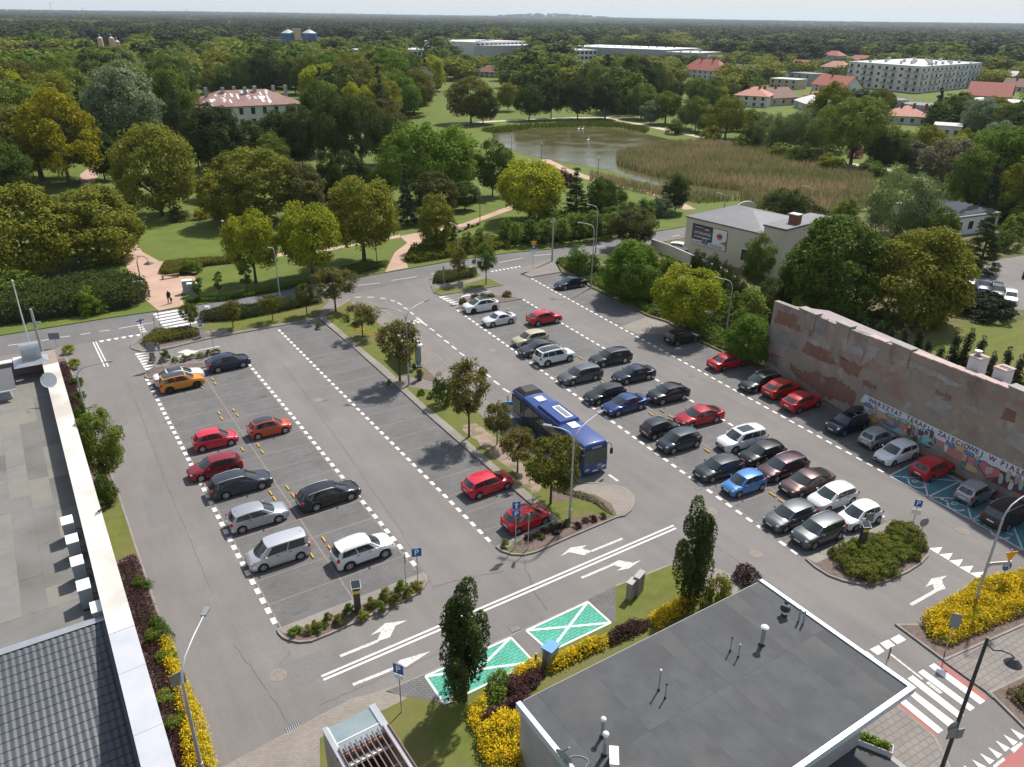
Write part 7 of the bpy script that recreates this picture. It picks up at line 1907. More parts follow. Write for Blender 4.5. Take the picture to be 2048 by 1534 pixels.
vent(1460,1303,1277,.035,'thin bluish tube with black tip, left of its pair on the dark roof','ball','trim');vent(1476,1315,1291,.035,'thin bluish tube with pale tip, right of its pair on the dark roof','ball','zinc')
vent(1317,1381,1342,.04,'tall thin bluish tube with white cap, left of its pair on the dark roof','ball','unit_white');vent(1330,1397,1370,.035,'thin bluish tube with black tip on the left half of the dark roof','ball','trim')
vent(1204,1474,1440,.08,'steel pipe with white round cap, farther of the two tall ones','ball');vent(1208,1510,1470,.09,'steel pipe with white round cap, nearer of the two tall ones','ball',m='unit_grey')
p=at(1226,1534,ZF)
t=thing('air_conditioner','white air conditioner on the dark roof at the lower picture edge','air conditioner',p,math.radians(-38))
MB().box((-.18,-.45,.05),(.18,.45,.7)).build('casing',M['unit_white'],t);MB().box((-.185,-.3,.15),(-.182,.3,.6)).build('fan_grille',M['trim'],t);MB().box((-.2,-.47,.7),(.2,.47,.74)).build('top_panel',M['unit_white'],t)
pd=at(1128,1512,ZF+.45)
dish('satellite_dish','dark satellite dish seen edge on at the left roof edge',pd,(.9,.25,.3),.42,M['unit_grey'],at(1126,1534,ZF+.05))
cab=[at(*q,ZF+.03)for q in((1134,1518),(1145,1512),(1160,1512),(1174,1517),(1178,1524),(1172,1532),(1170,1545))]
tag(MB().tube(cab,.018,5).build('cable',M['unit_grey']),'loose grey cable curling across the dark roof','cable')
p=at(1746,1498,.1)
t=thing('planter','white trough planter with green plants by the entrance step','planter',p,math.radians(-62))
for q in(((-.85,-.28,0),(.85,-.24,.5)),((-.85,.24,0),(.85,.28,.5)),((-.85,-.24,0),(-.81,.24,.5)),((.81,-.24,0),(.85,.24,.5))):
 MB().box(*q).build('side_panel',M['plaster_white'],t)
MB().box((-.81,-.24,.05),(.81,.24,.42)).build('soil',M['soil'],t)
rs=np.random.RandomState(9);cen=np.c_[rs.uniform(-.65,.65,26),rs.uniform(-.16,.16,26),rs.uniform(.45,.7,26)]
ob('plants',quads_mesh('plants',*leaves(rs,cen,np.full(26,.16),30,.06,np.array([0,0,.3])),LEAF['vivid']),t)
# the kiosk with glass roof and slats
ZK=3.0
K0,K1=at(646,1462,ZK),at(750,1412,ZK)
ux=(K1-K0);kw=ux.length;ux.normalize();ang=math.atan2(ux.y,ux.x)
kt=thing('kiosk','small metal shelter with glazed roof and brown slats at the lower picture edge','shelter',Vector((K0.x,K0.y,0)),ang)
K2=at(783,1461,ZK);kd=(K2-K1).length
L_=kd*3.2
MB().box((0,-L_,0),(.08,0,ZK)).build('side_wall',M['concrete'],kt);MB().box((kw-.08,-L_,0),(kw,0,ZK)).build('side_wall',M['concrete'],kt)
MB().box((.08,-.08,0),(kw-.08,0,ZK-.3)).build('back_wall',M['concrete'],kt)
MB().box((-.03,-L_,ZK),(.2,.06,ZK+.12)).build('roof_beam',M['galv'],kt);MB().box((kw-.3,-L_,ZK),(kw+.03,.06,ZK+.14)).build('roof_beam',M['galv'],kt)
M['shelter_glass']=mat('shelter_glass',(0.2,0.25,0.26),(0.24,0.29,0.3),1.0,0.12)
for ya,yb in((-kd*.62,-.02),(-kd*.98,-kd*.64)):
 MB().box((.22,ya,ZK+.03),(kw-.32,yb,ZK+.06)).build('roof_pane',M['shelter_glass'],kt)
for x in(.2,kw-.32):MB().box((x,-kd,ZK+.062),(x+.05,0,ZK+.1)).build('glazing_bar',M['frame_white'],kt)
MB().box((.2,-kd*.645,ZK+.062),(kw-.3,-kd*.615,ZK+.085)).build('glazing_bar',M['frame_white'],kt)
MB().box((-.05,-kd-.1,ZK-.15),(kw+.05,-kd,ZK+.03)).build('cross_beam',M['rust_roof'],kt)
MB().box((.1,-kd-.45,ZK-.5),(kw-.1,-kd-.38,ZK-.35)).build('cross_beam',M['frame_white'],kt)
MB().box((.1,-kd-.36,ZK-.45),(kw-.1,-kd-.1,ZK-.4)).build('gutter_pane',M['shelter_glass'],kt)
for k in range(2):
 MB().box((.1,-kd-1.3-.9*k,ZK-.75),(kw-.1,-kd-1.25-.9*k,ZK-.7)).build('cross_beam',M['frame_white'],kt)
ns=10
for i in range(ns):
 x=kw*(.07+.93*i/(ns-1))
 MB().box((x-.022,-L_,ZK+.16),(x+.022,-kd+.3,ZK+.26)).build('slat',M['rust_roof'],kt)
MB().box((.1,-L_,0),(kw-.1,-kd-.5,.6)).build('inner_floor',M['trim'],kt)
# the old wall with the mural
WA,WB=at(1527,736),at(1963,978)
wd=(WB-WA).normalized();wnrm=Vector((wd.y,-wd.x,0))
if wnrm.dot(Vector((-1,0,0)))<0:wnrm=-wnrm
def on_plane(px,py,P0,n):
 d=_rt*((px-PW/2)/FPX)+_up*(-(py-PH/2)/FPX)+_fw
 e=Vector((0,0,EYE_Z));t=(P0-e).dot(n)/d.dot(n)
 return e+d*t
def ws(px,py):
 p=on_plane(px,py,WA,wnrm);return((p-WA).dot(wd),p.z)
Q1,Q2,Q3,Q4=C(1500,580,5.9),C(1780,640,6.974),C(1700,770,5.885),C(1348,780,2.9257)
S_END=ws(2048,800)[0]+14
zL,zR2=ws(1545,600)[1],ws(2018,778)[1]
sR=ws(2018,778)[0]
ztop=lambda s:zL+(zR2-zL)*s/sR
def wall_mat():
 m,n,l,b=base_mat('old_plaster')
 g=n.new('ShaderNodeNewGeometry')
 def nz(sc,det,st=None):
  t=n.new('ShaderNodeTexNoise');t.inputs['Scale'].default_value=sc;t.inputs['Detail'].default_value=det;t.inputs['Roughness'].default_value=.65
  if st:
   mp=n.new('ShaderNodeMapping');mp.inputs['Scale'].default_value=st;l.new(g.outputs['Position'],mp.inputs[0]);l.new(mp.outputs[0],t.inputs[0])
  else:l.new(g.outputs['Position'],t.inputs[0])
  return t.outputs['Fac']
 def mix(a,c,f,lo,hi):
  r=n.new('ShaderNodeMapRange');r.inputs['From Min'].default_value=lo;r.inputs['From Max'].default_value=hi;l.new(f,r.inputs['Value'])
  q=n.new('ShaderNodeMix');q.data_type='RGBA';l.new(r.outputs['Result'],q.inputs[0])
  if isinstance(a,tuple):q.inputs[6].default_value=rgba(a)
  else:l.new(a,q.inputs[6])
  q.inputs[7].default_value=rgba(c);return q.outputs[2]
 c=mix((.33,.26,.2),(.25,.21,.18),nz(.35,8),.4,.65)
 c=mix(c,(.4,.365,.32),nz(.8,6),.55,.72)
 c=mix(c,(.3,.165,.115),nz(.28,9,(1,1,1.6)),.52,.66)
 c=mix(c,(.12,.11,.1),nz(.5,7,(1,1,.3)),.55,.75)
 l.new(c,b.inputs['Base Color']);b.inputs['Roughness'].default_value=.95
 bp=n.new('ShaderNodeBump');bp.inputs['Distance'].default_value=.03;l.new(nz(3,6),bp.inputs['Height']);l.new(bp.outputs[0],b.inputs['Normal'])
 return m
M['old_plaster']=wall_mat()
M['wall_brick']=paving_mat('exposed_brick',(.25,.1,.065),(.2,.1,.07),(.2,.155,.125),.25,.075,dirt=(.33,.245,.205))
M['wall_dark']=mat('stained_plaster',(.2,.18,.165),(.26,.235,.215),1.2,.95)
M['wall_pale']=mat('pale_plaster',(.36,.33,.3),(.28,.255,.235),1.2,.95)
wt=thing('old_building_wall','old weathered brick and plaster gable wall with a painted mural along its foot','wall',WA,math.atan2(wd.y,wd.x))
sy=1 if(Matrix.Rotation(math.atan2(wd.y,wd.x),3,'Z')@Vector((0,1,0))).dot(wnrm)>0 else-1
def wbox(s0,s1,y0,y1,z0,z1,nm,m):
 ya,yb=sorted((y0*sy,y1*sy));return MB().box((s0,ya,z0),(s1,yb,z1)).build(nm,m,wt)
n_=1
mb=MB();yb=-.6*sy
vs=[(0,0,-.2),(S_END,0,-.2),(S_END,0,ztop(S_END)),(0,0,zL),(0,yb,-.2),(S_END,yb,-.2),(S_END,yb,ztop(S_END)),(0,yb,zL)]
mb.add(vs,[(0,1,2,3),(7,6,5,4),(3,2,6,7),(4,0,3,7),(1,5,6,2),(0,4,5,1)]).build('masonry',M['old_plaster'],wt)
rb=-7.5*sy
MB().add([(0.2,yb,-.2),(S_END,yb,-.2),(S_END,rb,-.2),(.2,rb,-.2),(.2,yb,zL-.5),(S_END,yb,ztop(S_END)-.5),(S_END,rb,5.4),(.2,rb,5.4)],[(2,3,7,6),(1,2,6,5),(3,0,4,7)]).build('walls',M['brick_red'],wt)
MB().add([(0,yb,zL-.42),(S_END,yb,ztop(S_END)-.42),(S_END,rb-.4*sy,5.4),(0,rb-.4*sy,5.4)],[(0,1,2,3)]).build('roof',mat('pink_roof_sheet',(.3,.24,.245),(.24,.2,.21),.7,.6),wt)
def flat_on_wall(poly,m,nm,off,jag=0.0,seed=1):
 r=random.Random(seed);p=[ws(*q)for q in poly]
 if jag:
  q=[]
  for i in range(len(p)):
   a,b=p[i],p[(i+1)%len(p)];k=max(1,int(math.hypot(a[0]-b[0],a[1]-b[1])/.22))
   for j in range(k):
    q.append((a[0]+(b[0]-a[0])*j/k+r.uniform(-jag,jag),a[1]+(b[1]-a[1])*j/k+r.uniform(-jag,jag)))
  p=q
 mb=MB();mb.add([(s,off*sy,z)for s,z in p],[tuple(range(len(p)))])
 o=mb.build(nm,m,wt)
 if o.data.polygons[0].normal.y*sy<0:o.data.flip_normals()
 return o
for i,(q,m,j)in enumerate([(Q1((330,230),(470,280),(590,330),(600,500),(480,450),(280,370)),'wall_brick',.16),(Q1((680,610),(970,740),(1020,890),(860,850),(600,720)),'wall_brick',.1),(Q1((1060,790),(1340,900),(1260,1040),(1140,990),(1050,900)),'wall_brick',.16),(Q1((480,860),(600,950),(760,960),(1100,1090),(1250,1200),(1230,1380),(1000,1290),(850,1250),(700,1130),(580,1050),(480,940)),'wall_brick',.22),
 (Q1((1320,1040),(1500,1130),(1480,1180),(1330,1110)),'wall_brick',.12),(Q1((690,470),(760,440),(740,540),(690,560)),'wall_brick',.12),(Q1((210,740),(300,760),(410,810),(350,800),(220,790)),'wall_brick',.1),(Q1((170,890),(240,890),(240,930),(180,930)),'wall_brick',.1),
 (Q2((1650,1140),(1790,1180),(1750,1440),(1540,1380)),'wall_brick',.06),(Q2((640,970),(860,1060),(840,1110),(640,1030)),'wall_brick',.14),(Q2((620,1040),(880,1200),(740,1335),(490,1175)),'wall_pale',.06),(Q1((720,570),(960,660),(930,710),(700,620)),'wall_pale',.14),(Q1((1400,640),(1560,700),(1440,830),(1320,880)),'wall_pale',.1),(Q4((1930,300),(1990,230),(2060,270),(2060,380)),'wall_pale',.05),
 (Q1((210,420),(600,540),(560,700),(190,590)),'wall_dark',.12),(Q1((600,230),(750,280),(700,480),(620,420)),'wall_pale',.14),(Q1((770,300),(930,350),(900,560),(760,480)),'wall_dark',.12),(Q1((1100,600),(1340,700),(1320,800),(1090,720)),'wall_pale',.14),(Q2((300,560),(1000,900),(960,960),(280,640)),'wall_pale',.12)]):
 flat_on_wall(q,M[m],'brick_patch' if m=='wall_brick' else 'plaster_patch',.006+.0015*i,j,i)
gs=MB();r=random.Random(6)
g0=ws(*Q1((270,830))[0])
for k in range(5):
 pth=[Vector((g0[0]-.9+.42*k+.22*math.sin(2.1*t+k),0,g0[1]+.42*math.cos(1.7*t+2*k)))for t in np.linspace(0,4,12)]
 for a,b in zip(pth,pth[1:]):
  d=(b-a).normalized();q=Vector((-d.z,0,d.x))*.03
  gs.add([(v.x,.04*sy,v.z)for v in(a+q,a-q,b-q,b+q)],[(0,1,2,3)])
gs.build('graffiti',M['felt_dark'],wt)
for a,b in((Q1((605,150))[0],Q1((800,215))[0]),(Q1((1040,335))[0],Q1((1200,380))[0]),(Q2((65,240))[0],Q2((320,340))[0]),(Q2((1690,870))[0],Q2((1990,1010))[0])):
 sa,sb=ws(*a),ws(*b)
 wbox(sa[0],sb[0],-.7,.1,ztop(sa[0])-1.4,ztop(sa[0])+.22,'pier',M['old_plaster']);wbox(sa[0]-.06,sb[0]+.06,-.76,.16,ztop(sa[0])+.22,ztop(sa[0])+.22+.12,'pier_cap',M['wall_pale'])
M['coping_pink']=mat('coping_pink_brick',(.5,.36,.33),(.42,.31,.29),1.5,.9)
s=ws(*Q1((1415,505))[0])[0];k=0
stops=[(ws(*Q2((60,240))[0])[0],ws(*Q2((325,340))[0])[0]),(ws(*Q2((1680,870))[0])[0],1e9)]
while s<stops[1][0]-.4:
 if not stops[0][0]-.9<s<stops[0][1]:
  z=ztop(s+.45)
  o=wbox(s+.01,s+.93,-.68,.08,z-.02,z+.09+.01*(k%2),'coping_stone',M['coping_pink'])
 s+=.94;k+=1
for a,b,hgt,lbn in((Q2((905,600))[0],Q2((1050,600))[0],1.5,0),(Q2((1250,740))[0],Q2((1420,760))[0],1.3,1)):
 s0,s1=ws(*a)[0],ws(*b)[0];z=ztop(s0);w=.95
 c=wbox(s0+.3,s0+.3+w,-2.2,-1.1,z-1.2,z+hgt-.5,'chimney',M['plaster_white'])
 wb_=wbox(s0+.24,s0+.36+w,-2.26,-1.04,z+hgt-.5,z+hgt-.4,'chimney_cap',M['coping_pink'])
 for q in range(3):wbox(s0+.45+q*w/3.2,s0+.45+q*w/3.2+.2,-1.85,-1.4,z+hgt-.399,z+hgt-.38,'flue',M['felt_dark'])
 if not lbn:MB().cyl((s0+.6,-1.6*sy,z+hgt-.4),(s0+.6,-1.6*sy,z+hgt),.16,.3,10).build('cowl',M['zinc'],wt)
MU={k:mat('mural_'+k,c,None,rough=.85)for k,c in dict(band=(.62,.63,.66),pink=(.5,.2,.17),blue=(.12,.26,.42),cyan=(.28,.45,.47),yellow=(.58,.42,.1),sand=(.56,.38,.2),green=(.12,.3,.2),brown=(.17,.055,.05),letter=(.16,.04,.06),letterb=(.06,.07,.14),white=(.62,.6,.57),heart=(.5,.16,.17),lilac=(.34,.28,.42),line=(.06,.05,.07)).items()}
bl,br=ws(*Q3((180,105))[0]),ws(*Q3((1990,965))[0])
zb0,zb1=ws(*Q3((115,185))[0])[1],bl[1]
sl=lambda s,z:(z+(br[1]-bl[1])*(s-bl[0])/(br[0]-bl[0]))
def on_wall(mb,nm,m,off):
 mb.v=[(x,off*sy,z)for x,y,z in mb.v]
 o=mb.build(nm,m,wt)
 for p in o.data.polygons:
  if p.normal.y*sy<0:p.flip()
 return o
sE=S_END-1.5
on_wall(MB().add([(bl[0]-.35,0,zb0),(sE,0,sl(sE,zb0)),(sE,0,sl(sE,zb1)),(bl[0],0,zb1)],[(0,1,2,3)]),'lettering_band',MU['band'],.05)
pk=[ws(*q)for q in Q3((190,215),(1600,885),(1480,1020),(1130,800),(640,620),(380,460),(180,300))]
on_wall(MB().add([(s,0,z)for s,z in pk],[tuple(range(len(pk)))]),'mural_ground',MU['pink'],.048)
mr=[ws(*q)for q in Q3((1810,990),(2060,1090),(2250,1180),(2250,1420),(2048,1300),(1660,1135))]
on_wall(MB().add([(s,0,z)for s,z in mr],[tuple(range(len(mr)))]),'mural_ground',MU['brown'],.049)
def blob(px,py,rx,rz,m,off,n=14,rough=0.0,k=0):
 s,z=ws(*Q3((px,py))[0]);r=random.Random(int(px*7+py))
 on_wall(MB().add([(s+rx*math.cos(2*math.pi*i/n)*(1+r.uniform(-rough,rough)),0,z+rz*math.sin(2*math.pi*i/n)*(1+r.uniform(-rough,rough)))for i in range(n)],[tuple(range(n))]),'mural_shape',MU[m],off)
for x,y in((225,235),(490,365),(640,430),(720,480),(1410,805),(1185,705)):blob(x,y,.55,.2,'line',.054,12,.2);blob(x,y,.48,.15,'cyan' if x%3 else 'blue',.057,12,.2)
for x,y,w,h,m in((340,350,1.1,.35,'sand'),(210,300,.6,.35,'white'),(450,450,.9,.3,'lilac'),(500,500,1.3,.28,'cyan'),(700,570,.6,.25,'sand'),(760,610,.5,.35,'brown'),(720,640,.8,.22,'green'),(250,390,.7,.2,'yellow'),(900,620,.95,.8,'line'),(1310,745,.8,.28,'sand'),(1410,970,.8,.28,'sand'),(1140,720,.18,.5,'white'),(1050,740,.35,.22,'green')):blob(x,y,w,h,m,.0535,14,.12)
blob(900,620,.88,.74,'cyan',.0565)
for x,y,a,b in((845,560,.34,.3),(960,585,.2,.42),(905,560,.16,.16),(955,690,.3,.16)):blob(x,y,a,b,'brown',.0595,9,.4)
for x,y,a,b in((835,640,.2,.34),(985,650,.18,.3),(890,700,.4,.14)):blob(x,y,a,b,'green',.0598,9,.4)
for x,y,m in((560,440,'green'),(300,300,'cyan'),(700,535,'brown'),(785,545,'lilac'),(1360,880,'lilac'),(1500,905,'blue'),(1340,920,'green'),(1780,1110,'cyan'),(1870,1080,'cyan'),(1900,1180,'white'),(1975,1110,'lilac'),(2020,1180,'cyan')):
 blob(x,y,.24,.5,'line',.062,10,.15);blob(x,y,.19,.44,m,.064,10,.15);blob(x+4,y-48,.17,.17,'sand',.066)
s0,z0=ws(*Q3((1645,1010))[0])
for k,m,o in((1.12,'line',.06),(1.0,'heart',.063)):
 on_wall(MB().add([(s0+k*.058*16*math.sin(t)**3,0,z0+k*.045*(13*math.cos(t)-5*math.cos(2*t)-2*math.cos(3*t)-math.cos(4*t)))for t in np.linspace(0,2*math.pi,30)[:-1]],[tuple(range(29))]),'mural_heart',MU[m],o)
blob(1625,1005,.2,.3,'cyan',.0655);blob(1660,1000,.2,.3,'sand',.0656)
LT=[('W',255,185),('A',305,207),('R',350,232),('S',400,256),('Z',447,281),('T',500,306),('A',550,329),('T',595,347),('T',690,392),('E',738,415),('R',787,437),('A',835,463),('P',885,490),('I',928,513),('I',968,533),('Z',1065,572),('A',1115,600),('J',1165,628),('Ę',1220,655),('C',1275,680),('I',1325,702),('O',1375,724),('W',1440,752),('E',1500,785),('J',1560,812),('W',1680,870),('P',1800,925),('I',1855,951),('A',1915,980),('S',1980,1012),('E',2045,1042),('C',2110,1072),('Z',2175,1102),('N',2240,1132),('I',2295,1158),('E',2350,1184)]
glyph={}
for i,(ch,x,y)in enumerate(LT):
 if ch not in glyph:glyph[ch]=text_mesh(ch,.58,'letter',MU['letter'],bold=.03)
 s,z=ws(*Q3((x,y))[0])
 o=ob('letter',glyph[ch],wt,(s,.058*sy,z));o.rotation_euler=(math.pi/2,0,math.pi if sy>0 else 0)
 if i in(12,13,14,22,23,24):o.material_slots[0].link='OBJECT';o.material_slots[0].material=MU['letterb']
blob(722,437,.25,.25,'yellow',.0575,5)
sheet('lawn',pts([(1700,660),(1800,650),(2100,640),(2300,700),(2300,900),(2048,830),(1850,740)]),.128,M['lawn'])
sheet('courtyard',pts([(1905,575),(1930,548),(2000,520),(2200,490),(2200,640),(2060,625),(1960,606)]),.132,M['asphalt'])
# the cream building with the billboard
ct,cL,cH=block('cream_building','cream building with a dental billboard on its windowless side wall','building',(1366,507),(1514,548),13,432,'plaster_cream','roof_grey','hip',419,over=.15)
low,_,lH=block('cream_building','lower cream annex stepping out at the right end of the billboard wall','building',(1514.5,548.5),(1556,560),12,452,'plaster_cream','roof_grey')
MB().box((1.5,3.5,lH),(2.9,4.6,lH+1.5)).build('chimney',M['brick_red'],low);MB().box((1.4,3.4,lH+1.5),(3.0,4.7,lH+1.62)).build('chimney_cap',M['zinc'],low)
window_parts(ct,Vector((cL*.82,0,cH*.38)),Vector((1,0,0)),1.3,1.6)
ac_unit(ct.matrix_basis@Vector((cL*.3,-.35,2.6)),.4,.8,.7,ct.rotation_euler.z+math.pi/2,'grey air conditioner hung under the billboard')
cux=Vector((math.cos(ct.rotation_euler.z),math.sin(ct.rotation_euler.z),0));cn=Vector((cux.y,-cux.x,0));CA=ct.location.copy()
def cw_(px,py):
 p=on_plane(px,py,CA,cn);return((p-CA).dot(cux),p.z)
tl,trr,brr,bll=cw_(1388,445),cw_(1456,465),cw_(1450,504),cw_(1383,484)
bx0,bx1=(tl[0]+bll[0])/2,(trr[0]+brr[0])/2;bz1,bz0=(tl[1]+trr[1])/2,(bll[1]+brr[1])/2
bt_=thing('billboard','black and white dental billboard on the cream wall','billboard',ct.matrix_basis@Vector(((bx0+bx1)/2,-.03,bz0)),ct.rotation_euler.z)
w,h=bx1-bx0,bz1-bz0
MB().box((-w/2-.06,-.06,-.06),(w/2+.06,.0,h+.06)).build('frame',M['trim'],bt_)
def bq(u0,u1,v0,v1,m,off,nm='panel'):
 return MB().add([(-w/2+u0*w,-off,v0*h),(-w/2+u1*w,-off,v0*h),(-w/2+u1*w,-off,v1*h),(-w/2+u0*w,-off,v1*h)],[(0,1,2,3)]).build(nm,m,bt_)
bq(0,.6,.24,1,M['felt_dark'],.07);bq(.6,1,.24,1,M['unit_white'],.07);bq(0,1,0,.24,MU['band'],.07)
def btext(s,u,v,sz,m,fit,nm='lettering'):
 me=text_mesh(s,sz*h,nm,m,bold=True);o=ob(nm,me,bt_,(-w/2+u*w,-.08,v*h));o.rotation_euler=(math.pi/2,0,0)
 xs=[v_.co.x for v_ in me.vertices];o.scale.x=fit*w/(max(xs)-min(xs));return o
btext('ORTODONCJA',.3,.6,.17,M['unit_white'],.5);btext('STOMATOLOGIA',.3,.4,.12,M['unit_white'],.48);btext('tel. 22 756 36 62 , 519 673 203',.47,.11,.15,MU['letterb'],.86)
for k,(u,v,m)in enumerate([(.2,.88,'concrete'),(.43,.84,'unit_white')]):bq(u-.13+.06*k,u+.11-.05*k,v-.025,v+.025,M[m],.078,'small_print')
sc=MB();pth=[(-w/2+w*(.05+.5*t),-.079,h*(.745+.035*math.sin(t*42)-.01*t))for t in np.linspace(0,1,60)]
sc.tube(pth,h*.011,4).build('script_line',MU['heart'],bt_)
for u,v,a,b,m,o in((.8,.66,.085,.15,'heart',.074),(.8,.66,.075,.05,'brown',.077),(.8,.54,.06,.06,'pink',.0765)):
 n=16;MB().add([(-w/2+w*(u+a*math.cos(2*math.pi*i/n)),-o,h*(v+b*math.sin(2*math.pi*i/n)))for i in range(n)],[tuple(range(n))]).build('lips',MU[m],bt_)
MB().add([(w/2,-.075,.24*h),(w/2,-.075,.5*h),(w*.32,-.075,.34*h)],[(0,1,2)]).build('corner_print',MU['heart'],bt_)
def strip_wall(name,label,line,h,th,m,cap=None):
 g=pts(line);t=thing(name,label,'wall',g[0])
 for i in range(len(g)-1):
  a,b=g[i]-g[0],g[i+1]-g[0];d=(b-a).normalized();o=Vector((-d.y,d.x,0))*th/2;c=(a+b)/2;l=(b-a).length/2
  MB().obox(c+Vector((0,0,h/2)),d*l,o,(0,0,h/2)).build('masonry',M[m],t)
  if cap:MB().obox(c+Vector((0,0,h+.05)),d*(l-.01),o*1.4,(0,0,.05)).build('coping',M[cap],t)
strip_wall('garden_wall','pale garden wall running from the street to the cream building',[(1302,500),(1336,512),(1380,532),(1440,560),(1470,580)],1.7,.25,'plaster_cream','concrete')
strip_wall('concrete_wall','grey concrete wall at the right edge beyond the nursery',[(1975,420),(2020,440),(2080,462)],2.2,.2,'concrete')
arch=at(1490,442,.1);t=thing('garden_arch','pale round arch behind the roof of the cream building','arch',arch,-.5)
mb=MB();n=18;R0,R1=1.5,2.6;zc=rise(arch,402)-R1
for y in(-.2,.2):
 vs=[(r*math.cos(math.pi*k/n),y,zc+r*math.sin(math.pi*k/n))for r in(R0,R1)for k in range(n+1)];mb.add(vs,[(k,k+1,n+2+k,n+1+k)if y>0 else(k+1,k,n+1+k,n+2+k)for k in range(n)])
vs=[(R1*math.cos(math.pi*k/n),y,zc+R1*math.sin(math.pi*k/n))for y in(-.2,.2)for k in range(n+1)];mb.add(vs,[(k,k+1,n+2+k,n+1+k)for k in range(n)])
for sg in(-1,1):mb.box((sg*2.05-.55,-.2,0),(sg*2.05+.55,.2,zc))
mb.build('arch_ring',M['plaster_cream'],t)
nt,nL,nH=block('nursery_building','flat roofed white nursery with rows of solar panels','building',(1902,474),(1990,462),13,438,'plaster_white','roof_grey',rows=1,cols=4)
for i in range(9):
 MB().obox((nL/2,1+1.3*i,nH+.5),(nL*.46,0,0),(0,.45,.2),(0,-.02,.04)).build('solar_panel',M['glass_dark'],nt)
# lamps, signs, meters
M['pole']=mat('lamp_pole',(.42,.42,.42),(.36,.36,.36),2,.5,metal=.3)
M['dark_iron']=mat('dark_iron',(.035,.037,.038),None,rough=.5)
M['sign_back']=mat('sign_back',(.2,.205,.21),None,rough=.55)
M['sign_blue']=mat('sign_blue',(.012,.1,.36),None,rough=.4)
M['sign_yellow']=mat('sign_orange',(.8,.33,.01),None,rough=.4)
M['meter']=mat('meter_graphite',(.05,.055,.058),None,rough=.5)
M['meter_yellow']=mat('meter_yellow',(.7,.5,.02),None,rough=.5)
def lamp(px,py,top,arms,label,m='pole',r=.085,head=.5,group='street lamps',z=.1):
 b=at(px,py,z);h=rise(b,top)
 t=thing('street_lamp',label,'street lamp',b,0,group)
 MB().tube([(0,0,0),(0,0,1.2),(0,0,1.21),(0,0,h-1.0)],[r*1.35,r*1.3,r,r*.75],10).build('pole',M[m],t,smooth=50)
 MB().cyl((0,0,-.05),(0,0,.12),r*2.2,r*1.6,10).build('base',M['concrete'],t)
 for ex,ey in arms:
  e=at(ex,ey,b.z+h)-b;d=Vector((e.x,e.y,0));L=d.length;d.normalize();L=min(L,3.2)
  pth=[Vector((0,0,h-1.05)),d*L*.05+Vector((0,0,h-.6)),d*L*.22+Vector((0,0,h-.2)),d*L*.55+Vector((0,0,h-.04)),d*L+Vector((0,0,h))]
  a=MB().tube(pth,[r*.7,r*.62,r*.55,r*.5,r*.45],8).build('arm',M[m],t,smooth=60)
  o=Vector((-d.y,d.x,0));MB().obox(d*(L+head*.4)+Vector((0,0,h+.02)),d*head*.6,o*.13,(0,0,.05)).build('lamp_head',M['sign_back'],a)
 return t
lamp(1139,1046,860,[(1100,852),(1198,826)],'double armed street lamp at the end of the median, by the bus front')
lamp(818,771,620,[(770,616),(850,602)],'double armed street lamp in the middle of the median')
lamp(166,805,735,[(213,724)],'single armed lamp bending right over the lane at the left parapet')
lamp(408,1560,1330,[(412,1222)],'nearest single armed lamp bending over the lower left lane',r=.1)
lamp(561,604,496,[(543,496)],'lamp with surveillance cameras on the street verge')
lamp(1182,575,448,[(1162,446)],'curved lamp at the top of the right row, nearer of two');lamp(1191,505,412,[(1181,410)],'tall curved lamp at the street, behind the nearer one')
lamp(1452,668,560,[(1437,556)],'curved lamp between the bushes at the right row');lamp(917,545,450,[(904,447)],'curved lamp on the far side of the traffic island hedge')
lamp(1946,1216,1010,[(2060,985)],'tall lamp with a name plate in the golden shrub bed');lamp(1448,418,388,[(1438,386)],'far curved lamp by the pond, left one');lamp(1618,428,374,[(1608,372)],'far curved lamp by the pond, right one')
for px,py,tp,lb_ in((456,521,442,'dark thin park lamp at the edge of the lawn'),(960,450,375,'dark thin park lamp by the path bend'),(754,530,455,'dark thin park lamp behind the mid green tree'),(1023,320,268,'thin lamp on the near pond shore, left one'),(1082,330,288,'thin lamp on the near pond shore, middle one'),(1196,345,315,'thin lamp on the near pond shore, right one')):
 b=at(px,py,.1);h=rise(b,tp);t=thing('park_lamp',lb_,'street lamp',b,0,'park lamps')
 MB().cyl((0,0,0),(0,0,h),.07,.045,8).build('pole',M['dark_iron'],t);MB().cyl((0,0,h),(0,0,h+.12),.25,.1,10).build('lamp_head',M['unit_grey'],t)
def hook_lamp(px,py,top,side,label,R):
 b=at(px,py,.1);h=rise(b,top);t=thing('park_lamp',label,'street lamp',b)
 MB().cyl((0,0,0),(0,0,h-R),.085,.06,10).build('pole',M['dark_iron'],t)
 d=_r0*side
 a=MB().tube([d*(R-R*math.cos(x))+Vector((0,0,h-R+R*math.sin(x)))for x in np.linspace(0,math.pi,10)],.035,6).build('arm',M['dark_iron'],t)
 e=d*2*R+Vector((0,0,h-R))
 MB().cyl(e-Vector((0,0,.3)),e,R*.85,.08,16).build('lamp_shade',M['dark_iron'],a,smooth=40)
 return t
hook_lamp(284,575,512,1,'old style hooked lamp at the mouth of the park path',.75)
b=at(1868,1580,.1);h=rise(b,1275);bt2=thing('park_lamp','dark old style lamp with bell shade cut by the lower right corner','street lamp',b)
MB().cyl((0,0,0),(0,0,h),.1,.07,10).build('pole',M['dark_iron'],bt2)
e=at(2028,1322,h-.55+.1)-b;d=e.normalized()
ar=MB().tube([(0,0,h-.3),(e.x*.3,e.y*.3,h-.5),(e.x*.55,e.y*.55,h-.32),(e.x*.85,e.y*.85,h-.3),(e.x,e.y,h-.42)],.03,6).build('arm',M['dark_iron'],bt2)
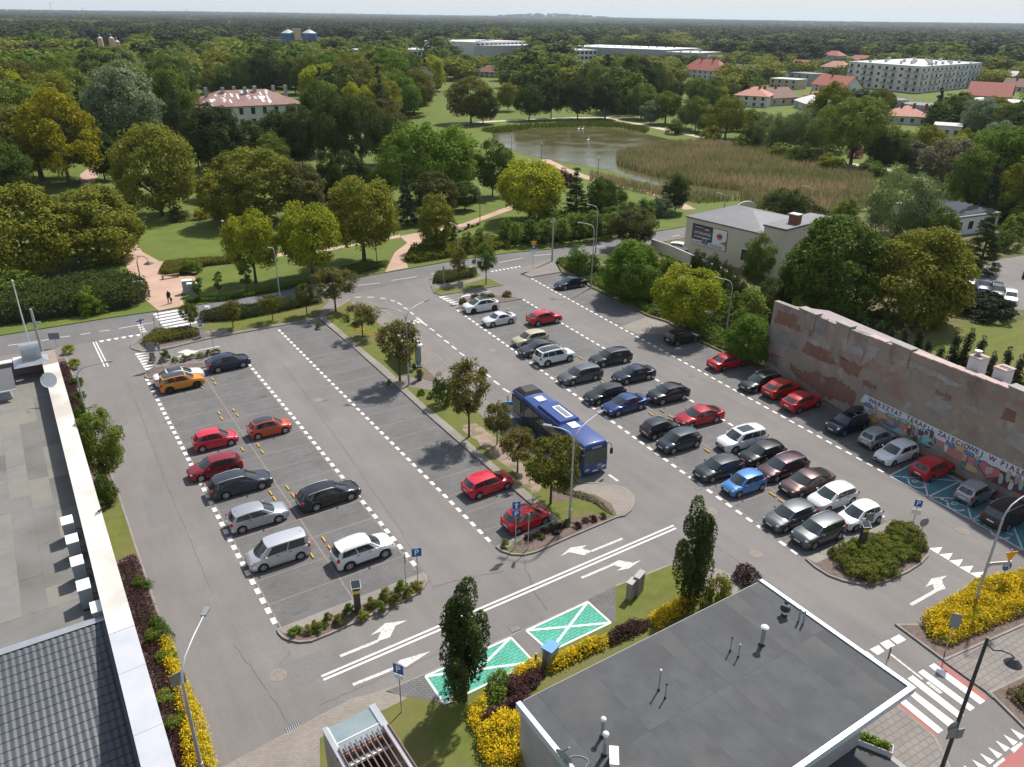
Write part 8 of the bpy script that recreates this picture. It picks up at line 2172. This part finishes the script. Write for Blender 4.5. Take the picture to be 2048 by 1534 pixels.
MB().cyl((e.x,e.y,h-.42),(e.x,e.y,h-.72),.1,.36,18).build('lamp_shade',M['dark_iron'],ar,smooth=40);MB().cyl((e.x,e.y,h-.722),(e.x,e.y,h-.74),.34,.3,18).build('diffuser',M['unit_grey'],ar)
bx=thing('sign_plate','dark sign plates seen from behind on the corner lamp pole','sign',b+Vector((0,0,h*.42)),-.3)
MB().box((-.5,-.1,-.35),(.05,-.07,.3)).build('plate',M['sign_back'],bx);MB().cyl((-.25,-.06,.35),(-.25,-.04,.35),.32,n=18).build('disc',M['sign_back'],bx);MB().box((.1,-.1,-.5),(.45,-.06,.1)).build('plate',M['sign_back'],bx)
def sign(px,py,plates,label,rz=None,group=None,r=.032,z=.12):
 """plates: (kind, photo row of the centre, width, height)"""
 b=at(px,py,z);t=thing('road_sign',label,'sign',b,-YAW*.6 if rz is None else rz,group)
 hs=[(k,rise(b,row),w_,h_)for k,row,w_,h_ in plates]
 H=max(x[1]+x[3]/2 for x in hs)
 MB().cyl((0,0,-.1),(0,0,H),r,r,8).build('post',M['pole'],t)
 for i,(k,c,w_,h_)in enumerate(hs):
  if k in('P','blue','up','plate','back'):
   m={'P':'sign_blue','blue':'sign_blue','up':'sign_blue','plate':'unit_white','back':'sign_back'}[k]
   o=MB().box((-w_/2,-r-.03,c-h_/2),(w_/2,-r-.005,c+h_/2)).build('plate',M[m],t)
   if k=='P':
    q=ob('letter',text_mesh('P',h_*.95,'letter',M['unit_white'],bold=True),o,(0,-r-.034,c));q.rotation_euler=(math.pi/2,0,0)
   if k=='up':
    MB().add([(x*w_,-r-.034,c+z_*h_)for x,z_ in((-.09,-.4),(.09,-.4),(.09,.1),(.26,.1),(0,.4),(-.26,.1),(-.09,.1))],[tuple(range(7))]).build('arrow',M['unit_white'],o)
  elif k in('disc','round'):
   o=MB().cyl((0,-r-.005,c),(0,-r-.03,c),w_/2,n=22).build('plate',M['sign_back' if k=='disc' else 'sign_blue'],t)
   if k=='round':
    pth=[(w_*.12,-.25),(w_*.16,0),(w_*.08,.12*1),(-w_*.1,.16)]
    MB().tube([(x,-r-.036,c+z_*w_)for x,z_ in((.12,-.3),(.13,-.02),(.05,.12),(-.1,.14))],.035,4).build('arrow',M['unit_white'],o)
    MB().add([(-.09,-r-.037,c+w_*.28),(-.27,-r-.037,c+w_*.14),(-.09,-r-.037,c)],[(0,1,2)]).build('arrow_head',M['unit_white'],o)
  elif k=='yield':
   o=MB().add([(x*w_,y_,c+z_*w_)for y_ in(-r-.005,-r-.03)for x,z_ in((-.5,.3),(.5,.3),(0,-.55))],[(0,2,1),(3,4,5),(0,1,4,3),(1,2,5,4),(2,0,3,5)]).build('plate',M['sign_yellow'],t)
 return t
sign(836,1168,[('P',1104,.62,.62)],'blue P sign at the tip of the left end island')
sign(813,1190,[('back',1116,.1,.75)],'dark narrow sign beside the blue P sign of the left end island',rz=1.2)
sign(1031,1095,[('up',1010,.56,.58),('P',1027,.56,.58)],'blue arrow sign above a P sign in front of the red hatchback')
sign(1056,1098,[('disc',1035,.62,.62)],'round sign seen edge on beside the arrow sign',rz=1.05)
sign(1818,1074,[('P',1006,.5,.55),('plate',1023,.62,.4)],'blue P sign with white plate on the right end island',rz=-.9)
sign(1833,1096,[('disc',1044,.7,.7)],'round sign seen from behind on the right end island')
sign(1732,1062,[('back',1034,.66,.7)],'grey square sign back in front of the small white car')
sign(1997,1178,[('yield',1110,.95,.9),('round',1132,.68,.68)],'orange give way triangle above a blue turn left sign')
sign(803,1424,[('P',1337,.6,.62),('plate',1352,.5,.3)],'blue P sign with small white plate by the charging bay',rz=-1.0)
sign(1066,538,[('yield',486,1.0,.9),('P',495,.62,.62),('plate',503,.7,.4)],'orange give way triangle above a P sign at the street junction')
sign(921,602,[('back',570,.75,.95)],'grey sign back standing before the white car with black roof')
sign(948,548,[('disc',523,.7,.7)],'round sign back on the far side of the traffic island');sign(888,577,[('back',538,.2,.9)],'thin sign seen edge on at the traffic island')
sign(309,736,[('back',694,.85,1.0),('back',710,.5,.6)],'large grey sign back at the left islet');sign(325,735,[('back',692,.25,.7)],'narrow grey sign behind the large grey one')
sign(429,707,[('back',664,.14,.75)],'narrow dark sign at the first cross lane',rz=1.1);sign(113,692,[('back',672,1.1,.75)],'wide grey sign back beside the left building')
sign(313,672,[('back',640,.1,.7)],'dark post with sign seen edge on, left of two by the zebra crossing',rz=1.2);sign(323,667,[('back',625,.1,.7)],'dark post with sign seen edge on, right of two by the zebra crossing',rz=1.2)
sign(288,682,[('blue',641,.9,.14),('blue',643,.14,.7)],'crossed bluish direction plates at the zebra crossing',rz=.5);sign(973,497,[('back',471,.5,.7)],'purple backed notice among the young street trees')
sign(1890,1304,[('back',1240,.55,.95)],'grey sign back at the tip of the golden shrub bed',rz=-.9);sign(376,1450,[('back',1357,.7,.8)],'grey square sign back in the golden hedge',rz=.1)
sign(1766,1350,[('back',1305,.4,.9)],'dark sign seen edge on behind the right roof corner',rz=.45);sign(2038,1178,[('back',1130,.3,.6)],'dark sign cut by the right picture edge',rz=-.8)
t=thing('name_plate','long pale metal plate clamped to the tall lamp in the golden bed','sign',at(1980,1128,2.3),at(2018,1156,2.3).xy.angle_signed(at(1980,1128,2.3).xy)*0-.45)
MB().box((0,-.03,-.12),(1.5,.03,.12)).build('plate',M['galv'],t);MB().cyl((-.1,0,-.15),(-.1,0,.15),.13,n=10).build('clamp',M['unit_grey'],t)
b=at(1104,522,.12);h=rise(b,438);t=thing('utility_pole','grey concrete pole at the street side of the right row','pole',b);MB().cyl((0,0,0),(0,0,h),.14,.1,10).build('shaft',M['concrete'],t);MB().box((-.5,-.05,h*.93),(.5,.05,h*.95)).build('crossarm',M['zinc'],t)
b=at(86,712,.1);h=rise(b,618);t=thing('utility_pole','weathered wooden pole behind the left parapet','pole',b);MB().cyl((0,0,0),(0,0,h),.17,.12,10).build('shaft',M['concrete'],t);MB().box((-.6,-.05,h*.7),(.6,.05,h*.72)).build('crossarm',M['zinc'],t)
b=at(66,715,.1);h=rise(b,563);t=thing('flagpole','white flagpole with ball top behind the left parapet','pole',b);MB().cyl((0,0,0),(0,0,h),.09,.05,10).build('shaft',M['unit_white'],t);MB().ball((0,0,h+.08),.11,.11,.11,10,6).build('ball_top',M['unit_white'],t)
def meter(px,py,top,label,rz,pale=False):
 b=at(px,py,.12);h=rise(b,top);t=thing('parking_meter',label,'parking meter',b,rz,'parking meters');m='unit_white' if pale else 'meter'
 MB().box((-.2,-.18,0),(.2,.18,h*.82)).build('cabinet',M[m],t);MB().box((-.22,-.2,h*.82),(.22,.2,h*.9)).build('head',M[m],t)
 MB().box((-.21,-.19,h*.68),(.21,-.181,h*.78)).build('yellow_label',M['meter_yellow'],t)
 MB().add([(-.26,-.24,h*.91),(.26,-.24,h*.91),(.26,.24,h*1.0),(-.26,.24,h*1.0)],[(0,1,2,3)]).build('solar_panel',M['glass_dark'],t);MB().add([(-.3,-.28,h*.9),(.3,-.28,h*.9),(.3,.28,h*.99),(-.3,.28,h*.99)],[(0,1,2,3),(3,2,1,0)]).build('panel_frame',M['unit_white'],t)
meter(716,1222,1166,'graphite parking meter with solar top on the left end island',-.3);meter(1722,1092,1046,'graphite parking meter with yellow label beside the round shrubs',-.5);meter(839,760,727,'graphite parking meter on the median by the bus stop',-.3);meter(405,674,650,'pale slim meter at the hedge corner by the crossing',0,True)
# small things on the ground
wst=MB().prism([(-.05,-.34),(.05,-.34),(.05,.34),(-.05,.34)],0,.09).mesh('wheel_stop',mat('stop_yellow',(.62,.36,.04),(.5,.28,.04),3,.8))
for q in cA((635,487),(660,525),(688,765),(712,810),(808,740),(840,783),(880,1062),(1010,1030),(1045,1085),(1250,1378),(1297,1440),(1112,1420),(1145,1470),(545,550))+cB((1137,490),(1187,562),(1040,622)):
 tag(ob('wheel_stop',wst,None,at(*q,.009)),'yellow worn wheel stop on the left double row','wheel stop','wheel stops of the left double row')
for q in c4_((1103,697),(1153,725),(1330,925),(1730,1185),(1820,1160),(1890,1205),(555,328))+c5_((305,750),(670,1075))+c7_((755,255),(1290,615),(1365,668)):
 tag(ob('wheel_stop',wst,None,at(*q,.009),-OFF),'yellow worn wheel stop on the right double row','wheel stop','wheel stops of the right double row')
for px,py,r,lb_ in((557,1350,.42,'round manhole cover near the lower left lane'),(985,701,.4,'round manhole cover in the aisle by the bus lane'),(1421,1022,.45,'round manhole cover by the second columnar tree'),(1512,1108,.4,'round manhole cover on the right crossing lane'),(636,800,.4,'round manhole cover in the middle aisle'),(1925,1062,.4,'round manhole cover in front of the blue bays')):
 t=thing('manhole_cover',lb_,'manhole cover',at(px,py,.006));MB().cyl((0,0,-.01),(0,0,.008),r,n=24).build('lid',M['bay_line'],t);MB().cyl((0,0,-.01),(0,0,.006),r*1.12,n=24).build('frame',M['kerb'],t)
for px,py,w,d,lb_ in((586,1456,.75,.5,'iron drain grate by the lower pavement'),(1030,1258,.6,.4,'iron drain grate at the charging bays'),(656,767,.45,.3,'iron drain grate in the third row line'),(331,843,.45,.3,'iron drain grate in the leftmost line'),(1203,637,.5,.3,'iron drain grate in the far right line'),(1662,890,.5,.3,'iron drain grate beside the silver hatchback'),(1398,977,.5,.3,'iron drain grate by the blue small car'),(987,675,.4,.3,'iron drain grate by the white coupe row')):
 t=thing('drain_grate',lb_,'drain',at(px,py,.006),-.05);MB().box((-w/2,-d/2,-.01),(w/2,d/2,.007)).build('frame',M['felt_dark'],t)
 for k in range(7):MB().box((-w/2+w*(k+.3)/7,-d/2+.03,.0071),(-w/2+w*(k+.7)/7,d/2-.03,.016)).build('bar',M['unit_grey'],t)
p=at(1100,1326,.12);t=thing('charging_station','grey charging cabinet with blue roof between the green bays','charging station',p,.35)
MB().box((-.38,-.3,0),(.38,.3,1.2)).build('cabinet',M['plaster_grey'],t);MB().box((-.45,-.38,1.2),(.45,.38,1.3)).build('roof',mat('charger_blue',(.08,.26,.55),None,rough=.5),t)
for k in range(3):MB().tube([(-.4,-.1+.1*k,1.2),(-.6,-.15+.1*k,.9),(-.75-.1*k,-.2,.3),(-.95,-.1,.06),(-1.1-.1*k,.2,.04)],.02,5).build('cable',M['trim'],t)
t=thing('bollard','dark bollard with yellow top beside the charging cabinet','bollard',at(1071,1332,.12));MB().cyl((0,0,0),(0,0,.85),.06,n=8).build('post',M['trim'],t);MB().ball((0,0,.9),.08,.08,.08,8,6).build('cap',M['meter_yellow'],t)
for q,w,h,lb_ in(((1261,1194),.7,1.25,'grey electric cabinet on the grass, the left lower one'),((1276,1184),.85,1.4,'grey electric cabinet on the grass, the right taller one')):
 t=thing('electric_cabinet',lb_,'cabinet',at(*q,.12),.38);MB().box((-w/2,-.18,0),(w/2,.18,h)).build('casing',M['wall_pale'],t);MB().box((-w/2-.03,-.21,h),(w/2+.03,.21,h+.06)).build('lid',M['concrete'],t)
 for k in(0,1):MB().box((-w/2+.04+k*w/2,-.19,.1),(-.03+k*w/2,-.181,h-.08)).build('door',M['wall_pale'],t)
t=thing('notice_board','white notice board standing in the dark hedge','board',at(281,596,.1),-.3);MB().box((-.65,-.04,1.0),(.65,.04,2.3)).build('panel',M['unit_white'],t)
for x in(-.6,.6):MB().cyl((x,.06,0),(x,.06,2.4),.04,n=6).build('post',M['dark_iron'],t)
for q,m,lb_ in(((388,592),'glass_green','pale green street cabinet beside the park entrance'),((377,586),'unit_grey','grey street cabinet beside the park entrance')):
 t=thing('street_cabinet',lb_,'cabinet',at(*q,.1),-.2);MB().box((-.6,-.35,0),(.6,.35,1.7)).build('casing',M[m],t);MB().box((-.65,-.4,1.7),(.65,.4,1.78)).build('lid',M['unit_white'],t)
for q,rz,lb_ in(((341,556),.05,'long dark bench at the park entrance'),((379,549),-.9,'dark bench set across beside the long one'),((925,462),.5,'dark bench by the brick path, left of the bin'),((950,452),.5,'dark bench by the brick path, right of the bin')):
 t=thing('park_bench',lb_,'bench',at(*q,.1),rz);
 for k in range(3):MB().box((-1.2,-.25+.17*k,.42),(1.2,-.11+.17*k,.47)).build('slat',M['rust_roof'],t)
 for x in(-1,1):MB().box((x-.06,-.22,0),(x+.06,.22,.42)).build('leg',M['dark_iron'],t)
t=thing('litter_bin','dark litter bin between the two benches on the brick path','bin',at(937,456,.1));MB().cyl((0,0,0),(0,0,.8),.22,.26,12).build('drum',M['dark_iron'],t);MB().cyl((0,0,.8),(0,0,.86),.28,n=12).build('rim',M['zinc'],t)
t=thing('bus_shelter','glazed bus shelter with pale roof edge behind the dense bronze tree','shelter',at(818,722,.13),math.pi/2-OFF);MB().box((-2.2,-.8,2.4),(2.2,.8,2.52)).build('roof',M['unit_white'],t);MB().box((-2.1,.6,.2),(2.1,.64,2.35)).build('rear_pane',M['shelter_glass'],t);MB().box((-1.4,.1,.42),(1.4,.5,.47)).build('bench',M['rust_roof'],t)
for x in(-2.05,2.05):MB().box((x-.05,-.05,0),(x+.05,.05,2.4)).build('post',M['sign_back'],t);MB().box((x-.02,-.6,.2),(x+.02,-.06,2.3)).build('side_pane',M['shelter_glass'],t)
t=thing('bus_stop_board','bright blue and white stop board left of the bus','board',at(1015,845,.13),-.4);MB().cyl((0,0,0),(0,0,2.8),.05,n=8).build('post',M['pole'],t);MB().box((-.45,-.05,1.8),(.45,.05,2.1)).build('blue_panel',mat('stop_blue',(.01,.3,.6),None,rough=.4),t);MB().box((-.45,-.05,.8),(.45,.05,1.76)).build('white_panel',M['unit_white'],t)
t=thing('dead_shrub','bare leafless shrub reaching over the lane by the bushy tree','shrub',at(205,905,.12));r=random.Random(4)
for k in range(9):
 d=Vector((r.uniform(.3,1),r.uniform(-.3,.5),r.uniform(.5,1.1))).normalized();p0=Vector((0,0,.8));pth=[Vector((0,0,0)),p0]
 for j in range(5):p0=p0+d*.55+Vector((r.uniform(-.12,.2),r.uniform(-.15,.15),-.05*j));pth.append(p0.copy())
 MB().tube(pth,[.05,.04,.03,.022,.016,.01,.006],5).build('branch',M['bark'],t)
stuff(leaf_mass('flower_bed',None,None,c8_((340,405),(400,390),(480,425),(560,455),(540,480),(440,450),(360,430)),.25,'gold',60,.07,z=.13,bump=.8,core=False))
for q,lb_ in(((1176,281),'pair of white birds seen as one swan in the middle of the pond'),((1157,259),'white swan near the far bank, left'),((1165,259),'white swan near the far bank, right')):
 t=thing('swan',lb_,'bird',at(*q,.15),.4);mb=MB().ball((0,0,.15),.6,.28,.28,12,8);mb.tube([(.45,0,.25),(.62,0,.55),(.6,0,.85),(.75,0,.9),(.9,0,.84)],[.13,.09,.075,.08,.03],8);mb.build('body',M['unit_white'],t,smooth=60)
# the walker
def walker(p,rz):
 t=thing('person','person in black clothes with a pale cap walking with a bag towards the park','person',p,rz)
 J=[(0,0,.98,.15,.11),(0,.01,1.2,.16,.12),(0,.03,1.42,.17,.11),(0,.04,1.53,.06,.06),(0,.05,1.6,.085,.095),(0,.05,1.71,.08,.09)]
 E=[(0,1),(1,2),(2,3),(3,4),(4,5)]
 for s,fy in((-1,.22),(1,-.2)):
  b=len(J);J+=[(.1*s,0,.92,.095,.1),(.1*s,fy*.5,.5,.07,.075),(.1*s,fy-.05,.1,.05,.055),(.1*s,fy+.12,.04,.045,.035)];E+=[(0,b),(b,b+1),(b+1,b+2),(b+2,b+3)]
  b=len(J);a=-fy*.6;J+=[(.2*s,.02,1.41,.065,.065),(.27*s,a*.4-.02,1.14,.05,.05),(.27*s,a+.06,.9,.036,.036),(.27*s,a+.09,.82,.034,.02)];E+=[(2,b),(b,b+1),(b+1,b+2),(b+2,b+3)]
  for f in range(5):
   n=len(J);J+=[(.27*s+.018*(f-2),a+.1+.012*(f==4),.765,.009,.009),(.27*s+.018*(f-2),a+.115,.72+.012*abs(f-2),.008,.008)];E+=[(b+3,n),(n,n+1)]
 me=bpy.data.meshes.new('body');me.from_pydata([j[:3]for j in J],E,[]);bm=bmesh.new();bm.from_mesh(me);L=bm.verts.layers.skin.verify();bm.verts.ensure_lookup_table()
 for v,j in zip(bm.verts,J):v[L].radius=j[3:]
 bm.verts[0][L].use_root=True;bm.to_mesh(me);bm.free();me.materials.append(mat('dark_clothes',(.012,.012,.014),None,rough=.9));o=ob('body',me,t)
 o.modifiers.new('skin','SKIN');sd=o.modifiers.new('round','SUBSURF');sd.levels=sd.render_levels=1
 f=MB().ball((0,.07,1.66),.075,.085,.1,12,8);f.ball((0,.16,1.65),.014,.022,.02,6,4)
 for s in(-1,1):f.ball((.08*s,.05,1.66),.012,.025,.035,6,4)
 f.build('face',mat('skin',(.5,.32,.24),None,rough=.6),t,smooth=180);e=MB()
 for s in(-1,1):e.ball((.03*s,.148,1.675),.012,.01,.008,6,4)
 e.ball((0,.148,1.61),.025,.01,.006,6,4);e.build('facial_features',M['trim'],t)
 MB().ball((0,.05,1.73),.1,.115,.07,12,8).build('cap',M['unit_white'],t,smooth=180)
 bg=thing('carrier_bag','dull reddish bag held by the walker','bag',t.matrix_basis@Vector((.33,.14,.28)),rz);MB().add([(-.06,-.15,0),(.06,-.15,0),(.06,.15,0),(-.06,.15,0),(-.03,-.17,.36),(.03,-.17,.36),(.03,.17,.36),(-.03,.17,.36)],[(0,3,2,1),(4,5,6,7),(0,1,5,4),(1,2,6,5),(2,3,7,6),(3,0,4,7)]).build('pouch',M['roof_dark'],bg);MB().tube([(0,-.1,.35),(0,-.05,.48),(0,.05,.48),(0,.1,.35)],.008,5).build('strap',M['trim'],bg)
walker(at(340,607,.115),math.radians(20))
# the air: one closed box of thin haze round the place
hz=bpy.data.materials.new('haze');hz.use_nodes=True;hn=hz.node_tree.nodes;hn.clear()
ho=hn.new('ShaderNodeOutputMaterial');hv=hn.new('ShaderNodeVolumePrincipled')
hv.inputs['Color'].default_value=(.8,.91,1.0,1);hv.inputs['Density'].default_value=HAZE;hv.inputs['Anisotropy'].default_value=.2
hz.node_tree.links.new(hv.outputs[0],ho.inputs['Volume'])
stuff(MB().box((-20500,-20500,-1.5),(20500,20500,160)).build('haze',hz))
